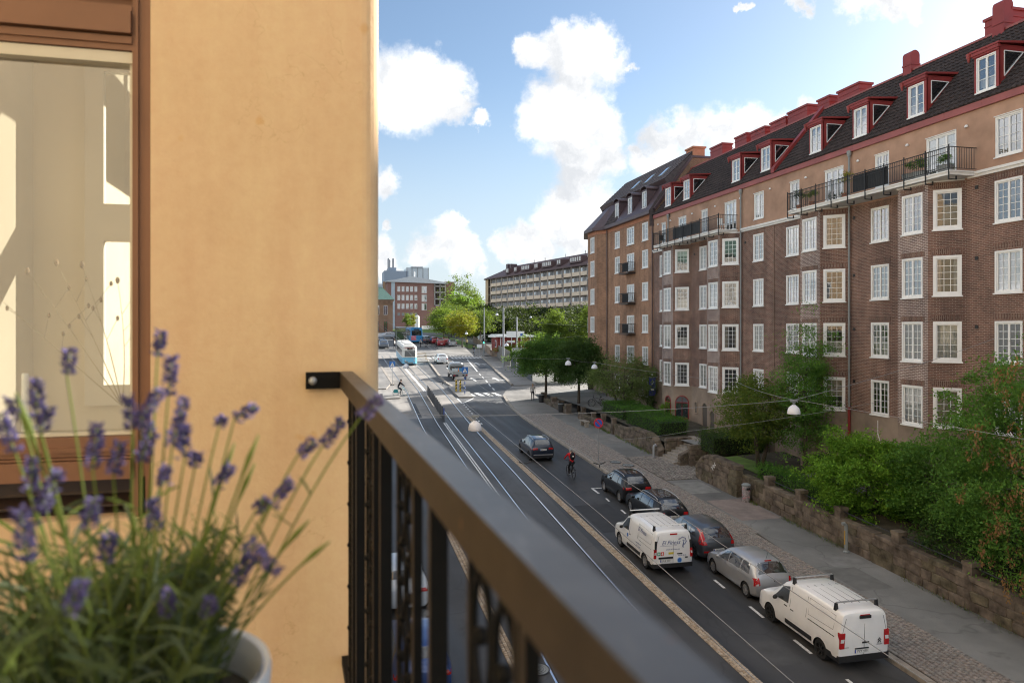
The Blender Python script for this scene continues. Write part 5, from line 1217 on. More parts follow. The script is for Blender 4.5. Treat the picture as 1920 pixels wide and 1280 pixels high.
# ------------------------------------------------------------------ lavender in a white pot
def pxray(u, v): a = (u-960)/1400; q = (617-v)/1400; s, c = math.sin(YAW), math.cos(YAW); return Vector((s+a*c, c-a*s, q))
def lavender():
    C = Vector((-.245, 1.04, -.443))
    pot = thing('flower_pot', 'glossy white flower pot with rolled rim in front of the yellow wall', 'flower pot', C)
    b = MB(); b.lathe([(0, -.70), (.105, -.70), (.115, -.68), (.15, -.03), (.155, -.012), (.163, 0), (.168, .002), (.170, -.006), (.168, -.03), (.160, -.034)], n=48)
    b.v = [(x, y, z) for x, y, z in b.v]; b.build('body', plain('white_glazed_pot', (.90, .91, .93), .3, var=.03, spec=.5), pot, smooth=50)
    c = MB(); c.lathe([(.149, -.05), (.150, -.02), (.158, .000)], n=48); c.build('inner_rim', bpy.data.materials['white_glazed_pot'], pot, smooth=50)
    s = MB(); s.lathe([(0, -.035), (.1, -.04), (.150, -.05)], n=32); s.build('soil', M['soil'], pot)
    L = thing('lavender_plant', 'flowering lavender with grey green leaves and purple spikes growing in the white pot', 'plant', C)
    leaf = leafmat('lavender_leaf', [(.055, .085, .045), (.10, .13, .08), (.075, .105, .04), (.14, .165, .12), (.12, .15, .045)], .25)
    stemm = leafmat('lavender_stem', [(.13, .18, .035), (.19, .24, .05), (.10, .14, .05)], .2)
    purple = leafmat('lavender_floret', [(.085, .07, .20), (.14, .11, .30), (.04, .04, .12), (.24, .19, .42), (.06, .055, .16)], .2)
    r = random.Random(5)
    def blade(b, p, d, ln, w, bend):
        d = d.normalized(); side = d.cross(Vector((r.uniform(-1, 1), r.uniform(-1, 1), .3))).normalized(); n0 = len(b.v); K = 4
        q = p.copy()
        for i in range(K+1):
            t = i/K; ww = w*(.55+.9*t*(1-t)*1.8 if t < 1 else .15); b.v += [tuple(q-side*ww), tuple(q+side*ww)]
            d = (d+Vector((0, 0, -bend/K))).normalized(); q = q+d*ln/K
        for i in range(K): b.f.append((n0+2*i, n0+2*i+1, n0+2*i+3, n0+2*i+2)); b.m.append(0)
    class Leaves:
        def __init__(s): s.all = []
        def next(s, p): b = MB(); s.all.append((b, p)); return b
    lv = Leaves(); st = MB()
    for i in range(330):      # woody shoots with whorls of narrow leaves
        a = r.uniform(0, 6.283); q = math.sqrt(r.random())*.13; p = Vector((q*math.cos(a)-.03, q*math.sin(a), -.04))
        d = Vector((math.cos(a)*q*4.5+r.uniform(-.3, .3), math.sin(a)*q*4.5+r.uniform(-.3, .3), 1.0+r.random()*.4)).normalized(); H = r.uniform(.08, .25)
        if p.x > .055: d = Vector((d.x*.25-.1, d.y, 1.0)).normalized(); H = min(H, .2)
        pts = [p+d*H*t+Vector((0, 0, -.04*t*t)) for t in (0, .35, .7, 1)]; st.tube(pts, [.0022, .002, .0016, .001], 4, False)
        for j in range(11):
            t = .2+.8*j/10; pp = p+d*H*t+Vector((0, 0, -.04*t*t)); aa = r.uniform(0, 6.28)
            blade(lv.next(pp), pp, Vector((math.cos(aa), math.sin(aa), r.uniform(.2, 1.3)))+d*.5, r.uniform(.028, .07), r.uniform(.0015, .003), r.uniform(.0, .9))
    stuff(st.build('shoots', stemm, L, smooth=True))
    # flower stems: tip position (ray, distance), spike length, lean
    heads = [(303, 622, .98, .034, (.15, .1)), (322, 670, .93, .050, (.1, 0)), (345, 750, .88, .058, (.25, 0)), (300, 735, .9, .035, (.7, .1)), (262, 772, .9, .04, (-.4, 0)), (368, 850, .95, .018, (.1, 0)),
        (478, 762, .98, .030, (1.6, .1)), (415, 786, .98, .012, (.3, 0)), (430, 876, .95, .030, (.6, 0)), (640, 790, .98, .040, (.75, 0)), (712, 748, 1.02, .038, (1.0, 0)), (588, 828, .98, .026, (1.2, 0)), (545, 903, .95, .038, (.9, .1)), (498, 938, .97, .02, (.9, 0)),
        (132, 655, .95, .034, (.15, 0)), (70, 712, .9, .05, (.05, 0)), (20, 745, .9, .03, (-.4, 0)), (90, 765, .9, .03, (.3, 0)), (182, 800, .85, .05, (.12, 0)), (240, 745, .9, .04, (-.1, 0)), (285, 800, .88, .045, (.3, 0)), (110, 885, .78, .06, (.5, 0)), (175, 935, .8, .035, (.2, 0)), (38, 960, .72, .05, (-.1, 0)),
        (520, 1070, .85, .050, (.9, .1)), (470, 1040, .86, .04, (.5, 0)), (312, 880, .88, .02, (.3, 0)), (288, 940, .86, .035, (0, 0)), (0, 775, .85, .05, (-.3, 0)), (205, 1005, .8, .03, (.2, 0)), (395, 1125, .85, .02, (.2, 0)), (315, 1110, .85, .03, (.1, 0)), (60, 860, .85, .04, (.1, 0)), (150, 1095, .7, .03, (.4, 0)), (345, 800, .9, .04, (.0, 0)), (225, 830, .88, .04, (.2, 0))]
    for u, v, dist, ln, (lx, ly) in heads:
        tip = pxray(u, v)*dist-C; base = Vector((max(-.12, min(.10, tip.x*.35)), max(-.1, min(.1, (tip.y)*.35)), -.03))
        dirn = Vector((lx, ly-.1, 1.0)).normalized()
        if (u, v) == (520, 1070): dirn = Vector((.7, 0, -.75)).normalized()
        s0 = tip-dirn*ln; mid = base.lerp(s0, .55)+Vector((0, 0, .10*abs(tip.x)+.02)) if abs(tip.x-base.x) < .3 else base.lerp(s0, .5)+Vector((-.02, 0, .03))
        pts = []
        for i in range(9):
            t = i/8; pts.append(base*(1-t)**2+mid*2*t*(1-t)+s0*t*t)
        b = MB(); b.tube(pts+[tip], [.0014]*8+[.0012, .001], 5); so = b.build('flower_stem', stemm, L, smooth=True)
        f = MB(); n = int(24+ln*1500)
        for i in range(n):
            t = r.random()
            if .12 < t < .22 and r.random() < .75: continue
            pp = s0+dirn*ln*t; aa = r.uniform(0, 6.283); x = dirn.orthogonal().normalized(); y = dirn.cross(x); o = x*math.cos(aa)+y*math.sin(aa)
            rad = .0070*(1-.45*t); q = pp+o*rad*.6; e = (o*.9+dirn*r.uniform(.3, 1.1)).normalized(); ll = r.uniform(.006, .0105); sd = e.cross(dirn).normalized()*r.uniform(.0024, .0042); nn = e.cross(sd).normalized()*.0016
            k = len(f.v); f.v += [tuple(q), tuple(q+e*ll*.5+sd), tuple(q+e*ll*.5+nn), tuple(q+e*ll*.5-sd), tuple(q+e*ll*.5-nn), tuple(q+e*ll)]
            for a_, c_ in ((1, 2), (2, 3), (3, 4), (4, 1)): f.f += [(k, k+a_, k+c_), (k+5, k+c_, k+a_)]; f.m += [0, 0]
        f.build('flower_spike', purple, so)
        # stem leaves
        for i in range(4): blade(lv.next(pts[2+i]), pts[2+i], Vector((r.uniform(-1, 1), r.uniform(-1, 1), .8)), r.uniform(.03, .055), .0018, .5)
    for u, v, dist in ((485, 815, .97), (478, 868, .99), (580, 975, .95), (440, 830, .98), (618, 1015, .95), (30, 735, .8), (372, 1015, .9), (250, 960, .82)):   # green buds
        tip = pxray(u, v)*dist-C; base = Vector((max(-.1, min(.1, tip.x*.3)), 0, -.03)); b = MB(); mid = base.lerp(tip, .6)+Vector((0, 0, .03))
        pts = [base*(1-t)**2+mid*2*t*(1-t)+tip*t*t for t in [i/8 for i in range(9)]]; b.tube(pts, [.0016]*7+[.0038, .001], 5); b.build('flower_stem', stemm, L, smooth=True)
    size = lambda e: (Vector(e[0].v[0])-Vector(e[0].v[-1])).length/(C+e[1]).length*(.6 if e[1].z < .02 else 1)
    order = sorted(lv.all, key=size, reverse=True); rest = MB()
    for i, (b, p) in enumerate(order):
        if i < 300: b.build('leaf', leaf, L, smooth=True)
        else:
            k = len(rest.v); rest.v += b.v; rest.f += [tuple(k+q for q in f) for f in b.f]; rest.m += b.m
    stuff(rest.build('foliage', leaf, L, smooth=True))
lavender()
# things on the window sill inside
c = MB(); c.lathe([(.0, .0), (.011, .0), (.011, .2), (.008, .205), (0, .205)], n=16); o = c.build('candle', M['white'], None, smooth=40); p = pxray(118, 808)*3.0; o.location = (p.x, 2.96, -.36); tag(o, 'white candle standing inside the balcony window', 'candle')
def twigs():
    O = Vector((-.74, 3.0, -.28)); t = thing('dried_branch', 'dry seed head branch standing behind the window pane beside the frame', 'branch', O); r = random.Random(3)
    m = plain('dry_stem', (.34, .27, .15), .8); h = plain('dry_seed_head', (.22, .15, .08), .9)
    for k in range(5):
        tip = Vector((-.42+.10*k, .05*r.uniform(-1, 1), .42+.09*k-.02*k*k)); mid = tip*.5+Vector((.03, 0, -.03))
        b = MB(); pts = [mid*2*q*(1-q)+tip*q*q for q in [i/8 for i in range(9)]]; b.tube(pts, [.0022-.0002*i for i in range(9)], 5); s = b.build('twig', m, t, smooth=True)
        f = MB(); f.ball(tip, .008, 8, (1, 1, 1.7))
        for q in range(3):
            e = pts[4+q]+Vector((r.uniform(-.07, .07), 0, r.uniform(.05, .1))); f.tube([pts[4+q], e], .0008, 4); f.ball(e, .006, 8, (1, 1, 1.7))
        f.build('seed_head', h, s, smooth=True)
twigs()
# ------------------------------------------------------------------ stone walls, steps
M['stone'] = plain('brown_granite_block', (.13, .103, .08), .9, var=.55, scale=2.2, bump=.55, bscale=9, spec=.25)
M['stone2'] = plain('mossy_granite_block', (.115, .097, .066), .95, var=.55, scale=2.6, bump=.55, bscale=9, spec=.2)
M['stone3'] = plain('pale_granite_block', (.155, .125, .095), .9, var=.55, scale=2.2, bump=.55, bscale=9, spec=.25)
M['mortar'] = plain('dark_wall_mortar', (.13, .105, .08), .95, var=.3, scale=5, bump=.4)
STM = [M['stone'], M['stone'], M['stone2'], M['stone3']]
_stone = []
def stone_mesh():
    if not _stone:
        r = random.Random(9)
        for i in range(16):
            bm = bmesh.new(); bmesh.ops.create_cube(bm, size=1)
            for v in bm.verts: v.co *= 1.0; v.co += Vector((r.uniform(-.09, .09), r.uniform(-.07, .07), r.uniform(-.10, .10)))
            bmesh.ops.bevel(bm, geom=bm.edges[:], offset=.07, segments=1, affect='EDGES')
            for v in bm.verts: v.co += Vector((r.uniform(-.02, .02), r.uniform(-.02, .02), r.uniform(-.02, .02)))
            me = bpy.data.meshes.new('stone'); bm.to_mesh(me); bm.free(); me.materials.append(STM[i % 4]); _stone.append(me)
    return rnd.choice(_stone)
def stone_wall(label, p0, p1, zb0, zb1, zt, th=.4, rowh=.36, lenr=(.45, 1.0), coping=True, base_drop=.25):
    """dry looking granite wall along p0-p1; zb: ground at both ends; zt(s): top"""
    p0, p1 = Vector(p0), Vector(p1); L = (p1-p0).length; t = (p1-p0)/L; ang = math.atan2(t.y, t.x)
    W = thing('stone_wall', label, 'wall', (p0.x, p0.y, zb0), 0)
    core = MB(); n = max(2, int(L/.8))
    nn = Vector((-t.y, t.x))*(th*.36)
    for i in range(n):
        s0, s1 = L*i/n, L*(i+1)/n; a, c = p0+t*s0, p0+t*s1; za, zc = zb0+(zb1-zb0)*s0/L-base_drop, zb0+(zb1-zb0)*s1/L-base_drop
        core.hexa([(*(a-nn), za), (*(c-nn), zc), (*(c+nn), zc), (*(a+nn), za), (*(a-nn), zt(s0)-.06), (*(c-nn), zt(s1)-.06), (*(c+nn), zt(s1)-.06), (*(a+nn), zt(s0)-.06)])
    core.build('wall_core', M['mortar'], W, world=True)
    cop = .17 if coping else 0
    slope = math.atan2(zb1-zb0, L)
    zbf = lambda s: zb0+(zb1-zb0)*s/L
    r = 0
    maxh = max(zt(L*i/20)-zbf(L*i/20) for i in range(21))
    while r*rowh < maxh-cop:
        s = rnd.uniform(-.3, 0) if r % 2 else 0
        while s < L:
            ln = rnd.uniform(*lenr); s1 = min(L, s+ln); s0 = max(0, s); m = (s0+s1)/2; z0 = zbf(m)+r*rowh-(.1 if r == 0 else 0); z1 = min(zbf(m)+(r+1)*rowh, zt(m)-cop)
            if z1-z0 > .08 and s1-s0 > .12:
                o = obj('stone', stone_mesh(), W, (p0.x+t.x*m-p0.x, p0.y+t.y*m-p0.y, (z0+z1)/2-zb0), (0, -slope if abs(slope) > .001 else 0, ang))
                o.rotation_euler = Matrix.Rotation(ang, 3, 'Z').to_euler(); o.rotation_euler.y = -slope
                o.rotation_euler.y += rnd.uniform(-.05, .05); o.scale = (s1-s0-.005, th*rnd.uniform(.94, 1.12), z1-z0+rnd.uniform(-.02, .03))
            s = s1
        r += 1
    if coping:
        s = 0
        while s < L-.1:
            ln = rnd.uniform(.7, 1.3); s1 = min(L, s+ln); m = (s+s1)/2; dz = zt(s1)-zt(s)
            o = obj('coping_stone', stone_mesh(), W, (t.x*m, t.y*m, (zt(s)+zt(s1))/2-.09-zb0)); o.rotation_euler = Matrix.Rotation(ang, 3, 'Z').to_euler(); o.rotation_euler.y = -math.atan2(dz, s1-s)
            o.scale = (math.hypot(s1-s, dz)-.02, th*1.12, .19); s = s1
    return W
def pier(W, x, y, zb, zt, w=.40):
    b = MB(); wz = W.location
    b.prism([(x-w/2, y-w/2), (x+w/2, y-w/2), (x+w/2, y+w/2), (x-w/2, y+w/2)], zb, zt-.14); o = b.build('pier', M['stone'], W, world=True)
    b = MB(); b.prism([(x-w*.56, y-w*.56), (x+w*.56, y-w*.56), (x+w*.56, y+w*.56), (x-w*.56, y+w*.56)], zt-.14, zt); c = b.build('pier_cap', M['stone3'], o); c.location = -Vector(wz)
g = lambda y: gz(y)+.125
W1 = stone_wall('long granite garden wall with square piers along the near pavement', (22.25, 13.0), (22.25, 37.0), g(13), g(37), lambda s: g(13+s)+1.22)
for y in (15, 18.6, 22.0, 25.5, 29.0, 31.9, 34.6): pier(W1, 22.27, y, g(y), g(y)+1.68)
b = MB()
for i, y in enumerate((15, 18.6, 22.0, 25.5, 29.0, 31.9)):
    y2 = (15, 18.6, 22.0, 25.5, 29.0, 31.9, 34.6)[i+1]; b.tube([(22.25, y+.2, g(y)+1.5), (22.25, y2-.2, g(y2)+1.5)], .022, 5)
b.build('wall_rail', M['black'], W1, world=True)
W2 = stone_wall('peaked granite wing wall with pale scratched letters beside the cobbled forecourt', (21.9, 36.9), (21.9, 41.5), g(37), g(41.5), lambda s: lerp([(0, -7.5), (3.2, -7.35), (3.6, -7.42), (4.6, -8.35)], s), th=.5)
obj('scratched_mark', text_mesh('Yec', .42, M['white_far'], shear=.2), W2, (-.30, 2.35, -7.95-W2.location.z), (R(90), R(-50), R(-90)))
W3 = stone_wall('granite flank wall sloping down to the left side of the steps', (22.0, 47.1), (22.0, 55.2), g(47), g(55), lambda s: lerp([(0, -8.25), (1.3, -7.28), (5.2, -7.22), (5.6, -7.55), (8.1, -7.45)], s), th=.45)
W4 = stone_wall('low far garden wall with small square piers below the clipped hedge', (22.0, 55.3), (21.6, 63.0), g(55), g(63), lambda s: lerp([(0, -7.7), (7.7, -7.35)], s), th=.4)
for y, zt in ((55.5, -7.0), (57.8, -6.95), (60.2, -7.05), (62.8, -6.9)): pier(W4, 21.85, y, g(y), zt, .34)
W5 = stone_wall('stub of low granite wall under the round clipped trees', (21.3, 65.4), (21.3, 73.5), g(65), g(73), lambda s: lerp([(0, -7.15), (8, -6.95)], s), th=.42)
for y in (65.5, 67.7, 70.0, 73.4): pier(W5, 21.3, y, g(y), g(y)+.95, .5)
W6 = stone_wall('retaining wall of big granite blocks on the right of the steps', (22.6, 44.3), (27.3, 43.4), -8.85, -8.8, lambda s: -7.5, th=.4)
W7 = stone_wall('short granite cheek wall on the right side of the steps', (22.0, 44.45), (24.2, 44.75), -8.95, -7.9, lambda s: lerp([(0, -8.15), (1.3, -7.65), (2.2, -7.55)], s), th=.35)
W8 = stone_wall('short granite cheek wall on the left side of the steps', (22.3, 47.1), (26.8, 47.0), -8.9, -7.9, lambda s: -7.42, th=.35)
st = thing('stone_steps', 'grey granite steps climbing from the pavement between the two flank walls', 'steps', (22.1, 45.9, g(45.9)))
sm = MB(); sm.box(0, .46, -1.15, 1.15, 0, .155); sme = sm.mesh('step', M['granite'])
for i in range(9): o = obj('step', sme, st, (.30*i-.35, .06*i-.1, .155*i-.04))
# ------------------------------------------------------------------ signs, bins, posts
def round_sign(x, y, z, lab):
    t = thing('road_sign', lab, 'road sign', (x, y, z))
    b = MB(); b.tube([(0, 0, 0), (0, 0, 2.75)], .03, 8); b.build('post', M['steel'], t, smooth=40)
    for nm, r, yy, c in (('rim', .33, -.035, plain('sign_red', (.62, .03, .04), .4, var=0)), ('face', .25, -.041, plain('sign_blue', (.03, .12, .52), .4, var=0))):
        b = MB(); b.lathe([(0, -.012), (r, -.012), (r, .012), (0, .012)], (0, yy, 2.5), 28, 'y'); b.build(nm, c, t)
    b = MB(); b.obox((0, -.056, 2.5), (.19, 0, -.19), (.032, 0, .032), (0, .003, 0)); b.build('slash', bpy.data.materials['sign_red'], t)
    return t
round_sign(17.33, 46.8, gz(46.8)+.12, 'round blue and red no parking sign on a thin grey post')
def ped_sign(x, y, z, h, lab, s=.33, striped=False):
    t = thing('crossing_sign', lab, 'road sign', (x, y, z)); b = MB(); b.tube([(0, 0, 0), (0, 0, h)], .035, 8); b.build('post', M['steel'], t)
    if striped:
        for i in range(4): b = MB(); b.tube([(0, -.0, .15+i*.5), (0, 0, .4+i*.5)], .05, 8); b.build('post_band', plain('band_blue', (.03, .10, .35), .5, var=0) if 'band_blue' not in bpy.data.materials else bpy.data.materials['band_blue'], t)
    b = MB(); b.box(-s, s, -.05, -.03, h-2*s, h); b.build('face', plain('crossing_blue', (.03, .16, .48), .4, var=0), t)
    b = MB(); b.poly((-s*.75, -.054, h-1.75*s), (s*.75, -.054, h-1.75*s), (0, -.054, h-.3*s)); b.build('triangle', M['white'], t)
    b = MB(); zc = h-1.15*s; b.tube([(.0, -.06, zc+.06), (.02, -.06, zc-.1), (.09, -.06, zc-.19)], .02, 4); b.tube([(.02, -.06, zc-.1), (-.08, -.06, zc-.19)], .02, 4); b.ball((.0, -.06, zc+.11), .035, 6); b.tube([(-.07, -.06, zc), (.0, -.06, zc+.04), (.07, -.06, zc-.02)], .015, 4); b.build('walker', M['black'], t)
ped_sign(14.2, 79.6, gz(79.6)+.13, 3.0, 'blue pedestrian crossing sign on banded post at the near traffic island', .34, True)
ped_sign(7.15, 88.5, gz(88.5)+.1, 2.9, 'blue pedestrian crossing sign at the far left tram platform', .33)
for x, y in ((13.75, 82.6), (14.15, 82.2)):
    t = thing('marker_post', 'yellow traffic marker post on the near island, ' + ('farther of the pair' if x < 14 else 'nearer of the pair'), 'marker post', (x, y, gz(y)+.13)); b = MB(); b.box(-.09, .09, -.05, .05, 0, 1.25); b.build('board', plain('marker_yellow', (.62, .42, .03), .5, var=0), t); b = MB()
    for i in range(3): b.hexa([(-.091, -.052, .2+i*.36), (.091, -.052, .32+i*.36), (.091, -.051, .32+i*.36), (-.091, -.051, .2+i*.36), (-.091, -.052, .34+i*.36), (.091, -.052, .46+i*.36), (.091, -.051, .46+i*.36), (-.091, -.051, .34+i*.36)])
    b.build('stripe', M['black'], t)
def median_fence():
    t = thing('median_fence', 'dark solid fence between the two tram tracks', 'fence', (10, 72, gz(72))); n = 12
    pm = MB(); pm.box(-.03, .03, -.03, .03, 0, 1.12); pme = pm.mesh('post', M['black'])
    for i in range(n+1):
        y = 64.1+i*16.4/n; x = xc(y)+.02; obj('post', pme, t, (x-10, y-72, gz(y)-gz(72)))
        if i < n:
            y2 = y+16.4/n; x2 = xc(y2)+.02; b = MB(); b.hexa([(x-.012, y, gz(y)+.05), (x+.012, y, gz(y)+.05), (x2+.012, y2, gz(y2)+.05), (x2-.012, y2, gz(y2)+.05), (x-.012, y, gz(y)+1.05), (x+.012, y, gz(y)+1.05), (x2+.012, y2, gz(y2)+1.05), (x2-.012, y2, gz(y2)+1.05)])
            b.build('panel', plain('dark_fence_mesh', (.035, .036, .04), .6, var=.2, scale=6) if i == 0 else bpy.data.materials['dark_fence_mesh'], t, world=True)
    b = MB(); y = 64.1; b.box(xc(y)-.05, xc(y)+.05, y-.06, y-.03, gz(y)+.6, gz(y)+1.2); b.build('end_board', plain('keep_left_blue', (.04, .08, .3), .5, var=0), t, world=True)
median_fence()
t = thing('litter_bin', 'grey litter bin covered in graffiti scrawls against the garden wall', 'litter bin', (21.75, 36.0, g(36)))
b = MB(); b.lathe([(.0, 0), (.19, 0), (.21, .05), (.22, .82), (.20, .86), (0, .87)], n=12); b.build('body', plain('scrawled_grey_bin', (.28, .25, .25), .6, var=.5, scale=14), t, smooth=30)
b = MB(); b.lathe([(.24, .86), (.25, .93), (.15, .99), (0, 1.0)], n=12); b.build('hood', M['greysteel'], t, smooth=30)
b = MB(); r_ = random.Random(4)
for i in range(9): a = r_.uniform(2.6, 5.2); z = r_.uniform(.15, .75); b.tube([(.222*math.cos(a+q*.12), .222*math.sin(a+q*.12), z+.05*math.sin(q*3)) for q in range(5)], .010, 4)
b.build('graffiti', plain('pink_graffiti', (.55, .16, .20), .6, var=.1), t)
b = MB(); b.box(-.1, .1, -.235, -.2, .66, .78); b.build('opening', M['black'], t)
t = thing('pay_post', 'dark bent top post with yellow stripe beside the garden wall', 'post', (21.75, 28.0, g(28)))
b = MB(); b.tube([(0, 0, 0), (0, 0, 1.05), (-.02, 0, 1.18), (-.10, 0, 1.27), (-.20, 0, 1.25)], .075, 8); b.build('stem', M['greysteel'], t, smooth=40); b = MB(); b.box(-.085, -.07, -.03, .03, .35, .95); b.build('stripe', plain('dull_yellow', (.45, .27, .04), .6), t)
b = MB(); b.lathe([(.12, 0), (.13, .05), (.08, .09)], n=10); b.build('base', M['greysteel'], t)
t = thing('standpipe', 'short grey standpipe with rounded head at the foot of the steps', 'post', (21.35, 46.9, g(46.9))); b = MB(); b.tube([(0, 0, 0), (0, 0, .72), (.04, 0, .84), (.12, 0, .88), (.2, 0, .8)], .085, 8); b.build('stem', M['steel'], t, smooth=40); b = MB(); b.lathe([(.11, 0), (.11, .06)], n=10); b.build('foot', M['steel'], t)
t = thing('bench', 'small granite bench on the pavement against the far garden wall', 'bench', (20.7, 59.2, g(59.2))); b = MB(); b.box(-.2, .2, -.75, .75, .40, .48); b.build('seat', M['granite'], t)
lm = MB(); lm.box(-.16, .16, -.09, .09, 0, .40); lme = lm.mesh('leg', M['granite'])
for y in (-.55, .55): obj('leg', lme, t, (0, y, 0))
for (x, y, lab) in ((20.9, 73.0, 'dark round litter bin near the woman by the clipped trees'), (21.0, 66.6, 'black bin bag heap holder between the low wall piers')):
    t = thing('litter_bin', lab, 'litter bin', (x, y, g(y))); b = MB(); b.lathe([(0, 0), (.26, 0), (.3, .8), (.27, .84), (0, .86)], n=12); b.build('body', M['blackplastic'], t, smooth=30); b = MB(); b.lathe([(.31, .74), (.32, .8), (.31, .82)], n=12); b.build('rim', M['greysteel'], t)
t = thing('direction_sign', 'pale grey direction board with rows of black symbols on two posts', 'sign', (25.1, 98.5, gz(98.5)+.1))
for x in (-.5, .5): b = MB(); b.tube([(x, 0, 0), (x, 0, 3.5)], .05, 6); b.build('post', M['steel'], t)
b = MB(); b.box(-1.0, 1.0, -.06, -.04, 2.2, 3.6); b.build('board', plain('sign_grey', (.55, .56, .56), .5, var=.03), t)
for i in range(4): b = MB(); b.box(-.9, -.78, -.07, -.061, 2.35+i*.32, 2.5+i*.32); b.build('symbol', M['black'], t); b = MB(); b.box(-.62, .2+.12*i, -.07, -.061, 2.38+i*.32, 2.47+i*.32); b.build('line_of_lettering', M['greysteel'], t)
def pole(x, y, z0, z1, r, lab, m='steel'):
    t = thing('tram_pole', lab, 'pole', (x, y, z0)); b = MB(); b.tube([(0, 0, 0), (0, 0, z1-z0)], [r*1.15, r*.85], 10); b.build('mast', M[m], t, smooth=40); b = MB(); b.lathe([(r*2, 0), (r*2, .06), (r*1.2, .1)], n=10); b.build('base_plate', M['steel'], t); return t
pole(25.1, 108.1, gz(108)+.1, 3.2, .14, 'tall grey overhead line pole standing just left of the red kiosk front'); pole(27.5, 134, gz(134), 3.9, .12, 'grey overhead line pole beyond the red kiosk, left of the nearer pole', 'greysteel'); pole(25.3, 100.7, gz(100.7)+.1, 1.7, .13, 'grey overhead line pole behind the direction board')
t = thing('traffic_light', 'traffic light showing green at the far crossing', 'traffic light', (26.0, 127.3, gz(127.3)+.1)); b = MB(); b.tube([(0, 0, 0), (0, 0, 3.0)], .05, 8); b.build('post', M['greysteel'], t)
b = MB(); b.box(-.17, .17, -.1, .1, 2.2, 3.15); b.build('housing', M['black'], t)
em = Mat('green_signal_light'); em.col((.05, .8, .45)); em.b.inputs['Emission Color'].default_value = (.05, .9, .5, 1); em.b.inputs['Emission Strength'].default_value = 3
for z, m in ((2.95, M['black']), (2.67, M['black']), (2.38, em.m)): b = MB(); b.lathe([(0, -.02), (.1, -.02), (.1, 0)], (0, -.1, z), 12, 'y'); b.build('lens', m, t)
t = thing('info_post', 'small pale sign plate on a thin post beside the green traffic light', 'sign', (25.3, 127.5, gz(127)+.1)); b = MB(); b.tube([(0, 0, 0), (0, 0, 2.0)], .04, 6); b.build('post', M['steel'], t); b = MB(); b.box(-.45, .45, -.06, -.04, 1.5, 2.1); b.build('plate', M['white'], t)
# fences by the far pavement
def panel_fence(p0, p1, h0, n, mname, lab, step):
    p0, p1 = Vector(p0), Vector(p1); t = thing('fence', lab, 'fence', (p0.x, p0.y, gz(p0.y))); L = (p1-p0).length; d = (p1-p0)/L; nn = Vector((-d.y, d.x))*.02; k = int(L/step)
    for i in range(k):
        a, c = p0+d*(L*i/k+.02), p0+d*(L*(i+1)/k-.02); b = MB(); za, zc = gz(a.y), gz(c.y); b.hexa([(*(a-nn), za), (*(c-nn), zc), (*(c+nn), zc), (*(a+nn), za), (*(a-nn), za+h0), (*(c-nn), zc+h0), (*(c+nn), zc+h0), (*(a+nn), za+h0)]); b.build('plank' if step < 1 else 'panel', M[mname], t, world=True)
    return t
M['greywood'] = plain('grey_weathered_planks', (.20, .185, .165), .85, var=.25, scale=4); M['bluegrey'] = plain('blue_grey_fence', (.085, .095, .11), .7, var=.15)
panel_fence((28.1, 126), (26.6, 110), 2.3, 1, 'greywood', 'tall weathered plank fence below the red kiosk', .55); panel_fence((26.6, 109.6), (24.6, 90), 1.35, 1, 'bluegrey', 'blue grey metal fence along the far pavement', 1.6)
t = panel_fence((27.2, 126.6), (40, 124), 1.2, 1, 'plinth', 'brown retaining wall under the red kiosk', 1.3)
panel_fence((27.8, 130), (31.5, 166), 1.4, 1, 'plinth', 'low brown wall in front of the white parked cars', 3.0)
# ------------------------------------------------------------------ hanging street lamps and overhead wires
WIRE = plain('grey_wire', (.25, .26, .26), .5, var=.05); WIREP = plain('pale_wire', (.27, .28, .29), .5, var=.05)
def lamp(x, y, z, s=1.0, lab='', n=16):
    t = thing('street_lamp', lab, 'street lamp', (x, y, z), group='street lamps hanging over the road'); r = .25*s
    b = MB(); b.lathe([(0, .30), (.07, .30), (.09, .27), (.13, .25), (.20, .18), (.24, .07), (.25, -.04), (.245, -.05)], n=n); b.v = [tuple(s*q for q in p) for p in b.v]; b.build('shade', M['lampw'], t, smooth=50)
    b = MB(); b.lathe([(0, -.09), (.12, -.08), (.235, -.045)], n=n); b.v = [tuple(s*q for q in p) for p in b.v]; b.build('diffuser', M['white_far'], t, smooth=50)
    b = MB(); b.tube([(0, 0, .30*s), (0, 0, .42*s)], .03*s, 6); b.box(-.14*s, .14*s, -.04*s, .04*s, .42*s, .50*s); b.tube([(-.12*s, 0, .5*s), (-.05*s, 0, .36*s), (.06*s, 0, .36*s), (.13*s, 0, .5*s)], .012*s, 4); b.build('hanger', M['greysteel'], t)
M['lampw'] = plain('white_enamel_shade', (.70, .71, .74), .35, var=.04)
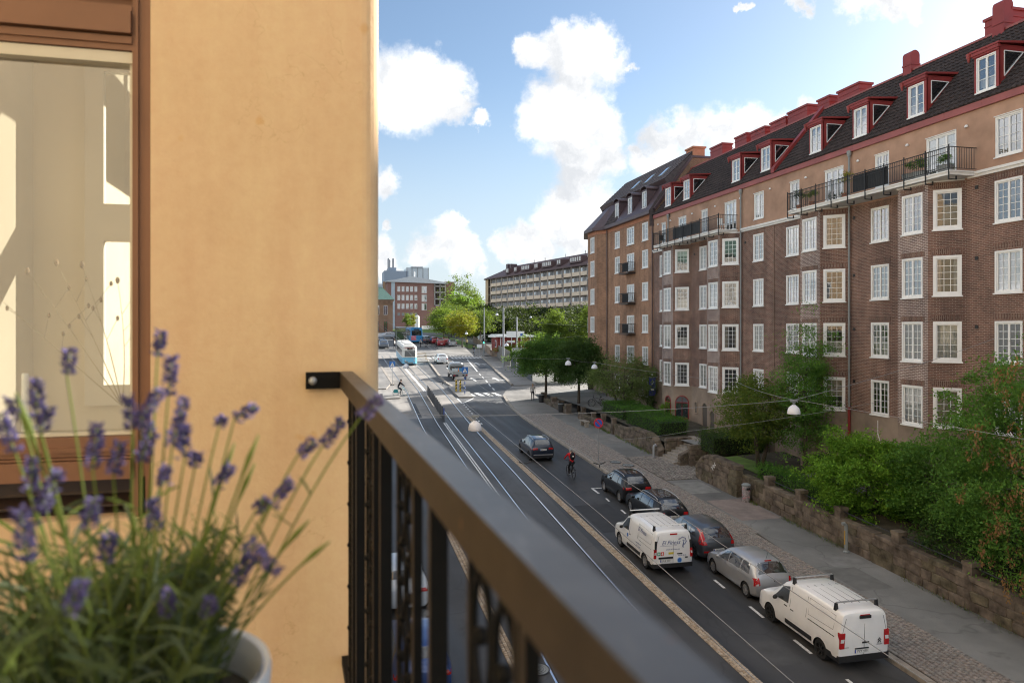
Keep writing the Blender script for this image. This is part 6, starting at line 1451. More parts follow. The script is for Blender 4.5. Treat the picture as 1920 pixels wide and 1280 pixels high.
LMP = [(5.1, 26.5, -3.6, 'white dome lamp hanging low over the tram tracks in the middle of the view'), (17.6, 25.7, -3.25, 'white dome lamp hanging in front of the garden trees'), (18.1, 55.6, -2.75, 'white dome lamp hanging before the round clipped trees'), (20.6, 56.5, -3.1, 'white dome lamp half hidden by the small tree right of the clipped trees'), (23.0, 97.3, -2.2, 'white dome lamp hanging against the red kiosk wall'), (33.0, 112, -1.5, 'left lamp of the pair before the conical tree'), (33.6, 112, -1.25, 'right lamp of the pair before the conical tree'), (5.8, 58.6, -3.0, 'pale lamp hanging in front of the tram'), (24.9, 138, -.9, 'small far lamp at the foot of the yellow tree'), (27.4, 173.4, 3.3, 'far lamp highest above the yellow tree'), (25.4, 173.9, 1.4, 'far lamp left of the yellow tree'), (29.1, 173, .8, 'far lamp on the yellow tree crown'), (24.5, 174.2, 2.0, 'far lamp leftmost above the tree row'), (33.5, 172, 2.7, 'tiny far lamp right of the yellow tree before dark leaves'), (30.0, 134.6, 2.6, 'lamp beside the overhead pole in front of the dark trees'), (45.8, 169, 2.7, 'tiny far lamp right of the poles before dark trees')]
for x, y, z, lab in LMP: lamp(x, y, z, 1.0 if y < 90 else 1.1, lab)
def wire(pts, r=.012, lab=None, name='overhead_wire', m=None, sag=.0):
    P = []
    for a, c in zip(pts, pts[1:]):
        for i in range(8):
            q = i/8; p = Vector(a).lerp(Vector(c), q); p.z -= sag*4*q*(1-q); P.append(p)
    P.append(Vector(pts[-1])); b = MB(); b.tube(P, r*.75, 4); o = b.build(name, m or WIRE); return tag(o, lab, 'wire')
wire([(-.1, 27.2, -2.6), (5.1, 26.5, -3.12), (17.6, 25.7, -2.76), (27.4, 25.9, -.4)], .013, 'span wire carrying the two nearest dome lamps across the street', m=WIREP, sag=.12)
wire([(17.6, 25.7, -2.74), (23.5, 15.4, -3.9)], .013, 'stay wire running from the right dome lamp down towards us', m=WIREP)
wire([(20.6, 56.5, -2.65), (18.1, 55.6, -2.3), (10.0, 54, -1.9), (-.2, 53, -1.0)], .014, 'span wire carrying the lamp before the clipped trees', sag=.1)
wire([(20.6, 56.5, -2.65), (22.4, 38, -3.0), (17.65, 25.75, -2.76)], .013, 'long wire crossing the small tree towards the right dome lamp', sag=.1)
wire([(27.4, 31.3, -3.4), (19.2, 37.6, -5.6), (15.5, 40, -6.3)], .012, 'span wire from the facade past the garden tree to the kerb side', m=WIREP, sag=.1)
for X, lab in ((6.75, 'trolley wire above the left tram track'), (9.45, 'trolley wire above the right tram track'), (7.3, 'feeder wire beside the left trolley wire')):
    wire([(X-.2, 4, gz(4)+5.0), (X+.1, 20, gz(20)+5.0), (X, 40, gz(40)+5.05), (X+.55, 60, gz(60)+5.0), (X+1.3, 85, gz(85)+5.1), (X+1.6, 112, gz(112)+5.1), (X+1.7, 160, gz(160)+5.2)], .011, lab, m=WIREP)
for a, c, lab in (((1, 100, -1.0), (25.3, 100.7, 1.6), 'far span wire fixed to the pole behind the direction board'), ((0, 109, .6), (25.1, 108.1, 3.0), 'far span wire fixed to the pole left of the kiosk'), ((2, 136, 1.2), (27.5, 134, 3.6), 'far span wire at the crossing fixed to the pole beyond the kiosk'), ((3, 174, 1.0), (46, 169, 3.6), 'farthest span wire above the tree row'), ((25.3, 100.7, 1.5), (27.2, 78.5, .5), 'wire from the pole behind the direction board to the brick corner'), ((25.1, 108, 2.9), (33.3, 112, -.75), 'wire from the pole to the twin lamps'), ((33.3, 112, -.75), (29.5, 79.3, 1.0), 'wire from the twin lamps to the brick corner'), ((2, 80, -2.0), (27.0, 75, -.6), 'span wire over the near crossing')):
    wire([a, c], .013, lab, sag=.3)
wire([(33.6, 112, -.8), (34.2, 111, 1.2)], .02, 'pale bracket rod above the twin lamps', m=WIREP)
for x, y, lab in ((6.9, 26.3, 'dark wire fitting over the sett band left of the tall dark car'), (9.55, 25.7, 'dark wire fitting seen in front of the no parking sign foot'), (9.5, 44.3, 'dark wire fitting seen over the near zebra crossing'), (7.5, 50.8, 'dark wire fitting seen over the left track past the fence')):
    t = thing('wire_fitting', lab, 'wire fitting', (x, y, gz(y)+5.0)); b = MB(); b.tube([(-.22, 0, .05), (-.08, 0, .0), (.1, 0, .0), (.24, 0, .06)], .022, 5); b.build('arm', M['black'], t); b = MB(); b.tube([(0, 0, 0), (.02, .0, -.14)], .02, 5); b.build('clamp', M['black'], t)
# banner on the facade
t = thing('hanging_banner', 'blue vertical banner hanging from the facade above the arched door', 'banner', (27.3, 59.4, -4.2)); b = MB(); b.tube([(.15, 0, .1), (-.75, 0, .1)], .02, 5); b.build('bracket', M['steel'], t); b = MB(); b.box(-.7, -.1, -.015, .015, -1.5, .05); b.build('cloth', plain('banner_blue', (.045, .05, .26), .7, var=.05), t)
b = MB(); b.tube([(-.5, -.02, -.3), (-.35, -.02, -.15), (-.3, -.02, -.35), (-.45, -.02, -.55)], .02, 4); b.box(-.55, -.25, -.025, -.018, -1.05, -.9); b.build('emblem', M['white'], t)
b = MB(); b.ball((-.4, 0, .3), .07, 8); b.build('finial', M['white'], t)
# ------------------------------------------------------------------ vegetation
npr = np.random.default_rng(11)
def leaf_cloud(name, pts, size, mat_, parent, spread=.45, up=.4, seed=0, droop=0.0):
    """pts (n,3): one folded leaf (two triangles) at each point, parent-local"""
    g = np.random.default_rng(seed); n = len(pts)
    nn = g.normal(size=(n, 3)); nn[:, 2] = nn[:, 2]+up*2.2; nn /= np.linalg.norm(nn, axis=1)[:, None]      # blades mostly face the light
    d = g.normal(size=(n, 3)); d[:, 2] -= droop; d -= nn*(d*nn).sum(1)[:, None]; d /= np.linalg.norm(d, axis=1)[:, None]+1e-9
    s = np.cross(nn, d)
    L = size*g.uniform(.6, 1.3, n)[:, None]; w = L*spread*.5
    v = np.empty((n, 4, 3)); v[:, 0] = pts-d*L*.5; v[:, 1] = pts+s*w+nn*L*.10; v[:, 2] = pts+d*L*.5; v[:, 3] = pts-s*w+nn*L*.10
    me = bpy.data.meshes.new(name); me.vertices.add(4*n); me.vertices.foreach_set('co', v.ravel())
    me.loops.add(4*n); me.loops.foreach_set('vertex_index', np.arange(4*n)); me.polygons.add(n)
    me.polygons.foreach_set('loop_start', np.arange(n)*4); me.materials.append(mat_); me.update(calc_edges=True)
    o = bpy.data.objects.new(name, me); link(o, parent); return stuff(o)
def clumps(g, n_cl, n_leaf, rad, shape, cl_r, hollow=.55):
    """leaf points in clumps over an irregular crown. rad: (rx, ry, rz); shape: 'ball','cone','wide'"""
    out = []
    cs = []
    while len(cs) < n_cl:
        u = g.normal(size=3); u /= np.linalg.norm(u); q = hollow+(1-hollow)*g.random()**.6; p = u*q
        if shape == 'cone':
            h = p[2]; f = 1.0-.80*max(0, (h+.55)/1.55)**1.25; p[0] *= f; p[1] *= f
        if shape == 'wide' and p[2] < -.25: continue
        if shape == 'dome' and p[2] < -.55: continue
        cs.append(p*np.array(rad)*(1+.16*g.normal()))
    for c in cs:
        k = max(3, int(n_leaf/n_cl*g.uniform(.5, 1.5))); s = cl_r*g.uniform(.6, 1.35)
        out.append(c+g.normal(size=(k, 3))*np.array([s, s, s*.6]))
    return np.concatenate(out), cs
LV = {
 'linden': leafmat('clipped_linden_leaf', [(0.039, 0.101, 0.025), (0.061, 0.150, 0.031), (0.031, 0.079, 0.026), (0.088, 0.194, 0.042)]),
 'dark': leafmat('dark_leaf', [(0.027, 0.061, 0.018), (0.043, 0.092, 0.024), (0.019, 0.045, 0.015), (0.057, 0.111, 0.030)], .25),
 'wood': leafmat('far_wood_leaf', [(.012, .024, .009), (.018, .034, .012), (.009, .018, .008), (.024, .042, .014)], .12),  # backlit shade of the wood put into a darker leaf colour
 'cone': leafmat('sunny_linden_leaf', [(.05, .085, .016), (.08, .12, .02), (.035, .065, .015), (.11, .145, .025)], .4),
 'grey': leafmat('grey_green_leaf', [(0.105, 0.150, 0.053), (0.150, 0.202, 0.070), (0.079, 0.116, 0.042), (0.176, 0.229, 0.088)], .3),
 'bright': leafmat('bright_shrub_leaf', [(0.111, 0.254, 0.027), (0.169, 0.338, 0.038), (0.068, 0.169, 0.023), (0.254, 0.439, 0.051)], .4),
 'acacia': leafmat('garden_tree_leaf', [(0.079, 0.195, 0.040), (0.114, 0.263, 0.051), (0.055, 0.137, 0.033), (0.161, 0.320, 0.055)], .35),
 'olive': leafmat('olive_leaf', [(0.096, 0.150, 0.029), (0.070, 0.120, 0.025), (0.150, 0.176, 0.031), (0.053, 0.091, 0.021)], .3),
 'yellow': leafmat('autumn_yellow_leaf', [(.30, .22, .02), (.22, .20, .02), (.12, .14, .02), (.36, .25, .03)], .4),
 'spring': leafmat('light_green_leaf', [(.10, .16, .022), (.14, .20, .03), (.07, .12, .02)], .4),
 'hedge': leafmat('clipped_hedge_leaf', [(0.053, 0.150, 0.025), (0.079, 0.194, 0.031), (0.035, 0.105, 0.021)], .25)}
M['bark'] = plain('grey_brown_bark', (.075, .058, .042), .9, var=.35, scale=9, bump=.5, bscale=30)
_tseed = [0]
def tree(name, lab, loc, th, rad, cz, n_cl, n_leaf, size, lk, shape='ball', cl=.45, hollow=.55, trunks=1, tr=.14, group=None, cat='tree', lean=0, seed=None, pods=0, droop=0, extra=None):
    _tseed[0] += 1; sd = seed or _tseed[0]*17; g = np.random.default_rng(sd); r = random.Random(sd)
    t = thing(name, lab, cat, loc, 0, group)
    pts, cs = clumps(g, n_cl, n_leaf, rad, shape, cl, hollow); C = np.array([lean, 0, cz]); pts = pts+C
    if extra is not None: pts = np.concatenate([pts]+[np.array(c)+g.normal(size=(k, 3))*np.array(s) for c, k, s in extra])
    keep = pts[:, 2] > .02; leaf_cloud('crown', pts[keep], size, LV[lk], t, seed=sd, droop=droop)
    if trunks:
        b = MB()
        for k in range(trunks):
            a = 6.28*k/trunks+r.random(); o = .0 if trunks == 1 else .12
            p0 = Vector((o*math.cos(a), o*math.sin(a), -.15)); p1 = Vector((lean*.5+(.8 if trunks > 1 else .06)*rad[0]*.35*math.cos(a), (.8 if trunks > 1 else .06)*rad[1]*.35*math.sin(a), th)); p2 = Vector((lean+p1.x*1.2, p1.y*1.2, cz+rad[2]*.5))
            b.tube([p0, p0.lerp(p1, .5)+Vector((r.uniform(-.05, .05), r.uniform(-.05, .05), 0)), p1, p1.lerp(p2, .6), p2], [tr*1.2, tr, tr*.85, tr*.5, tr*.15], 7)
            for q in range(9 if n_leaf > 3000 else 4):
                c = Vector(tuple(cs[r.randrange(len(cs))]))+Vector(tuple(C)); s = p1.lerp(p2, r.random()*.6); b.tube([s, s.lerp(c, .5)+Vector((0, 0, .1*rad[2]*r.random())), c], [tr*.4, tr*.25, tr*.08], 5, False)
        b.build('trunk', M['bark'], t, smooth=True)
    if pods:
        b = MB()
        for i in range(pods):
            c = pts[r.randrange(len(pts))]
            if -.75*c[0]-.66*c[1] < 1.0+.5*r.random(): continue
            n = 9; L = r.uniform(.30, .65); cx, cy_, cz_ = c[0]-.12, c[1]-.1, c[2]
            for j in range(n*2):
                z = cz_-L*j/(n*2); w = .11*(1-.4*j/(n*2)); q = Vector((cx+r.uniform(-w, w), cy_+r.uniform(-w, w), z)); e = Vector((r.uniform(-.03, .03), r.uniform(-.03, .03), -r.uniform(.05, .09))); s = Vector((.03*r.uniform(-1, 1), .03*r.uniform(-1, 1), 0)); b.poly(q-s, q+s, q+s*.7+e, q-s*.7+e)
        stuff(b.build('seed_pods', leafmat('dry_seed_pod', [(.25, .13, .065), (.33, .18, .09), (.18, .09, .045)], .25), t))
    return t
# clipped lindens by the forecourt
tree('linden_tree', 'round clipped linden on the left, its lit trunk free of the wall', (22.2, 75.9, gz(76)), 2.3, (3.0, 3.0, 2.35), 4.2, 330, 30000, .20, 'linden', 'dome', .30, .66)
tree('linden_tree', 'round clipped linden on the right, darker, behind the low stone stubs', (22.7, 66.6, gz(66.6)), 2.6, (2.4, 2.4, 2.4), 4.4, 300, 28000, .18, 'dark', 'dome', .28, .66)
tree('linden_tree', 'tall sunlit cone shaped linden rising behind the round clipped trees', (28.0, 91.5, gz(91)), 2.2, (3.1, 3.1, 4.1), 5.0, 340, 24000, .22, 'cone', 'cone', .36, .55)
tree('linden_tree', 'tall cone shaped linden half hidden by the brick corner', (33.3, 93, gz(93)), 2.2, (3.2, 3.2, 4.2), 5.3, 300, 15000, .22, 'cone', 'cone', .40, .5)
# garden trees before the facade
tree('small_tree', 'spreading grey green multi stemmed tree behind the clipped hedges', (24.6, 60.3, -7.15), 1.6, (3.1, 3.0, 1.9), 2.9, 190, 13000, .15, 'grey', 'ball', .32, .45, trunks=3, tr=.11)
tree('garden_tree', 'broad dark garden tree with crooked trunk left of the slender tall one', (24.0, 38.3, gz(38)+1.4), 1.9, (2.4, 2.35, 2.0), 3.3, 220, 22000, .14, 'olive', 'ball', .27, .4, trunks=2, tr=.12)
tree('garden_tree', 'tall slender garden tree covering the facade windows behind the dome lamp', (25.4, 36.0, gz(36)+1.45), 3.2, (1.5, 1.5, 3.6), 4.6, 190, 20000, .12, 'acacia', 'ball', .26, .3, tr=.13)
tree('garden_shrub', 'big bright yellow green shrub leaning over the garden wall', (23.9, 29.6, gz(29)+1.2), .8, (2.15, 2.4, 1.9), 1.75, 260, 30000, .15, 'bright', 'ball', .21, .62, trunks=3, tr=.05, cat='shrub')
tree('garden_shrub', 'dull green shrub between the bright shrub and the pod tree', (24.9, 26.4, gz(26)+1.3), .8, (1.6, 1.8, 2.0), 2.0, 150, 18000, .14, 'acacia', 'ball', .26, .55, trunks=2, tr=.05, cat='shrub')
tree('garden_tree', 'big spreading tree with hanging brown seed pods overhanging the pavement wall', (24.3, 20.6, gz(21)+1.25), 3.0, (3.0, 4.0, 3.8), 4.3, 520, 62000, .13, 'acacia', 'ball', .29, .5, trunks=2, tr=.17, pods=1700, droop=.5, extra=[((-1.6, 1.2, 1.2), 1500, (.35, .5, .9)), ((-1.9, -1.0, .6), 1500, (.3, .6, .8)), ((-1.5, 2.6, 2.0), 1400, (.4, .5, .5)), ((-2.0, .2, 2.4), 1600, (.4, .7, .6))])
for (x, y, s, lab) in ((23.6, 24.0, 1.0, 'dark low bush under the pod tree nearest the bright shrub'), (23.4, 17.5, 1.1, 'dark low bush under the pod tree at the right picture edge')):
    tree('garden_shrub', lab, (x, y, gz(y)+1.1), .3, (1.2*s, 1.5*s, .9*s), .7, 70, 5000, .11, 'dark', 'dome', .22, .6, trunks=0, cat='shrub')
tree('garden_shrub', 'dark evergreen bush at the foot of the slender tall tree', (25.6, 34.2, gz(34)+1.4), .3, (1.1, 1.3, .8), .7, 60, 5000, .10, 'dark', 'dome', .2, .6, trunks=0, cat='shrub')
tree('garden_shrub', 'dark ivy column climbing the corner beside the arched door', (27.1, 59.9, -7.2), .3, (.45, .5, 1.9), 1.9, 50, 3500, .10, 'dark', 'ball', .15, .5, trunks=0, cat='shrub')
tree('garden_shrub', 'yellow green bush below the small multi stemmed tree', (26.3, 61.5, -7.1), .5, (1.2, 1.3, 1.3), 1.3, 60, 3500, .12, 'olive', 'ball', .2, .5, trunks=0, cat='shrub')
tree('garden_shrub', 'round light green bush beside the arched shop door', (26.0, 54.9, -7.45), .3, (.55, .6, .8), .75, 40, 2400, .09, 'bright', 'ball', .14, .5, trunks=0, cat='shrub')
def hedge(lab, x0, x1, y0, y1, z0, h, lk='hedge', n=9000, size=.09, rough=.06):
    g = np.random.default_rng(int(y0*10)); w = Vector(((x0+x1)/2, (y0+y1)/2, z0)); t = thing('hedge', lab, 'hedge', w)
    P = []
    A = [((x1-x0)*(y1-y0), 't'), ((y1-y0)*h, 'x0'), ((y1-y0)*h, 'x1'), ((x1-x0)*h, 'y0'), ((x1-x0)*h, 'y1')]; tot = sum(a for a, _ in A)
    for a, k in A:
        m = int(n*a/tot); u = g.random((m, 2)); p = np.empty((m, 3)); X, Y = (x1-x0), (y1-y0); inn = -np.abs(g.normal(size=m))*.09
        if k == 't': p[:, 0] = (u[:, 0]-.5)*X; p[:, 1] = (u[:, 1]-.5)*Y; p[:, 2] = h+inn
        elif k[0] == 'x': s = -1 if k == 'x0' else 1; p[:, 0] = s*(X/2+inn); p[:, 1] = (u[:, 0]-.5)*Y; p[:, 2] = u[:, 1]*h
        else: s = -1 if k == 'y0' else 1; p[:, 1] = s*(Y/2+inn); p[:, 0] = (u[:, 0]-.5)*X; p[:, 2] = u[:, 1]*h
        p += g.normal(size=(m, 3))*rough; p[:, 2] += .05*p[:, 1]+.08*np.sin(p[:, 1]*1.9); P.append(p)
    leaf_cloud('foliage', np.concatenate(P), size, LV[lk], t, seed=int(y0))
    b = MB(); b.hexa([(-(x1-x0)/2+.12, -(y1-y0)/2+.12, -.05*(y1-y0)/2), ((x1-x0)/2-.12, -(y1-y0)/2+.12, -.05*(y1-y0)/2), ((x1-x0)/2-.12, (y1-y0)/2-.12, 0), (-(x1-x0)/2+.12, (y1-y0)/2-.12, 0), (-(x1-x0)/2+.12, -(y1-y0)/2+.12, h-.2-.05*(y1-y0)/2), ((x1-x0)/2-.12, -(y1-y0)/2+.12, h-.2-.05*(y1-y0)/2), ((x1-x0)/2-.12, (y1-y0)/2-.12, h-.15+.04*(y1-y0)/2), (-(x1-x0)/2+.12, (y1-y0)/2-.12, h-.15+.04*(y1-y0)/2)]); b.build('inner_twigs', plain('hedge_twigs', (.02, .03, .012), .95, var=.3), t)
    return t
hedge('long clipped hedge above the sloping flank wall left of the steps', 22.5, 24.8, 48.6, 54.6, -7.35, 1.05, n=12000)
hedge('square clipped hedge farther up under the small multi stemmed tree', 22.6, 25.2, 55.6, 60.2, -7.1, .95, n=9000)
hedge('dark rounded hedge on the retaining wall right of the steps', 23.2, 27.0, 42.2, 44.1, -7.75, 1.15, 'dark', 9000, .10, .12)
hedge('low loose hedge along the garden wall beside the lawn', 22.75, 23.6, 30.6, 36.6, gz(33)+1.25, .8, 'hedge', 9000, .10, .12)
def weeds(lab, y0, y1, x, seed, n=220):
    r = random.Random(seed); t = thing('weeds', lab, 'weeds', (x, (y0+y1)/2, g((y0+y1)/2)-.01)); b = MB()
    for i in range(n):
        y = r.uniform(y0, y1); p = Vector((x-abs(r.gauss(0, .12))-x, y-(y0+y1)/2, .05*(y-(y0+y1)/2))); e = Vector((r.uniform(-.1, .06), r.uniform(-.1, .1), r.uniform(.05, .28))); s = Vector((.015, .01, 0)); b.poly(p-s, p+s, p+e)
    stuff(b.build('blades', LV['olive'], t)); return t
weeds('dry weeds at the wall foot behind the small bench', 55.5, 60, 21.65, 1); weeds('green weeds at the wall foot beside the litter bin', 35.2, 36.6, 22.0, 2, 120); weeds('scattered weeds at the garden wall foot beside the pay post', 28.4, 33, 22.0, 3, 200); weeds('dry grass at the foot of the sloping flank wall', 48, 54.5, 21.7, 4, 240); weeds('moss and weeds at the wall foot beside the white van', 17, 25, 22.0, 5, 300)
# tree row, far wood, hill
GR = 'trees beyond the crossing'
row = [(26.2, 150, 4.2, 'yellow', 'tree with bright yellow autumn crown in the row beyond the red cars', 3.0), (24.2, 162, 4.4, 'spring', 'light green tree left of the yellow one in the row', 3.2), (27.5, 176, 4.6, 'dark', 'dark green tree at the far left of the row', 3.6), (31.5, 158, 4.4, 'olive', 'olive green tree just behind the yellow one', 3.4), (29.8, 187, 5, 'olive', 'brownish green tree farthest in the row', 4)]
for x, y, h, lk, lab, rr in row: tree('row_tree', lab, (x, y, gz(y)), 1.9, (rr, rr, h*.55), h+.6, 150, 6500, .34, lk, 'ball', .5, .5, tr=.13, group=GR)
wood = [(38, 168, 7.5, 6.5, 'dark', 'dark leafy tree behind the white parked cars'), (44, 176, 8.5, 7, 'dark', 'dark tree right of the overhead poles, lower storeys hidden behind it'), (50, 160, 8.2, 6.5, 'dark', 'dark tree above the red kiosk roof'), (58, 168, 9.2, 7, 'dark', 'dark tree right of the kiosk in front of the balconies'), (62, 150, 10.8, 7.5, 'dark', 'tallest dark tree before the right end of the balcony block'), (46, 150, 7.0, 5.5, 'dark', 'dark tree just beyond the conical linden'), (68, 175, 9.5, 7.5, 'dark', 'dark tree at the foot of the balcony block near the brick corner'), (37, 190, 8.2, 7, 'olive', 'olive tree at the left foot of the balcony block'), (33.5, 206, 8, 6.5, 'olive', 'olive brown tree between tree row and balcony block'), (55, 190, 8.5, 7, 'dark', 'dark tree close below the balcony rows'), (41, 205, 9, 7, 'dark', 'deep green tree at the tan end wall')]
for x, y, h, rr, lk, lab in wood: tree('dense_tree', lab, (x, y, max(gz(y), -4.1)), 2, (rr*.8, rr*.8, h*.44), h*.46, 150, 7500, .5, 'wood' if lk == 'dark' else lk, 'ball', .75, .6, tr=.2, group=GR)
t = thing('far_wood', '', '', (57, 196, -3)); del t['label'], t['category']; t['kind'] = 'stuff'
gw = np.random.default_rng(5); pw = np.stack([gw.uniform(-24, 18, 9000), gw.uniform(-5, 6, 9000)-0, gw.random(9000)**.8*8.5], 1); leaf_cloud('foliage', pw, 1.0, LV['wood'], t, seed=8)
hill = [(51.5, 300, 21, 9, 'grey', 'pale leafy hill tree right of the brick institution, tallest'), (53.5, 288, 14, 7, 'spring', 'light green hill tree before the balcony block end'), (47.5, 280, 13, 7, 'bright', 'bright green hill tree right below the dark brick wing'), (44.5, 262, 11.5, 6, 'spring', 'yellow green tree in front of the open gallery'), (42.5, 250, 9.0, 5.5, 'olive', 'dark green tree below the open gallery'), (57, 300, 13, 7, 'spring', 'hill tree touching the tan end wall')]
for x, y, h, rr, lk, lab in hill: tree('hill_tree', lab, (x, y, -1.0), 3, (rr*.8, rr*.8, h*.48), h*.54, 140, 5500, .75, lk, 'ball', 1.0, .6, tr=.25, group=GR)
for x, y, lab, lk in ((26.2, 262, 'little young green tree on the far lawn', 'spring'), (28.6, 264, 'little yellowing tree on the far lawn beside the white tank', 'yellow')): tree('young_tree', lab, (x, y, -.3), 1.2, (1.5, 1.5, 2.0), 3.6, 40, 1500, .4, lk, 'cone', .4, .4, tr=.08)
tree('kiosk_shrub', 'yellow green shrubs in front of the red kiosk', (29.6, 123.2, -4.4), .3, (2.6, .9, .9), .8, 60, 3000, .2, 'spring', 'dome', .3, .5, trunks=0, cat='shrub')
hedge('dark hedge behind the blue grey fence', 27.3, 30.5, 104, 110, gz(107)+.1, 1.9, 'dark', 6000, .2, .15)
# potted plants on the balconies
def potted(x, y, z, h, lk, lab, kind='ball', pot=(.16, .3)):
    t = thing('potted_plant', lab, 'potted plant', (x, y, z)); b = MB(); b.lathe([(0, 0), (pot[0]*.75, 0), (pot[0], pot[1]), (pot[0]*1.08, pot[1]), (pot[0]*.95, pot[1]-.03), (0, pot[1]-.04)], n=10); b.build('pot', M['terracotta'] if kind == 'ball' else M['greysteel'], t, smooth=40)
    gg = np.random.default_rng(int(y*7)); p, _ = clumps(gg, 16, 700, (.26, .26, h*.3), 'ball', .09, .3); leaf_cloud('foliage', p+np.array([0, 0, pot[1]+h*.55]), .07, LV[lk], t, seed=int(y)); b = MB(); b.tube([(0, 0, pot[1]-.05), (0, 0, pot[1]+h*.6)], .012, 5); b.build('stem', M['bark'], t); return t
M['terracotta'] = plain('terracotta', (.28, .11, .055), .8, var=.15)
zb = 6.90
potted(26.5, 38.2, zb, 1.0, 'dark', 'potted clipped bush at the far left end of the upper right balcony'); potted(26.5, 37.0, zb, .8, 'spring', 'pale airy potted plant near the left end of the upper right balcony'); potted(26.55, 34.3, zb, 1.5, 'yellow', 'spindly brown potted tree in the middle of the upper right balcony'); potted(26.5, 29.6, zb, .75, 'hedge', 'bushy green balcony plant left of the door box on the upper right balcony', 'box', (.4, .35)); potted(26.5, 29.0, zb, .7, 'hedge', 'bushy green balcony plant touching the grass box', 'box', (.35, .35)); potted(26.6, 27.7, zb, .6, 'acacia', 'spiky plant in a square grey box at the right end of the balcony', 'box', (.34, .36))
potted(26.3, 53.4, -7.65, .5, 'dark', 'dark pot with small bush on the forecourt before the shop window', 'box', (.28, .4))
for y, lab in ((57.0, 'dark folding chair at the far end of the left balcony'), (47.4, 'white chair near the right end of the left balcony')):
    t = thing('chair', lab, 'chair', (26.7, y, zb)); m = M['black'] if y > 50 else M['white']
    b = MB(); b.box(-.2, .2, -.2, .2, .42, .46); b.build('seat', m, t); b = MB(); b.box(-.2, .2, .18, .21, .46, .9); b.build('backrest', m, t)
    for sx in (-.17, .17):
        for sy in (-.17, .17): b = MB(); b.box(sx-.015, sx+.015, sy-.015, sy+.015, 0, .42); b.build('leg', m, t)
# ------------------------------------------------------------------ vehicles
def carpaint(name, c, metal=.0, rough=.28):
    k = max(c) < .03; return plain(name, c, .5 if k else rough, metal, .25 if k else .5, var=.03, coat=.4 if k else .8, objc=True)
M['carglass'] = glassmat('car_glass', (.006, .007, .009), .05, .25, gain=.24)
M['lampred'] = plain('red_lamp_glass', (.42, .012, .015), .15, var=0, coat=.5); M['lampwhite'] = plain('clear_lamp_glass', (.65, .65, .66), .15, var=0, coat=.5)
M['plate'] = plain('plate_white', (.72, .72, .70), .4, var=0); M['plateblue'] = plain('plate_blue', (.02, .06, .36), .4, var=0); M['ink'] = plain('black_lettering', (.015, .015, .018), .5, var=0)
M['archdark'] = plain('wheel_arch_lining', (.008, .008, .008), .9, var=0); M['chrome'] = plain('bright_trim', (.62, .62, .64), .2, metal=.9, var=0)
def catmull(p0, p1, p2, p3, t): return tuple(.5*((2*b)+(-a+c)*t+(2*a-5*b+4*c-d)*t*t+(-a+3*b-3*c+d)*t*t*t) for a, b, c, d in zip(p0, p1, p2, p3))
class Body:
    """car shell from length stations (y, zbottom, wsill, zbelt, wbelt, ztop, wtop); y forward from the rear"""
    def __init__(s, st): s.st = st
    def at(s, y):
        st = s.st
        if y <= st[0][0]: q = st[0]
        elif y >= st[-1][0]: q = st[-1]
        else:
            i = max(k for k in range(len(st)-1) if st[k][0] <= y); t = (y-st[i][0])/(st[i+1][0]-st[i][0])
            q = tuple(a+(b-a)*(t) for a, b in zip(st[i], st[i+1]))
        return q
    def sec(s, y):
        _, zb, ws, zl, wl, zt, wt = s.at(y); h = zl-zb; g = zt-zl
        P = [(0, zb), (ws*.86, zb), (ws*.97, zb+.07), (ws, zb+.20*h), (max(ws, wl)*1.0, zb+.55*h), (wl*1.0, zb+.85*h), (wl*.975, zl), (wl+(wt-wl)*.55, zl+g*.55), (wt+.012, zt-.09*min(1, g/.3)), (wt-.05, zt-.025*min(1, g/.3)), (wt*.7, zt+.012), (0, zt+.025)]
        return [(x, y, z) for x, z in P]
    def mesh(s, n=46):
        y0, y1 = s.st[0][0], s.st[-1][0]; ys = sorted({round(y0+(y1-y0)*i/n, 4) for i in range(n+1)} | {q[0] for q in s.st})
        ys = [y for i, y in enumerate(ys) if i == 0 or y-ys[i-1] > .012]
        V = []; F = []; m = 12
        for y in ys:
            S_ = s.sec(y); V += S_+[(-x, yy, z) for x, yy, z in S_[1:-1][::-1]]
        k = 2*m-2
        for i in range(len(ys)-1):
            for j in range(k): j2 = (j+1) % k; F.append((i*k+j, (i+1)*k+j, (i+1)*k+j2, i*k+j2))
        F.append(tuple(range(k))); F.append(tuple(reversed(range((len(ys)-1)*k, len(ys)*k)))); return V, F
    def side(s, y, f, sgn, off=.006):    # point on the greenhouse side, f 0 belt .. 1 roof edge
        P = s.sec(y); a, b, c = Vector(P[6]), Vector(P[7]), Vector(P[8]); p = a.lerp(b, f/.55) if f < .55 else b.lerp(c, (f-.55)/.45)
        return Vector((sgn*(p.x+off), p.y, p.z))
    def topc(s, y, q, off=.006):          # point across the top, q -1..1
        P = s.sec(y); pts = [Vector(P[k]) for k in (8, 9, 10, 11)]; a = abs(q); x = a*pts[0].x
        z = pts[3].z
        for u, v in zip(pts, pts[1:]):
            if v.x-1e-9 <= x <= u.x+1e-9: t = (x-v.x)/max(1e-6, u.x-v.x); z = v.z+(u.z-v.z)*t
        return Vector((math.copysign(x, q) if x else 0, y, z+off))
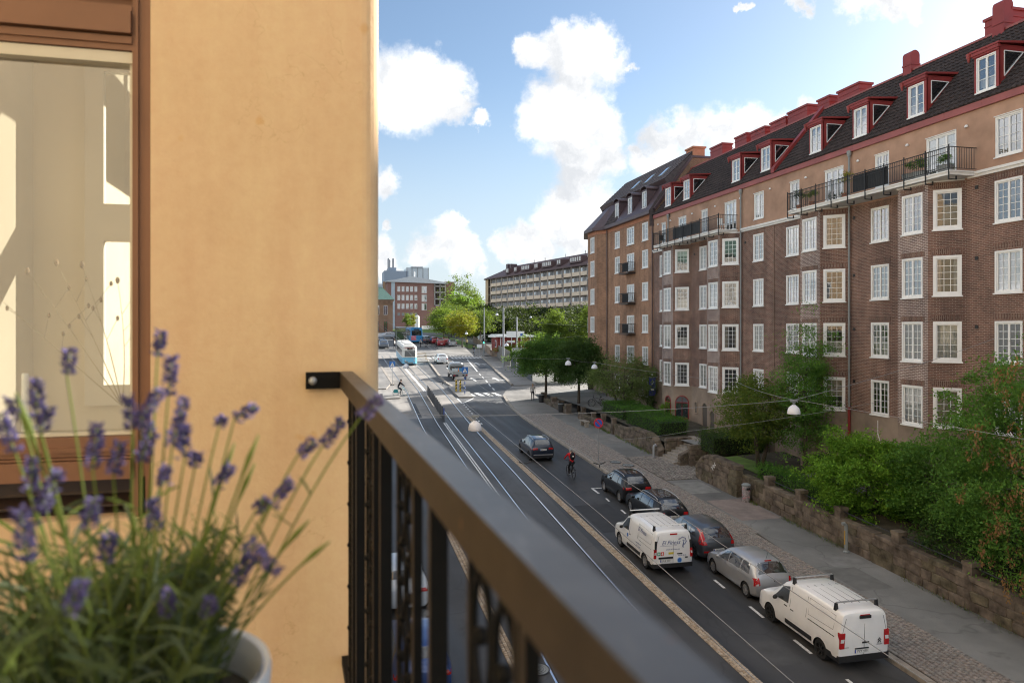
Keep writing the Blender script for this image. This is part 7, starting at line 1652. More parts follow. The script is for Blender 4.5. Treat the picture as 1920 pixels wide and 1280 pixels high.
def rear_patch(B, s, quad, off=.012, n=4):
    # a lamp lying on the rear of the shell: quad of (x, z) corners
    def ry(x, z):
        y = 0.0
        while y < .9:
            P = B.sec(y)
            w = 0
            for p, q in zip(P[1:], P[2:]):
                if min(p[2], q[2]) <= z <= max(p[2], q[2]) and abs(q[2]-p[2]) > 1e-6: w = max(w, p[0]+(q[0]-p[0])*(z-p[2])/(q[2]-p[2]))
            if w >= x: return y
            y += .01
        return .9
    G = []
    for j in range(n+1):
        row = []
        for i in range(n+1):
            u, v = i/n, j/n; a = [quad[0][k]*(1-u)+quad[1][k]*u for k in (0, 1)]; c = [quad[3][k]*(1-u)+quad[2][k]*u for k in (0, 1)]
            x, z = a[0]*(1-v)+c[0]*v, a[1]*(1-v)+c[1]*v; row.append(Vector((s*(x+off*.8), ry(x, z)-off, z)))
        G.append(row)
    return strip_patch(G)
def strip_patch(grid):
    b = MB(); R_, C_ = len(grid), len(grid[0]); b.v = [tuple(p) for row in grid for p in row]
    for i in range(R_-1):
        for j in range(C_-1): b.f.append((i*C_+j, i*C_+j+1, (i+1)*C_+j+1, (i+1)*C_+j)); b.m.append(0)
    return b
_wheels = {}
def wheel_meshes(r, w, rim, spokes):
    k = (r, w, rim.name, spokes)
    if k in _wheels: return _wheels[k]
    t = MB(); t.lathe([(r*.66, -w/2), (r*.93, -w/2), (r, -w*.36), (r, w*.36), (r*.93, w/2), (r*.66, w/2)], n=28, axis='x')
    m = MB(); m.lathe([(r*.68, w*.46), (r*.62, w*.47), (r*.6, w*.2), (0, w*.12)], n=24, axis='x')
    for i in range(spokes):
        a = 6.283*i/spokes; d = Vector((0, math.cos(a), math.sin(a))); e = Vector((0, -math.sin(a), math.cos(a))); m.obox(d*r*.36+Vector((w*.36, 0, 0)), d*r*.29, e*r*.075, (w*.09, 0, 0))
    m.lathe([(r*.14, w*.3), (r*.13, w*.47), (0, w*.48)], n=12, axis='x')
    _wheels[k] = (t.mesh('wheel', M['rubber'], smooth=40), m.mesh('rim', rim, smooth=40)); return _wheels[k]
def car(name, label, cat, x, y, paint, st, wheels, r=.32, rim='alu', spokes=5, side=(), rear=None, front=None, lamps=None, plate=None, plate_z=.62, plate_x=0, rails=None, lower=None, heading=0, group=None, mirrors=None, simple=False, scale=(1, 1, 1), rims=None, z=None, brake=None, handles=(), pitch=None, extras=None):
    """x, y: ground point under the middle of the rear end; the car points up the street"""
    t = thing(name, label, cat, (x, y, gz(y) if z is None else z), heading, group); t.scale = scale
    if pitch is None: pitch = math.atan(.05)*math.cos(heading)
    t.rotation_euler = (Matrix.Rotation(heading, 3, 'Z') @ Matrix.Rotation(pitch, 3, 'X')).to_euler()
    B = Body(st); V, F = B.mesh(46 if not simple else 20); me = bpy.data.meshes.new('body'); me.from_pydata(V, [], F); me.materials.append(paint)
    bm = bmesh.new(); bm.from_mesh(me); bmesh.ops.recalc_face_normals(bm, faces=bm.faces); bm.to_mesh(me); bm.free()
    o = bpy.data.objects.new('body', me); link(o, t)
    W2_ = max(q[2] for q in st)
    if not simple:
        cb = MB()
        for wy in wheels:
            for s in (-1, 1): cb.lathe([(0, s*(W2_-.30)), (r*1.12, s*(W2_-.30)), (r*1.12, s*(W2_+.2)), (0, s*(W2_+.2))], (0, wy, r), 28, 'x')
        cm = cb.mesh('cut', M['archdark']); bm = bmesh.new(); bm.from_mesh(cm); bmesh.ops.remove_doubles(bm, verts=bm.verts, dist=1e-5); bmesh.ops.recalc_face_normals(bm, faces=bm.faces); bm.to_mesh(cm); bm.free()
        co = bpy.data.objects.new('cut', cm); link(co, None)
        co.matrix_world = Matrix.Translation(t.location) @ t.rotation_euler.to_matrix().to_4x4() @ Matrix.Diagonal((*scale, 1))
        me.materials.append(M['archdark'])
        md = o.modifiers.new('arch', 'BOOLEAN'); md.operation = 'DIFFERENCE'; md.solver = 'EXACT'; md.object = co; md.material_mode = 'TRANSFER'
        applied(o); bpy.data.objects.remove(co)
    o.data.polygons.foreach_set('use_smooth', [True]*len(o.data.polygons)); o.data.set_sharp_from_angle(angle=R(34)); o.name = 'body'
    tm, rm = wheel_meshes(r, .21, M[rim], spokes)
    for wy in wheels:
        for s in (-1, 1): w = obj('wheel', tm, t, (s*(W2_-.125), wy, r), (0, 0, 0 if s > 0 else math.pi)); obj('rim', rm, w)
    for (ya, yb, f0, f1, cut) in side:
        for s in (-1, 1):
            n = 8; G = []
            for j in range(5):
                f = f0+(f1-f0)*j/4; row = []
                for i in range(n+1):
                    q = i/n; a = ya+cut[0]*(j/4)+cut[2]*max(0, (.5-j/4)); c = yb+cut[1]*(j/4); row.append(B.side(a+(c-a)*q, f, s))
                G.append(row)
            strip_patch(G).build('side_window', M['carglass'], t, smooth=True)
    for nm, pr in (('rear_window', rear), ('windscreen', front)):
        if pr:
            ya, yb, q0 = pr; G = [[B.topc(ya+(yb-ya)*j/6, -q0+2*q0*i/10, .008) for i in range(11)] for j in range(7)]; strip_patch(G).build(nm, M['carglass'], t, smooth=True)
    if lamps:
        for s in (-1, 1):
            for (pts, m_, d) in lamps:
                if d == 'r': rear_patch(B, s, pts, .012 if m_ == 'lampred' else .02).build('tail_light', M[m_], t, smooth=True); continue
                b = MB(); b.extrude([(s*px, py, pz) for px, py, pz in pts], d if isinstance(d, tuple) else (0, d, 0)); b.build('tail_light', M[m_], t)
    if plate:
        p = MB(); p.box(-.26, .26, -.012, .012, -.057, .057); po = p.build('number_plate', M['plate'], t); po.location = (plate_x, st[0][0]-.012, plate_z)
        q = MB(); q.box(-.258, -.215, -.014, -.0125, -.055, .055); q.build('euro_band', M['plateblue'], po)
        if not simple: obj('lettering', text_mesh(plate, .105, M['ink']), po, (.02, -.014, 0), (R(90), 0, 0))
    if mirrors:
        my, mz = mirrors
        for s in (-1, 1): b = MB(); b.ball((s*(W2_+.09), my, mz), .11, 8, (.9, .55, .7)); b.build('mirror', M['blackplastic'] if name.endswith('van') else paint, t, smooth=True)
    if rails:
        ra, rb, rx, rm_ = rails
        for s in (-1, 1):
            pts = []
            for i in range(9):
                yy = ra+(rb-ra)*i/8; p = B.topc(yy, s*rx); pts.append(p+Vector((0, 0, .045 if 0 < i < 8 else .0)))
            b = MB(); b.tube(pts, .018, 6); b.build('roof_rail', M[rm_], t, smooth=True)
    if lower:
        z0, z1, ya, yb = lower; b = MB(); w = W2_
        b.prism([(-w*.985, -.02+st[0][0]), (w*.985, -.02+st[0][0]), (w*1.008, yb), (-w*1.008, yb)], z0, z1); b.build('bumper', M['blackplastic'], t)
    for hy, hz in handles:
        for s in (-1, 1): p = B.side(hy, 0, s); b = MB(); b.box(s*(abs(p.x)+.004)-.012, s*(abs(p.x)+.004)+.012, hy-.09, hy+.09, hz-.016, hz+.016); b.build('door_handle', M['blackplastic'] if name.endswith('van') else paint, t)
    if brake: b = MB(); p = B.topc(brake, 0); b.box(-.14, .14, brake-.04, brake+.01, p.z-.01, p.z+.02); b.build('brake_light', M['lampred'], t)
    if extras: extras(t, B)
    return t
def seam(t, pts, r=.006): b = MB(); b.tube(pts, r, 4); return b.build('door_seam', M['archdark'], t)
def _bx(*a): b = MB(); b.box(*a); return b
HATCH = [(0, .32, .66, .80, .68, .86, .60), (.05, .24, .76, .88, .78, 1.00, .66), (.20, .2, .83, .92, .83, 1.18, .64), (.42, .18, .85, .93, .85, 1.40, .61), (.75, .18, .86, .93, .855, 1.46, .61), (1.4, .18, .86, .92, .86, 1.49, .62), (2.1, .18, .86, .90, .86, 1.46, .61), (2.5, .18, .86, .89, .855, 1.33, .60), (3.0, .18, .86, .88, .84, .99, .74), (3.15, .18, .86, .87, .83, .94, .74), (3.6, .18, .84, .78, .80, .83, .70), (3.9, .2, .76, .66, .72, .70, .62), (4.0, .26, .62, .52, .6, .56, .52)]
SUV = [(0, .42, .74, .92, .74, 1.00, .66), (.05, .32, .84, 1.0, .84, 1.14, .68), (.22, .26, .90, 1.02, .90, 1.34, .66), (.45, .24, .91, 1.03, .91, 1.54, .63), (.8, .24, .92, 1.03, .915, 1.60, .64), (1.6, .24, .92, 1.01, .92, 1.63, .65), (2.3, .24, .92, .99, .92, 1.58, .64), (2.75, .24, .92, .98, .91, 1.42, .63), (3.25, .24, .92, .98, .89, 1.07, .78), (3.45, .24, .92, .97, .88, 1.02, .78), (3.95, .24, .90, .88, .85, .93, .74), (4.2, .26, .80, .75, .76, .80, .66), (4.3, .34, .66, .60, .64, .64, .56)]
WAGON = [(0, .34, .70, .82, .70, .88, .62), (.06, .25, .82, .90, .82, 1.0, .66), (.3, .2, .89, .93, .89, 1.22, .64), (.62, .18, .90, .94, .90, 1.40, .61), (1.1, .18, .91, .93, .905, 1.45, .62), (2.0, .18, .91, .92, .91, 1.47, .63), (2.6, .18, .91, .91, .905, 1.42, .62), (3.0, .18, .91, .90, .90, 1.28, .60), (3.5, .18, .91, .90, .88, .98, .78), (3.7, .18, .91, .89, .87, .94, .77), (4.3, .19, .88, .80, .83, .84, .72), (4.62, .22, .78, .66, .74, .70, .62), (4.74, .3, .62, .52, .6, .56, .52)]
VAN = [(0, .34, .84, 1.02, .87, 1.70, .72), (.03, .32, .90, 1.04, .91, 1.79, .76), (.12, .28, .92, 1.05, .925, 1.83, .78), (.6, .22, .925, 1.05, .93, 1.845, .79), (2.0, .22, .925, 1.05, .93, 1.86, .79), (2.75, .22, .925, 1.04, .93, 1.83, .78), (3.15, .22, .925, 1.03, .925, 1.68, .75), (3.75, .22, .925, 1.02, .91, 1.17, .80), (3.95, .22, .92, 1.0, .90, 1.09, .79), (4.35, .22, .90, .92, .87, .98, .75), (4.62, .24, .82, .80, .80, .84, .70), (4.75, .32, .68, .62, .68, .66, .58)]
def van_extras(white_text):
    def f(t, B):
        paint = t.children[0].data.materials[0]
        for yy in ((.35, 3.0) if white_text else (.42, 2.62)):       # roof bars
            g = node('roof_bar', t); p = B.topc(yy, 0)
            b = MB(); b.box(-.74, .74, yy-.03, yy+.03, p.z+.13, p.z+.16); b.build('bar', M['alu'] if not white_text else M['white'], g)
            for s in (-1, 1):
                q = B.topc(yy, s*.93); b = MB(); b.hexa([(q.x-.06, yy-.05, q.z-.03), (q.x+.06, yy-.05, q.z-.05), (q.x+.06, yy+.05, q.z-.05), (q.x-.06, yy+.05, q.z-.03), (q.x-.04, yy-.03, p.z+.13), (q.x+.04, yy-.03, p.z+.13), (q.x+.04, yy+.03, p.z+.13), (q.x-.04, yy+.03, p.z+.13)]); b.build('foot', M['blackplastic'], g)
        b = MB(); x = .936
        for s in (-1, 1): b.prism([(s*x, 1.35), (s*(x+.016), 1.40), (s*(x+.016), 2.75), (s*x, 2.85)], .40, .54)
        b.build('side_moulding', M['blackplastic'], t)
        pl = Vector((0, -.008, 0))
        seam(t, [(0, -.006, .5), (0, -.006, 1.0), (0, .01, 1.72)])
        seam(t, [(-.86, .035, .55), (-.84, .0, 1.05), (-.68, .0, 1.66), (-.6, .02, 1.72), (.6, .02, 1.72), (.68, .0, 1.66), (.84, .0, 1.05), (.86, .035, .55)], .007)
        for s in (-1, 1):
            for yy in (2.62, 1.72): seam(t, [B.side(yy, 0, s, .002)+Vector((0, 0, -.72)), B.side(yy, 0, s, .002)+Vector((0, 0, -.3)), B.side(yy, 0, s, .002), B.side(yy, .9, s, .002)], .006)
            seam(t, [B.side(.25, 0, s, .003)+Vector((0, 0, -.02)), B.side(1.6, 0, s, .003)+Vector((0, 0, -.02))], .016 if not white_text else .007)
            seam(t, [B.side(.35, .2, s, .002), B.side(.3, .85, s, .002), B.side(1.62, .88, s, .002), B.side(1.62, .15, s, .002), B.side(.35, .2, s, .002)], .005)
        n = 5
        for i in range(n): seam(t, [B.topc(.6, -.7+1.4*i/(n-1), .004), B.topc(2.2, -.7+1.4*i/(n-1), .004)], .006)
        b = MB(); b.box(-.17, .17, -.015, .03, 1.69, 1.75); b.build('brake_light', M['lampred'], t)
        blue = plain('dark_blue_print', (.03, .06, .22), .5, var=0) if 'dark_blue_print' not in bpy.data.materials else bpy.data.materials['dark_blue_print']
        if white_text:
            th = math.atan2(.11, .68)
            obj('lettering', text_mesh('El Finess', .25, blue, .35), t, (-.12, -.008, 1.36), (R(90)-.02, 0, 0)); obj('lettering', text_mesh('www.el-finess.se', .095, blue), t, (-.02, -.012, 1.08), (R(90), 0, 0)); obj('lettering', text_mesh('031-22 40 40', .07, blue), t, (.42, -.012, .80), (R(90), 0, 0))
            b = MB(); b.tube([(.30, -.012, 1.5), (.42, -.012, 1.58), (.55, -.012, 1.52), (.60, -.012, 1.38), (.52, -.012, 1.26), (.46, -.012, 1.32), (.5, -.012, 1.44), (.42, -.012, 1.42)], .014, 4); b.tube([(.46, -.012, 1.3), (.44, -.012, 1.17), (.47, -.012, 1.14)], .022, 4); b.tube([(.28, -.012, 1.52), (.24, -.012, 1.48)], .02, 4); b.build('emblem', blue, t)
            b = MB(); b.box(-.62, .16, -.010, -.006, 1.228, 1.236); b.build('underline', blue, t)
            for x0, c in ((-.74, plain('first_aid_green', (.02, .35, .20), .5, var=0)), (-.58, plain('fire_red', (.6, .03, .03), .5, var=0))):
                b = MB(); b.box(x0, x0+.14, -.016, -.010, .84, .99); k = b.build('safety_sticker', c, t); b = MB(); b.box(x0+.055, x0+.085, -.019, -.0165, .86, .97); b.box(x0+.03, x0+.054, -.019, -.0165, .9, .93); b.box(x0+.086, x0+.11, -.019, -.0165, .9, .93); b.build('symbol', M['white'], k)
            b = MB(); b.box(-.22, .02, -.016, -.010, .87, .96); b.build('yellow_sticker', plain('sticker_yellow', (.6, .5, .04), .5, var=0), t)
            b = MB(); b.lathe([(0, -.02), (.12, -.02), (.12, -.0)], (.30, 0, .60), 20, 'y'); b.build('round_sticker', plain('sticker_pale_blue', (.45, .58, .75), .5, var=0), t); b = MB(); b.lathe([(0, -.024), (.09, -.024), (.09, -.0)], (.30, 0, .60), 20, 'y'); b.build('round_sticker', plain('sticker_blue', (.04, .16, .5), .5, var=0), t)
            b = MB(); b.box(-.68, -.02, -.05, -.006, .70, .765); b.build('plate_trim', M['blackplastic'], t); b = MB(); b.box(.56, .68, -.02, -.006, .68, .73); b.build('badge', M['ink'], t)
            b = MB(); b.box(.18, .42, -.03, -.006, .86, .90); b.build('door_handle', M['blackplastic'], t)
            for s in (-1, 1):
                rot = (R(90), 0, R(-90) if s < 0 else R(90))
                tx = B.side(1.05, .45, s, .012); tilt = .17
                obj('lettering', text_mesh('El Finess', .25, blue, .35), t, (tx.x, 1.3, tx.z+.08), (Matrix.Rotation(R(-90)*(1 if s < 0 else -1), 3, 'Z') @ Matrix.Rotation(R(90)-tilt, 3, 'X')).to_euler())
                obj('lettering', text_mesh('www.el-finess.se', .085, blue), t, (s*.944, 1.55, .88), (Matrix.Rotation(R(-90)*(1 if s < 0 else -1), 3, 'Z') @ Matrix.Rotation(R(90), 3, 'X')).to_euler()); obj('lettering', text_mesh('031-22 40 40', .08, blue), t, (s*.944, 1.55, .74), (Matrix.Rotation(R(-90)*(1 if s < 0 else -1), 3, 'Z') @ Matrix.Rotation(R(90), 3, 'X')).to_euler())
                b = MB(); b.lathe([(0, 0), (.085, 0), (.085, .012), (0, .012)], (s*.936, 2.78, .88), 16, 'x'); b.build('round_sticker', bpy.data.materials['sticker_blue'], t)
        else:
            b = MB(); b.box(-.08, .16, -.035, -.006, .86, .90); b.build('door_handle', M['blackplastic'], t)
            b = MB(); b.box(-.34, .16, -.03, -.006, .69, .72); b.build('plate_trim', M['blackplastic'], t)
            for k in (0, .07): b = MB(); b.tube([(.50, -.012, .82+k), (.56, -.012, .90+k), (.62, -.012, .82+k)], .014, 4); b.build('badge', M['ink'], t)
            obj('lettering', text_mesh('CITROËN', .05, M['ink']), t, (.56, -.012, .77), (R(90), 0, 0)); obj('lettering', text_mesh('BERLINGO', .045, M['ink']), t, (-.66, -.012, .76), (R(90), 0, 0))
            b = MB(); b.box(-.2, .2, -.045, .0, 1.64, 1.73); b.build('camera_pod', M['blackplastic'], t)
    return f
WHITE = carpaint('white_car_paint', (.86, .86, .85)); SILV = carpaint('silver_car_paint', (.40, .41, .43), .4, .32); DGREY = carpaint('dark_grey_car_paint', (.085, .095, .11), .5, .3)
BLK = carpaint('black_car_paint', (.008, .009, .012)); NAVY = carpaint('navy_car_paint', (.012, .02, .04), .2); RED = carpaint('red_car_paint', (.30, .012, .02)); BLUEC = carpaint('blue_car_paint', (.03, .07, .22), .3)
def vlamp(x0, x1, z0, z1, y=-.012, d=.10): return [(x0, y, z0), (x1, y, z0), (x1*.985, y, z1), (x0*.97, y, z1)]
car('panel_van', 'plain white panel van with two roof bars, nearest in the parked row', 'van', 15.58, 19.3, WHITE, VAN, (.92, 3.80), .325, 'rubber', 6, side=[(2.72, 3.62, .06, .86, (.02, -.42, 0))], front=(3.2, 3.72, .9),
    lamps=[(vlamp(.735, .90, .74, 1.22, -.03), 'lampred', .14), (vlamp(.76, .88, .93, 1.04, -.034), 'lampwhite', .01)], plate='PZY 430', plate_z=.62, plate_x=-.09, lower=(.30, .50, 0, .62), mirrors=(3.35, 1.08), handles=((2.48, .95), (2.85, .97)), extras=van_extras(False), scale=(.95, .94, .97))
car('lettered_van', 'white van with blue lettering driving past the parked cars', 'van', 13.36, 27.55, WHITE, VAN, (.90, 3.80), .325, 'alu', 8, side=[(2.72, 3.62, .06, .86, (.02, -.42, 0))], front=(3.2, 3.72, .9),
    lamps=[(vlamp(.80, .90, .72, 1.10, -.03), 'lampred', .14), (vlamp(.82, .89, .88, .98, -.034), 'lampwhite', .01), (vlamp(.78, .86, 1.10, 1.45, -.022), 'blackplastic', .06)], plate='PUE 337', plate_z=.60, plate_x=-.34, lower=(.30, .48, 0, .60), mirrors=(3.35, 1.08), handles=((2.55, .97),), extras=van_extras(True), scale=(.93, .94, .95))
def badge_star(z, m='chrome'):
    def f(t, B): b = MB(); b.tube([(0, -.008, z-.05), (.03, -.008, z), (0, -.008, z+.05), (-.03, -.008, z), (0, -.008, z-.05)], .008, 4); b.build('badge', M['ink'], t)
    return f
def hx(z=None, ant=False):
    def f(t, B):
        for s in (-1, 1):
            for yy in (1.02, 2.1): seam(t, [B.side(yy, 0, s, .001)+Vector((0, 0, -.55)), B.side(yy, 0, s, .001), B.side(yy, .9, s, .001)], .005)
            b = MB(); b.tube([B.side(.75, 0, s, .012)+Vector((0, 0, -.3)), B.side(2.9, 0, s, .012)+Vector((0, 0, -.33))], .012, 4); b.build('side_strip', M['chrome'] if ant else t.children[0].data.materials[0], t)
        if z: badge_star(z)(t, B)
        if ant: p = B.topc(.62, 0); b = MB(); b.tube([p, p+Vector((0, -.12, .28))], .006, 4); b.build('aerial', M['ink'], t)
        if z is None: return
    return f
sd2 = [(.50, 1.12, .10, .86, (.14, 0, 0)), (1.18, 2.02, .07, .88, (0, 0, 0)), (2.08, 2.80, .06, .88, (0, -.42, 0))]
car('hatchback', 'silver five door hatchback parked ahead of the plain white van', 'car', 15.78, 24.25, SILV, HATCH, (.68, 3.25), .305, 'alu', 9, side=sd2, rear=(.11, .43, .93), front=(2.52, 3.0, .9),
    lamps=[([(.60, .70), (.81, .64), (.81, .93), (.64, .98)], 'lampred', 'r'), ([(.66, .69), (.76, .67), (.75, .74), (.66, .77)], 'lampwhite', 'r')], plate='TJK 512', plate_z=.50, mirrors=(2.62, .97), brake=.5, handles=((1.25, .86), (2.2, .85)), extras=hx(.86, True), scale=(.94, .94, .96))
def vx(t, B):
    hx()(t, B)
    b = MB(); b.box(-.62, .62, -.02, .04, .33, .42); b.build('diffuser', M['blackplastic'], t)
    obj('lettering', text_mesh('VOLVO', .09, M['chrome']), t, (0, .04, .96), (R(70), 0, 0))
car('hatchback', 'dark grey hatchback with tall red lamps parked beside the lettered van', 'car', 15.84, 28.35, DGREY, HATCH, (.72, 3.3), .315, 'blackplastic', 9, side=[(.62, 1.12, .10, .7, (.3, 0, 0)), (1.18, 2.02, .07, .86, (0, 0, 0)), (2.08, 2.80, .06, .88, (0, -.42, 0))], rear=(.08, .43, .9), front=(2.52, 3.0, .9),
    lamps=[([(.56, .80), (.835, .78), (.825, .92), (.62, .95)], 'lampred', 'r'), ([(.64, .93), (.82, .92), (.655, 1.33), (.60, 1.33)], 'lampred', 'r'), ([(.45, -.012, .46), (.72, -.0, .46), (.72, 0, .53), (.45, -.012, .53)], 'lampred', .05)], plate='SPO 233', plate_z=.56, mirrors=(2.62, .97), handles=((1.25, .86), (2.2, .85)), extras=vx, scale=(.94, 1.0, .97))
def roofglass(y0, y1):
    def f(t, B):
        hx()(t, B); G = [[B.topc(y0+(y1-y0)*j/4, -.78+1.56*i/6, .012) for i in range(7)] for j in range(5)]; strip_patch(G).build('glass_roof', M['carglass'], t, smooth=True)
        b = MB(); b.box(-.66, .66, -.022, .05, .36, .44); b.build('rear_skirt', M['blackplastic'], t); b = MB(); b.box(-.05, .05, -.006, .01, .92, .98); b.build('badge', M['chrome'], t)
    return f
wl = [([(.48, .79), (.865, .77), (.865, .90), (.52, .92)], 'lampred', 'r')]
car('estate_car', 'black estate car with silver roof rails parked behind the black crossover', 'car', 15.88, 32.6, BLK, WAGON, (.95, 3.65), .325, 'alu', 10, side=[(.78, 1.32, .12, .8, (.22, 0, 0)), (1.38, 2.32, .07, .86, (0, 0, 0)), (2.38, 3.3, .06, .88, (0, -.42, 0))], rear=(.10, .60, .9), front=(3.02, 3.48, .9), lamps=wl, plate='XBA 87K', plate_z=.70, mirrors=(2.95, 1.0), rails=(.75, 2.9, .93, 'alu'), handles=((1.55, .88), (2.5, .87)), extras=roofglass(.9, 2.3), scale=(.94, .92, .96))
car('crossover_car', 'black crossover car with dark glass roof, farthest in the parked row', 'car', 15.93, 36.95, BLK, SUV, (.80, 3.40), .345, 'alu', 5, side=[(.62, 1.15, .12, .8, (.22, 0, 0)), (1.22, 2.08, .07, .86, (0, 0, 0)), (2.14, 3.05, .06, .88, (0, -.42, 0))], rear=(.10, .44, .9), front=(2.78, 3.22, .9), lamps=[([(.40, .90), (.89, .88), (.88, 1.02), (.44, 1.05)], 'lampred', 'r'), ([(.5, -.012, .52), (.78, .0, .52), (.78, 0, .60), (.5, -.012, .60)], 'lampred', .05)], plate='REG 08B', plate_z=.62, mirrors=(2.7, 1.1), rails=(.7, 2.6, .95, 'alu'), handles=((1.35, .98), (2.25, .97)), extras=roofglass(.85, 2.0), scale=(.91, .88, .93))
car('sports_utility_car', 'dark blue black tall car driving away ahead of the red jacketed cyclist', 'car', 13.78, 47.7, NAVY, SUV, (.80, 3.45), .345, 'blackplastic', 5, side=[(.62, 1.15, .12, .8, (.22, 0, 0)), (1.22, 2.08, .07, .86, (0, 0, 0)), (2.14, 3.05, .06, .88, (0, -.42, 0))], rear=(.12, .44, .88), front=(2.78, 3.22, .9), lamps=[([(.40, .92), (.895, .88), (.885, 1.02), (.44, 1.05)], 'lampred', 'r')], plate='ZXN 41E', plate_z=.90, mirrors=(2.7, 1.1), rails=(.6, 2.6, .95, 'alu'), handles=((1.35, .98), (2.25, .97)), extras=lambda t, B: (hx()(t, B), MB.build(_bx(-.75, .75, -.03, .04, .50, .56), 'chrome_skirt', M['alu'], t), MB.build(_bx(-.8, .8, -.025, .05, .30, .44), 'rear_skirt', M['blackplastic'], t)), scale=(.88, .9, .9))

# ------------------------------------------------------------------ farther vehicles
simp = dict(simple=True); lq = [([(.56, .74), (.80, .72), (.80, .90), (.6, .92)], 'lampred', 'r')]
car('hatchback', 'white hatchback driving away near the far crossing', 'car', 17.1, 115.5, WHITE, HATCH, (.68, 3.25), .31, 'alu', 5, side=sd2, rear=(.20, .43, .93), front=(2.52, 3.0, .9), lamps=lq, plate='MLA 204', plate_z=.58, mirrors=(2.62, .97), scale=(1.02, 1, 1))
car('estate_car', 'red car standing at the far lights, left of the two red ones', 'car', 22.4, 152.8, RED, HATCH, (.7, 3.2), .31, side=sd2, rear=(.20, .43, .93), front=(2.52, 3.0, .9), lamps=lq, plate='A', plate_z=.55, **simp)
car('hatchback', 'red car half behind the silver one at the far lights', 'car', 23.9, 156.5, RED, HATCH, (.7, 3.2), .31, side=sd2, rear=(.20, .43, .93), front=(2.52, 3.0, .9), lamps=wl, plate='A', plate_z=.55, **simp)
car('hatchback', 'silver car standing at the far lights beside the red one', 'car', 24.6, 151.6, SILV, HATCH, (.7, 3.2), .31, side=sd2, rear=(.20, .43, .93), front=(2.52, 3.0, .9), lamps=lq, plate='A', plate_z=.55, **simp)
car('hatchback', 'dark red car behind the other red ones in the far queue', 'car', 22.0, 160, RED, HATCH, (.7, 3.2), .31, side=sd2, rear=(.20, .43, .93), front=(2.52, 3.0, .9), lamps=wl, **simp)
for x, y, p, s_, lab in ((33.2, 168, WHITE, SUV, 'white tall car parked behind the low brown wall'), (34.6, 159, SILV, WAGON, 'pale silver estate parked right of the white tall car'), (38.5, 172, BLK, HATCH, 'black car parked deeper in the lot under the trees'), (20.4, 161, DGREY, SUV, 'dark tall car in the far queue beside the bus'), (20.6, 168, BLK, HATCH, 'black car farther up in the queue beside the bus')):
    car('parked_car' if x > 30 else 'hatchback', lab, 'car', x, y, p, s_, (.75, 3.3), .33, side=sd2, rear=(.20, .43, .93), front=(2.52, 3.0, .9), lamps=wl, heading=R(-68) if x > 30 else 0, z=-3.7+.03*(y-140) if x > 30 else None, pitch=0 if x > 30 else None, **simp)
for x, y, p, s_, h, lab in ((10.4, 152, DGREY, SUV, 180, 'dark tall car facing us at the left edge beside the wall'), (10.3, 159, BLK, SUV, 180, 'black car behind the dark one at the left edge'), (15.5, 182, SILV, WAGON, 100, 'silver car crossing far up by the lawn'), (17.0, 186, BLK, HATCH, 100, 'small dark car far up by the lawn')):
    car('oncoming_car', lab, 'car', x, y, p, s_, (.75, 3.3), .33, side=sd2, rear=(.20, .43, .93), front=(2.52, 3.0, .9), heading=R(h), **simp)
car('hatchback', 'pale blue white car parked at our kerb, glimpsed between railing bars', 'car', 2.55, 26.0, carpaint('pale_blue_car_paint', (.5, .56, .62)), HATCH, (.68, 3.25), .31, side=sd2, rear=(.20, .43, .93), front=(2.52, 3.0, .9), lamps=wl, plate='A', plate_z=.55, **simp)
car('hatchback', 'blue car parked at our kerb just under the railing', 'car', 2.45, 20.2, BLUEC, HATCH, (.68, 3.25), .31, side=sd2, rear=(.20, .43, .93), front=(2.52, 3.0, .9), lamps=wl, plate='A', plate_z=.55, **simp)
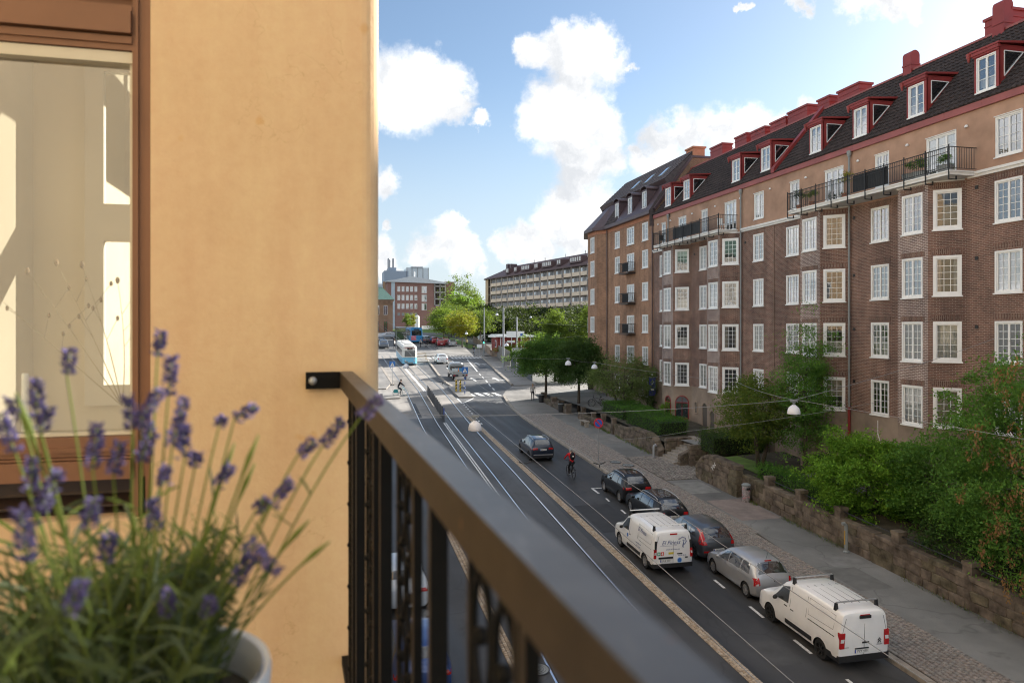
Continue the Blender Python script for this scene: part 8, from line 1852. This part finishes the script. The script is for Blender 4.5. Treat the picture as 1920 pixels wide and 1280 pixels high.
def pickup():
    x, y = 16.15, 93.8; t = thing('pickup_truck', 'silver dropside pickup truck loaded with barriers and blue crates', 'truck', (x, y, gz(y))); t.rotation_euler = (math.atan(.05), 0, 0); p = SILV
    b = MB(); b.box(-.95, .95, 0, 2.9, .72, .80); b.build('bed', M['greysteel'], t)
    for nm, a in (('tailgate', (-.95, .95, -.04, .0, .80, 1.15)), ('side_board', (-.97, -.93, 0, 2.9, .80, 1.15)), ('side_board', (.93, .97, 0, 2.9, .80, 1.15)), ('headboard', (-.95, .95, 2.9, 2.96, .8, 1.75))): b = MB(); b.box(*a); b.build(nm, plain('dropside_grey', (.36, .36, .34), .5, var=.1) if 'dropside_grey' not in bpy.data.materials else bpy.data.materials['dropside_grey'], t)
    ST = [(3.02, .45, .86, 1.15, .9, 1.85, .74), (3.1, .4, .88, 1.16, .91, 1.95, .76), (3.9, .4, .89, 1.15, .91, 1.97, .76), (4.3, .4, .89, 1.14, .90, 1.75, .72), (4.75, .4, .88, 1.12, .88, 1.22, .8), (5.2, .42, .82, .98, .82, 1.05, .74), (5.35, .5, .7, .8, .7, .84, .62)]
    B = Body(ST); V, F = B.mesh(16); me = bpy.data.meshes.new('cab'); me.from_pydata(V, [], F); me.materials.append(p); me.polygons.foreach_set('use_smooth', [True]*len(F)); me.set_sharp_from_angle(angle=R(35)); obj('cab', me, t)
    b = MB(); b.box(-.6, .6, 3.0, 3.015, 1.25, 1.75); b.build('rear_window', M['carglass'], t)
    for s in (-1, 1): b = MB(); b.box(s*1.02-.08, s*1.02+.08, 4.25, 4.33, 1.2, 1.5); b.build('mirror', M['blackplastic'], t); b = MB(); b.box(s*.78-.12, s*.78+.12, -.07, -.03, .58, .70); b.build('tail_light', M['lampred'], t)
    b = MB(); b.box(-.26, .26, -.07, -.04, .58, .69); b.build('number_plate', M['plate'], t); b = MB(); b.box(-.92, .92, -.03, .1, .5, .72); b.build('rear_beam', M['blackplastic'], t)
    tm, rm = wheel_meshes(.34, .21, M['alu'], 5)
    for wy in (.85, 4.45):
        for s in (-1, 1): w = obj('wheel', tm, t, (s*.78, wy, .34), (0, 0, 0 if s > 0 else math.pi)); obj('rim', rm, w)
    bl = plain('load_blue', (.06, .25, .45), .5, var=.1); pl = plain('load_pale', (.5, .55, .55), .6, var=.15); dk = plain('load_dark', (.07, .06, .05), .8, var=.3); og = plain('load_orange', (.6, .2, .03), .5, var=0)
    q = lambda lx, ly, lz: Vector((x+lx, y+ly, gz(y)+lz+.05*ly))
    for nm, lab, (lx, ly, sx, sy, z0, z1), m, cat in (('crate', 'blue crate heaped on the pickup bed, right', (.25, 1.2, .45, .5, .8, 1.40), bl, 'crate'), ('crate', 'pale blue crate on the pickup bed, left', (-.45, 1.3, .35, .5, .8, 1.35), pl, 'crate'), ('timber_stack', 'dark boards lying across the front of the pickup bed', (0, 2.35, .85, .4, .8, 1.6), dk, 'boards'), ('road_cone', 'orange cone standing on the pickup bed', (-.15, .5, .15, .15, .8, 1.55), og, 'cone')):
        b = MB(); e = thing(nm, lab, cat, q(lx, ly, z0)); h = z1-z0
        if nm == 'crate':
            b.box(-sx, sx, -sy, sy, 0, .04); b.box(-sx, sx, -sy, -sy+.03, .04, h); b.box(-sx, sx, sy-.03, sy, .04, h); b.box(-sx, -sx+.03, -sy+.03, sy-.03, .04, h); b.box(sx-.03, sx, -sy+.03, sy-.03, .04, h); b.box(-sx+.05, sx-.05, -sy+.05, sy-.05, h*.6, h*.9); b.build('box', m, e)
        elif nm == 'timber_stack':
            for i in range(6): c = MB(); c.box(-sx, sx, -sy+.13*i, -sy+.13*i+.11, 0, h*(.6+.07*i)); c.build('board', m, e)
        else: b.lathe([(.18, 0), (.18, .03), (.12, .04), (.03, h)], n=10); b.build('cone_body', m, e)
pickup()
# ------------------------------------------------------------------ trams and bus
def tram():
    x0, y0 = 12.85, 113.9; t = thing('tram', 'white and light blue tram coming towards us past the stop', 'tram', (x0-1.02, y0, gz(y0))); t.rotation_euler = (math.atan(.05), 0, -math.atan(.02)); t.scale = (.88, .92, .9)
    cream = plain('tram_cream_paint', (.68, .66, .60), .35, var=.03, objc=True); blue = plain('tram_blue_paint', (.16, .47, .66), .35, var=.04, objc=True); dk = M['carglass']
    W = 1.30; L = 14.5
    def shell(z0, z1, w0, w1, nose):
        b = MB(); pts0 = [(-w0*.72, -nose), (w0*.72, -nose), (w0*.95, .1), (w0, .5), (w0, L), (-w0, L), (-w0, .5), (-w0*.95, .1)]; pts1 = [(-w1*.72, -nose*.5), (w1*.72, -nose*.5), (w1*.95, .2), (w1, .6), (w1, L), (-w1, L), (-w1, .6), (-w1*.95, .2)]; n = len(pts0)
        b.v = [(x, y, z0) for x, y in pts0]+[(x, y, z1) for x, y in pts1]; b.f = [tuple(reversed(range(n))), tuple(range(n, 2*n))]+[(i, (i+1) % n, n+(i+1) % n, n+i) for i in range(n)]; b.m = [0]*len(b.f); return b
    shell(.30, 1.36, W, W, .28).build('lower_body', blue, t); shell(1.362, 3.02, W, W*.97, .28).build('upper_body', cream, t); shell(3.022, 3.30, W*.97, W*.82, .14).build('roof', cream, t); shell(.12, .298, W*.9, W*.9, .05).build('skirt', M['blackplastic'], t)
    b = MB(); b.hexa([(-.92, -.30, 1.5), (.92, -.30, 1.5), (.92, -.1, 1.5), (-.92, -.1, 1.5), (-.88, -.20, 2.5), (.88, -.20, 2.5), (.88, .0, 2.5), (-.88, .0, 2.5)]); b.build('windscreen', dk, t)
    for s in (-1, 1): b = MB(); b.hexa([(s*.95, -.18, 1.5), (s*1.25, .16, 1.5), (s*1.2, .2, 1.5), (s*.9, -.1, 1.5), (s*.92, -.08, 2.5), (s*1.22, .24, 2.5), (s*1.17, .28, 2.5), (s*.88, .0, 2.5)]); b.build('corner_window', dk, t)
    b = MB(); b.box(-.45, .45, -.20, -.1, 2.62, 2.95); b.build('destination_box', M['black'], t); obj('lettering', text_mesh('8', .26, plain('amber_display', (.7, .35, .05), .5, var=0)), t, (0, -.205, 2.78), (R(90), 0, 0))
    b = MB(); b.box(-1.0, 1.0, -.17, -.1, 2.97, 3.03); b.build('red_band', M['lampred'], t)
    for i in range(8):
        for s in (-1, 1): b = MB(); b.box(s*1.292-.012, s*1.292+.012, 1.2+i*1.62, 2.55+i*1.62, 1.55, 2.55); b.build('side_window', dk, t)
    for s in (-1, 1): b = MB(); b.lathe([(0, -.32), (.11, -.32), (.11, -.2)], (s*.75, 0, .85), 12, 'y'); b.build('headlight', M['lampwhite'], t)
    b = MB(); b.box(-.5, .5, -.35, -.2, .38, .55); b.build('coupler_cover', M['greysteel'], t)
    for yy, w in ((2.2, 1.2), (5.5, 1.6), (9.2, 1.6)): b = MB(); b.box(-.75, .75, yy, yy+w, 3.3, 3.55); b.build('roof_unit', M['white_far'], t)
    b = MB(); b.tube([(-.6, 7.6, 3.35), (0, 8.3, 4.3), (.0, 7.7, 5.0)], .03, 5); b.tube([(.6, 7.6, 3.35), (0, 8.3, 4.3)], .03, 5); b.tube([(-.8, 7.7, 5.02), (.8, 7.7, 5.02)], .03, 5); b.build('pantograph', M['greysteel'], t)
    wm, _ = wheel_meshes(.34, .14, M['greysteel'], 6)
    for wy in (2.2, 4.0, 10, 12):
        for s in (-1, 1): obj('wheel', wm, t, (s*.72, wy, .34))
tram()
def bus():
    y0 = 163; t = thing('bus', 'bright blue bus with a pink panel standing far up the street', 'bus', (18.4, y0, gz(y0))); blue = plain('bus_blue_paint', (.03, .25, .52), .35, var=.04, objc=True)
    b = MB(); b.prism([(-1.2, -.1), (1.2, -.1), (1.27, .2), (1.27, 11), (-1.27, 11), (-1.27, .2)], .32, 3.2); b.build('body', blue, t); b = MB(); b.prism([(-1.1, 0), (1.1, 0), (1.1, 10.8), (-1.1, 10.8)], 3.2, 3.42); b.build('roof', blue, t)
    b = MB(); b.box(-1.05, 1.05, -.13, -.1, 1.7, 2.75); b.build('windscreen', M['carglass'], t); b = MB(); b.box(-1.15, -.1, -.13, -.1, .6, 1.6); b.build('pink_panel', plain('bus_pink', (.6, .15, .2), .4, var=0), t); b = MB(); b.box(-.6, .6, -.13, -.1, 2.82, 3.1); b.build('display', M['black'], t)
    for s in (-1, 1):
        for i in range(6): b = MB(); b.box(s*1.275-.01, s*1.275+.01, .7+i*1.7, 2.2+i*1.7, 1.6, 2.7); b.build('side_window', M['carglass'], t)
    tm, rm = wheel_meshes(.45, .21, M['greysteel'], 6)
    for wy in (2, 8.2):
        for s in (-1, 1): w = obj('wheel', tm, t, (s*1.12, wy, .45), (0, 0, 0 if s > 0 else math.pi)); obj('rim', rm, w)
bus()
# ------------------------------------------------------------------ people
SKIN = plain('skin', (.45, .27, .19), .6, var=.05, objc=True); HAIR = plain('dark_hair', (.03, .02, .014), .7, var=.2, objc=True); HAIRB = plain('fair_hair', (.36, .24, .12), .7, var=.2, objc=True)
def cloth(n, c): return bpy.data.materials.get(n) or plain(n, c, .85, spec=.2, var=.15, scale=6, objc=True)
def person(label, loc, J, top, bottom, shoes=None, hair=HAIR, helmet=None, backpack=None, rz=0, skirt=None):
    """J: joints in metres, figure frame (+y forward)"""
    t = thing('person', label, 'person', loc, rz)
    names = ['pelvis', 'waist', 'chest', 'neck', 'head']; V = []; E_ = []; Rr = []; idx = {}
    def add(n, r): idx[n] = len(V); V.append(J[n]); Rr.append(r)
    for n, r in (('pelvis', (.145, .115)), ('waist', (.13, .10)), ('chest', (.165, .115)), ('neck', (.052, .052)), ('head0', (.07, .08)), ('head', (.082, .098)), ('crown', (.055, .065))): add(n, r)
    for a, b in (('pelvis', 'waist'), ('waist', 'chest'), ('chest', 'neck'), ('neck', 'head0'), ('head0', 'head'), ('head', 'crown')): E_.append((idx[a], idx[b]))
    for s in 'LR':
        for n, r in (('sh', .068), ('el', .045), ('wr', .032), ('hand', .038), ('hip', .09), ('kn', .058), ('an', .042), ('toe', .038)): add(n+s, (r, r))
        for a, b in (('chest', 'sh'+s), ('sh'+s, 'el'+s), ('el'+s, 'wr'+s), ('wr'+s, 'hand'+s), ('pelvis', 'hip'+s), ('hip'+s, 'kn'+s), ('kn'+s, 'an'+s), ('an'+s, 'toe'+s)): E_.append((idx[a], idx[b]))
    me = bpy.data.meshes.new('body'); me.from_pydata(V, E_, []); o = bpy.data.objects.new('body', me); link(o, t)
    sk = o.modifiers.new('skin', 'SKIN'); me.skin_vertices.new() if not me.skin_vertices else None
    for i, r in enumerate(Rr): me.skin_vertices[0].data[i].radius = r
    me.skin_vertices[0].data[0].use_root = True
    ss = o.modifiers.new('sub', 'SUBSURF'); ss.levels = 2; applied(o)
    m = o.data; m.materials.clear()
    for x in (SKIN, top, bottom, shoes or M['blackplastic'], hair): m.materials.append(x)
    pv = [Vector(p) for p in V]; inv = {v: k for k, v in idx.items()}
    for p in m.polygons:
        c = p.center; best = None
        for a, b in E_:
            ab = pv[b]-pv[a]; q = max(0, min(1, (c-pv[a]).dot(ab)/max(1e-9, ab.length_squared))); d = (c-pv[a]-ab*q).length
            if best is None or d < best[0]: best = (d, inv[a], inv[b], q)
        _, a, b, q = best; k = 0
        if b in ('waist', 'chest') or b[:2] in ('sh', 'el') or b[:2] == 'wr' or (b == 'neck' and q < .35): k = 1
        elif b[:3] == 'hip' or b[:2] == 'kn' or (b[:2] == 'an' and q < .85): k = 2
        elif b[:2] == 'an' or b[:3] == 'toe': k = 3
        p.material_index = k; p.use_smooth = True
    h = Vector(J['head']); f = (Vector(J['face']) if 'face' in J else Vector((0, 1, 0)))
    b = MB(); b.ball(h+Vector((0, 0, .03))-f*.02, .108, 12, (.92, 1.0, 1.02)); hm = b.mesh('hair', helmet or hair, smooth=True); ho = obj('helmet' if helmet else 'hair', hm, t)
    b = MB(); e = f.cross(Vector((0, 0, 1)))
    b.ball(h+f*.1-Vector((0, 0, .005)), .016, 6); fo = b.build('nose', SKIN, t, smooth=True)
    b = MB()
    for s in (-1, 1): b.ball(h+f*.088+e*(s*.033)+Vector((0, 0, .015)), .009, 6)
    b.build('eyes', M['ink'], t)
    if hair is HAIRB and not helmet: b = MB(); b.tube([h-f*.07, h-f*.10+Vector((0, 0, -.15)), h-f*.09+Vector((0, 0, -.32))], [.07, .075, .04], 8); b.build('long_hair', hair, t, smooth=True)
    if backpack:
        p = (Vector(J['chest'])+Vector(J['waist']))/2; c = p-Vector((0, .19, 0))+Vector((0, 0, .08)); b = MB(); b.ball(c, .2, 12, (.82, .62, 1.25)); b.build('backpack', backpack, t, smooth=True)
        b = MB(); b.box(c.x-.05, c.x+.05, c.y-.128, c.y-.118, c.z-.02, c.z+.05); b.build('reflective_patch', M['white'], t)
    return t
def stand(walk=.0, arms=.05):
    J = {'pelvis': (0, 0, .93), 'waist': (0, .01, 1.10), 'chest': (0, .0, 1.32), 'neck': (0, .0, 1.47), 'head0': (0, .02, 1.54), 'head': (0, .03, 1.62), 'crown': (0, .02, 1.70)}
    for s, k in (('L', -1), ('R', 1)):
        J.update({'sh'+s: (k*.18, 0, 1.40), 'el'+s: (k*.24, -.03+k*walk*.4, 1.12), 'wr'+s: (k*.25, .06+k*walk*.6, .88), 'hand'+s: (k*.25, .10+k*walk*.6, .80), 'hip'+s: (k*.095, 0, .86), 'kn'+s: (k*.10, .04-k*walk*.5, .48), 'an'+s: (k*.10, -.02-k*walk, .09), 'toe'+s: (k*.11, .13-k*walk, .04)})
    return J
def ride():
    J = {'pelvis': (0, -.22, 1.00), 'waist': (0, -.14, 1.15), 'chest': (0, .0, 1.37), 'neck': (0, .08, 1.51), 'head0': (0, .11, 1.58), 'head': (0, .13, 1.65), 'crown': (0, .12, 1.73)}
    for s, k in (('L', -1), ('R', 1)):
        J.update({'sh'+s: (k*.19, .02, 1.44), 'el'+s: (k*.30, .22, 1.22), 'wr'+s: (k*.29, .42, 1.08), 'hand'+s: (k*.28, .48, 1.06), 'hip'+s: (k*.10, -.2, .94), 'kn'+s: (k*.12, .14, .72 if k > 0 else .60), 'an'+s: (k*.12, .02, .38 if k > 0 else .18), 'toe'+s: (k*.12, .16, .34 if k > 0 else .12)})
    return J
def bicycle(label, loc, rz, m, basket=None, wheelm=None):
    t = thing('bicycle', label, 'bicycle', loc, rz); r = .34; ya, yb = -.48, .58
    for yy in (ya, yb):
        b = MB(); b.ring((0, yy, r), (0, r-.02, 0), (0, 0, r-.02), .022, 28, 6); w = b.build('wheel', wheelm or M['rubber'], t, smooth=True); s = MB()
        for i in range(10): a = 6.283*i/10; s.tube([(0, yy, r), (0, yy+(r-.03)*math.cos(a), r+(r-.03)*math.sin(a))], .003, 3, False)
        s.build('spokes', M['steel'], w)
    b = MB(); bb = (0, -.02, .30); seat = (0, -.22, .86); hd = (0, .42, .84)
    for p, q in ((bb, seat), (bb, hd), ((0, -.17, .72), hd), (bb, (0, ya, r)), ((0, -.19, .78), (0, ya, r)), (hd, (0, yb, r)), (hd, (0, .38, 1.0))): b.tube([p, q], .02, 6)
    b.build('frame', m, t, smooth=True); b = MB(); b.tube([(-.29, .44, 1.04), (-.12, .38, 1.02), (.12, .38, 1.02), (.29, .44, 1.04)], .016, 6); b.build('handlebar', M['blackplastic'], t, smooth=True)
    b = MB(); b.ball((0, -.25, .89), .12, 8, (.7, 1.1, .3)); b.build('saddle', M['blackplastic'], t, smooth=True)
    b = MB(); b.tube([(-.17, .0, .18), (0, .0, .24), (0, -.04, .36), (.17, -.06, .40)], .014, 5); b.build('cranks', M['steel'], t)
    b = MB(); b.box(-.045, .045, ya-.06, ya+.28, .70, .72); b.ball((0, ya-.34, .62), .035, 6); b.build('rear_rack', M['blackplastic'], t)
    if basket: b = MB(); b.hexa([(-.13, ya-.25, .32), (.13, ya-.25, .32), (.13, ya+.25, .32), (-.13, ya+.25, .32), (-.03, ya-.2, .68), (.03, ya-.2, .68), (.03, ya+.2, .68), (-.03, ya+.2, .68)]); b.build('skirt_guard', m, t)
    return t
y = 43.3; bicycle('dark bicycle ridden by the person in the red jacket', (14.28, y, gz(y)), 0, M['blackplastic']); person('cyclist in a red jacket and grey helmet with a black backpack, seen from behind', (14.28, y, gz(y)), ride(), cloth('red_jacket', (.52, .02, .025)), cloth('black_trousers', (.015, .015, .018)), helmet=plain('grey_helmet', (.30, .31, .32), .5, var=.05), backpack=cloth('black_pack', (.015, .016, .02)))
y = 80.7; bicycle('teal hire bicycle ridden by the person in black at the left platform', (7.35, y, gz(y)+.02), R(-80), plain('teal_frame', (.03, .24, .25), .4, var=.05), basket=True, wheelm=plain('teal_tyre', (.05, .16, .17), .6, var=.1)); person('cyclist in black clothes and cap riding the teal bicycle to the right', (7.35, y, gz(y)+.02), ride(), cloth('black_jacket', (.014, .013, .014)), cloth('dark_jeans', (.03, .035, .05)), rz=R(-80))
y = 131.0; bicycle('dark bicycle at the far crossing under a leaning rider', (25.0, y, gz(y)), R(160), M['blackplastic']); person('cyclist in dark clothes leaning forward at the far zebra crossing', (25.0, y, gz(y)), ride(), cloth('navy_jacket', (.03, .04, .07)), cloth('grey_blue_jeans', (.12, .15, .2)), rz=R(160))
person('woman with fair hair in a pale grey top and black trousers standing by the bin', (20.35, 74.3, g(74.3)), stand(.05), cloth('pale_top', (.38, .36, .33)), cloth('black_trousers', (.015, .015, .018)), hair=HAIRB, rz=R(170))
person('walker in a pale yellow top on the far path beside the tree row', (27.1, 149.6, gz(149.6)+.08), stand(.12), cloth('pale_yellow_top', (.55, .46, .25)), cloth('black_trousers', (.015, .015, .018)), rz=R(20))
PP = [(18.6, 149.4, 'navy_coat', (.02, .025, .05), 'person in a navy coat waiting at the far island, tallest of the group'), (17.8, 150.2, 'grey_coat', (.2, .2, .2), 'person in a grey coat on the left of the waiting group'), (19.1, 150.6, 'black_coat', (.015, .015, .015), 'person in a black coat beside the red bag at the far island'), (20.6, 147.7, 'brown_coat', (.12, .08, .05), 'person in a brown coat between waiting group and red car'), (20.9, 158, 'blue_coat', (.06, .12, .25), 'person in a blue coat walking left of the far red car'), (13.0, 155.7, 'black_coat', (.015, .015, .015), 'person in black on the far left road by the dark cars'), (14.4, 170.5, 'navy_coat', (.02, .025, .05), 'small walker in navy far up near the lawn'), (12.4, 148, 'white_coat', (.6, .6, .58), 'person in white crossing far left of the tram')]
for x, y, n, c, lab in PP: person(lab, (x, y, gz(y)+.02), stand(.15), cloth(n, c), cloth('black_trousers', (.015, .015, .018)), rz=rnd.uniform(0, 6))
t = thing('parked_bicycle', '', '', (0, 0, 0)); bpy.data.objects.remove(t)
bicycle('dark bicycle parked in the courtyard behind the low wall', (23.6, 63.8, -7.0), R(70), M['blackplastic'])
# tram shelter of the far stop
t = thing('tram_shelter', 'pale roofed tram shelter at the far left stop', 'shelter', (16.6, 167, gz(167)+.1))
b = MB(); b.box(-2.5, 2.5, -.9, .9, 2.5, 2.65); b.build('roof', M['interior'], t); b = MB(); b.box(-2.4, 2.4, .7, .74, .3, 2.3); b.build('back_pane', M['glass_far'], t)
for x in (-2.3, 2.3): b = MB(); b.box(x-.05, x+.05, -.6, -.5, 0, 2.5); b.build('post', M['steel'], t)
t = thing('guard_rail', 'yellow brown guard rail at the tram stop end beside the far crossing', 'railing', (12.9, 121.5, gz(121)+.13)); b = MB(); b.tube([(0, 0, 0), (0, 0, 1), (2.4, .4, 1.05), (2.4, .4, 0)], .06, 6); b.tube([(0, 0, .5), (2.4, .4, .55)], .05, 6); b.build('rail', plain('ochre_rail', (.36, .24, .09), .6), t); b = MB(); b.box(-.2, .15, -.1, .1, 0, 1.3); b.build('end_board', bpy.data.materials['marker_yellow'], t)
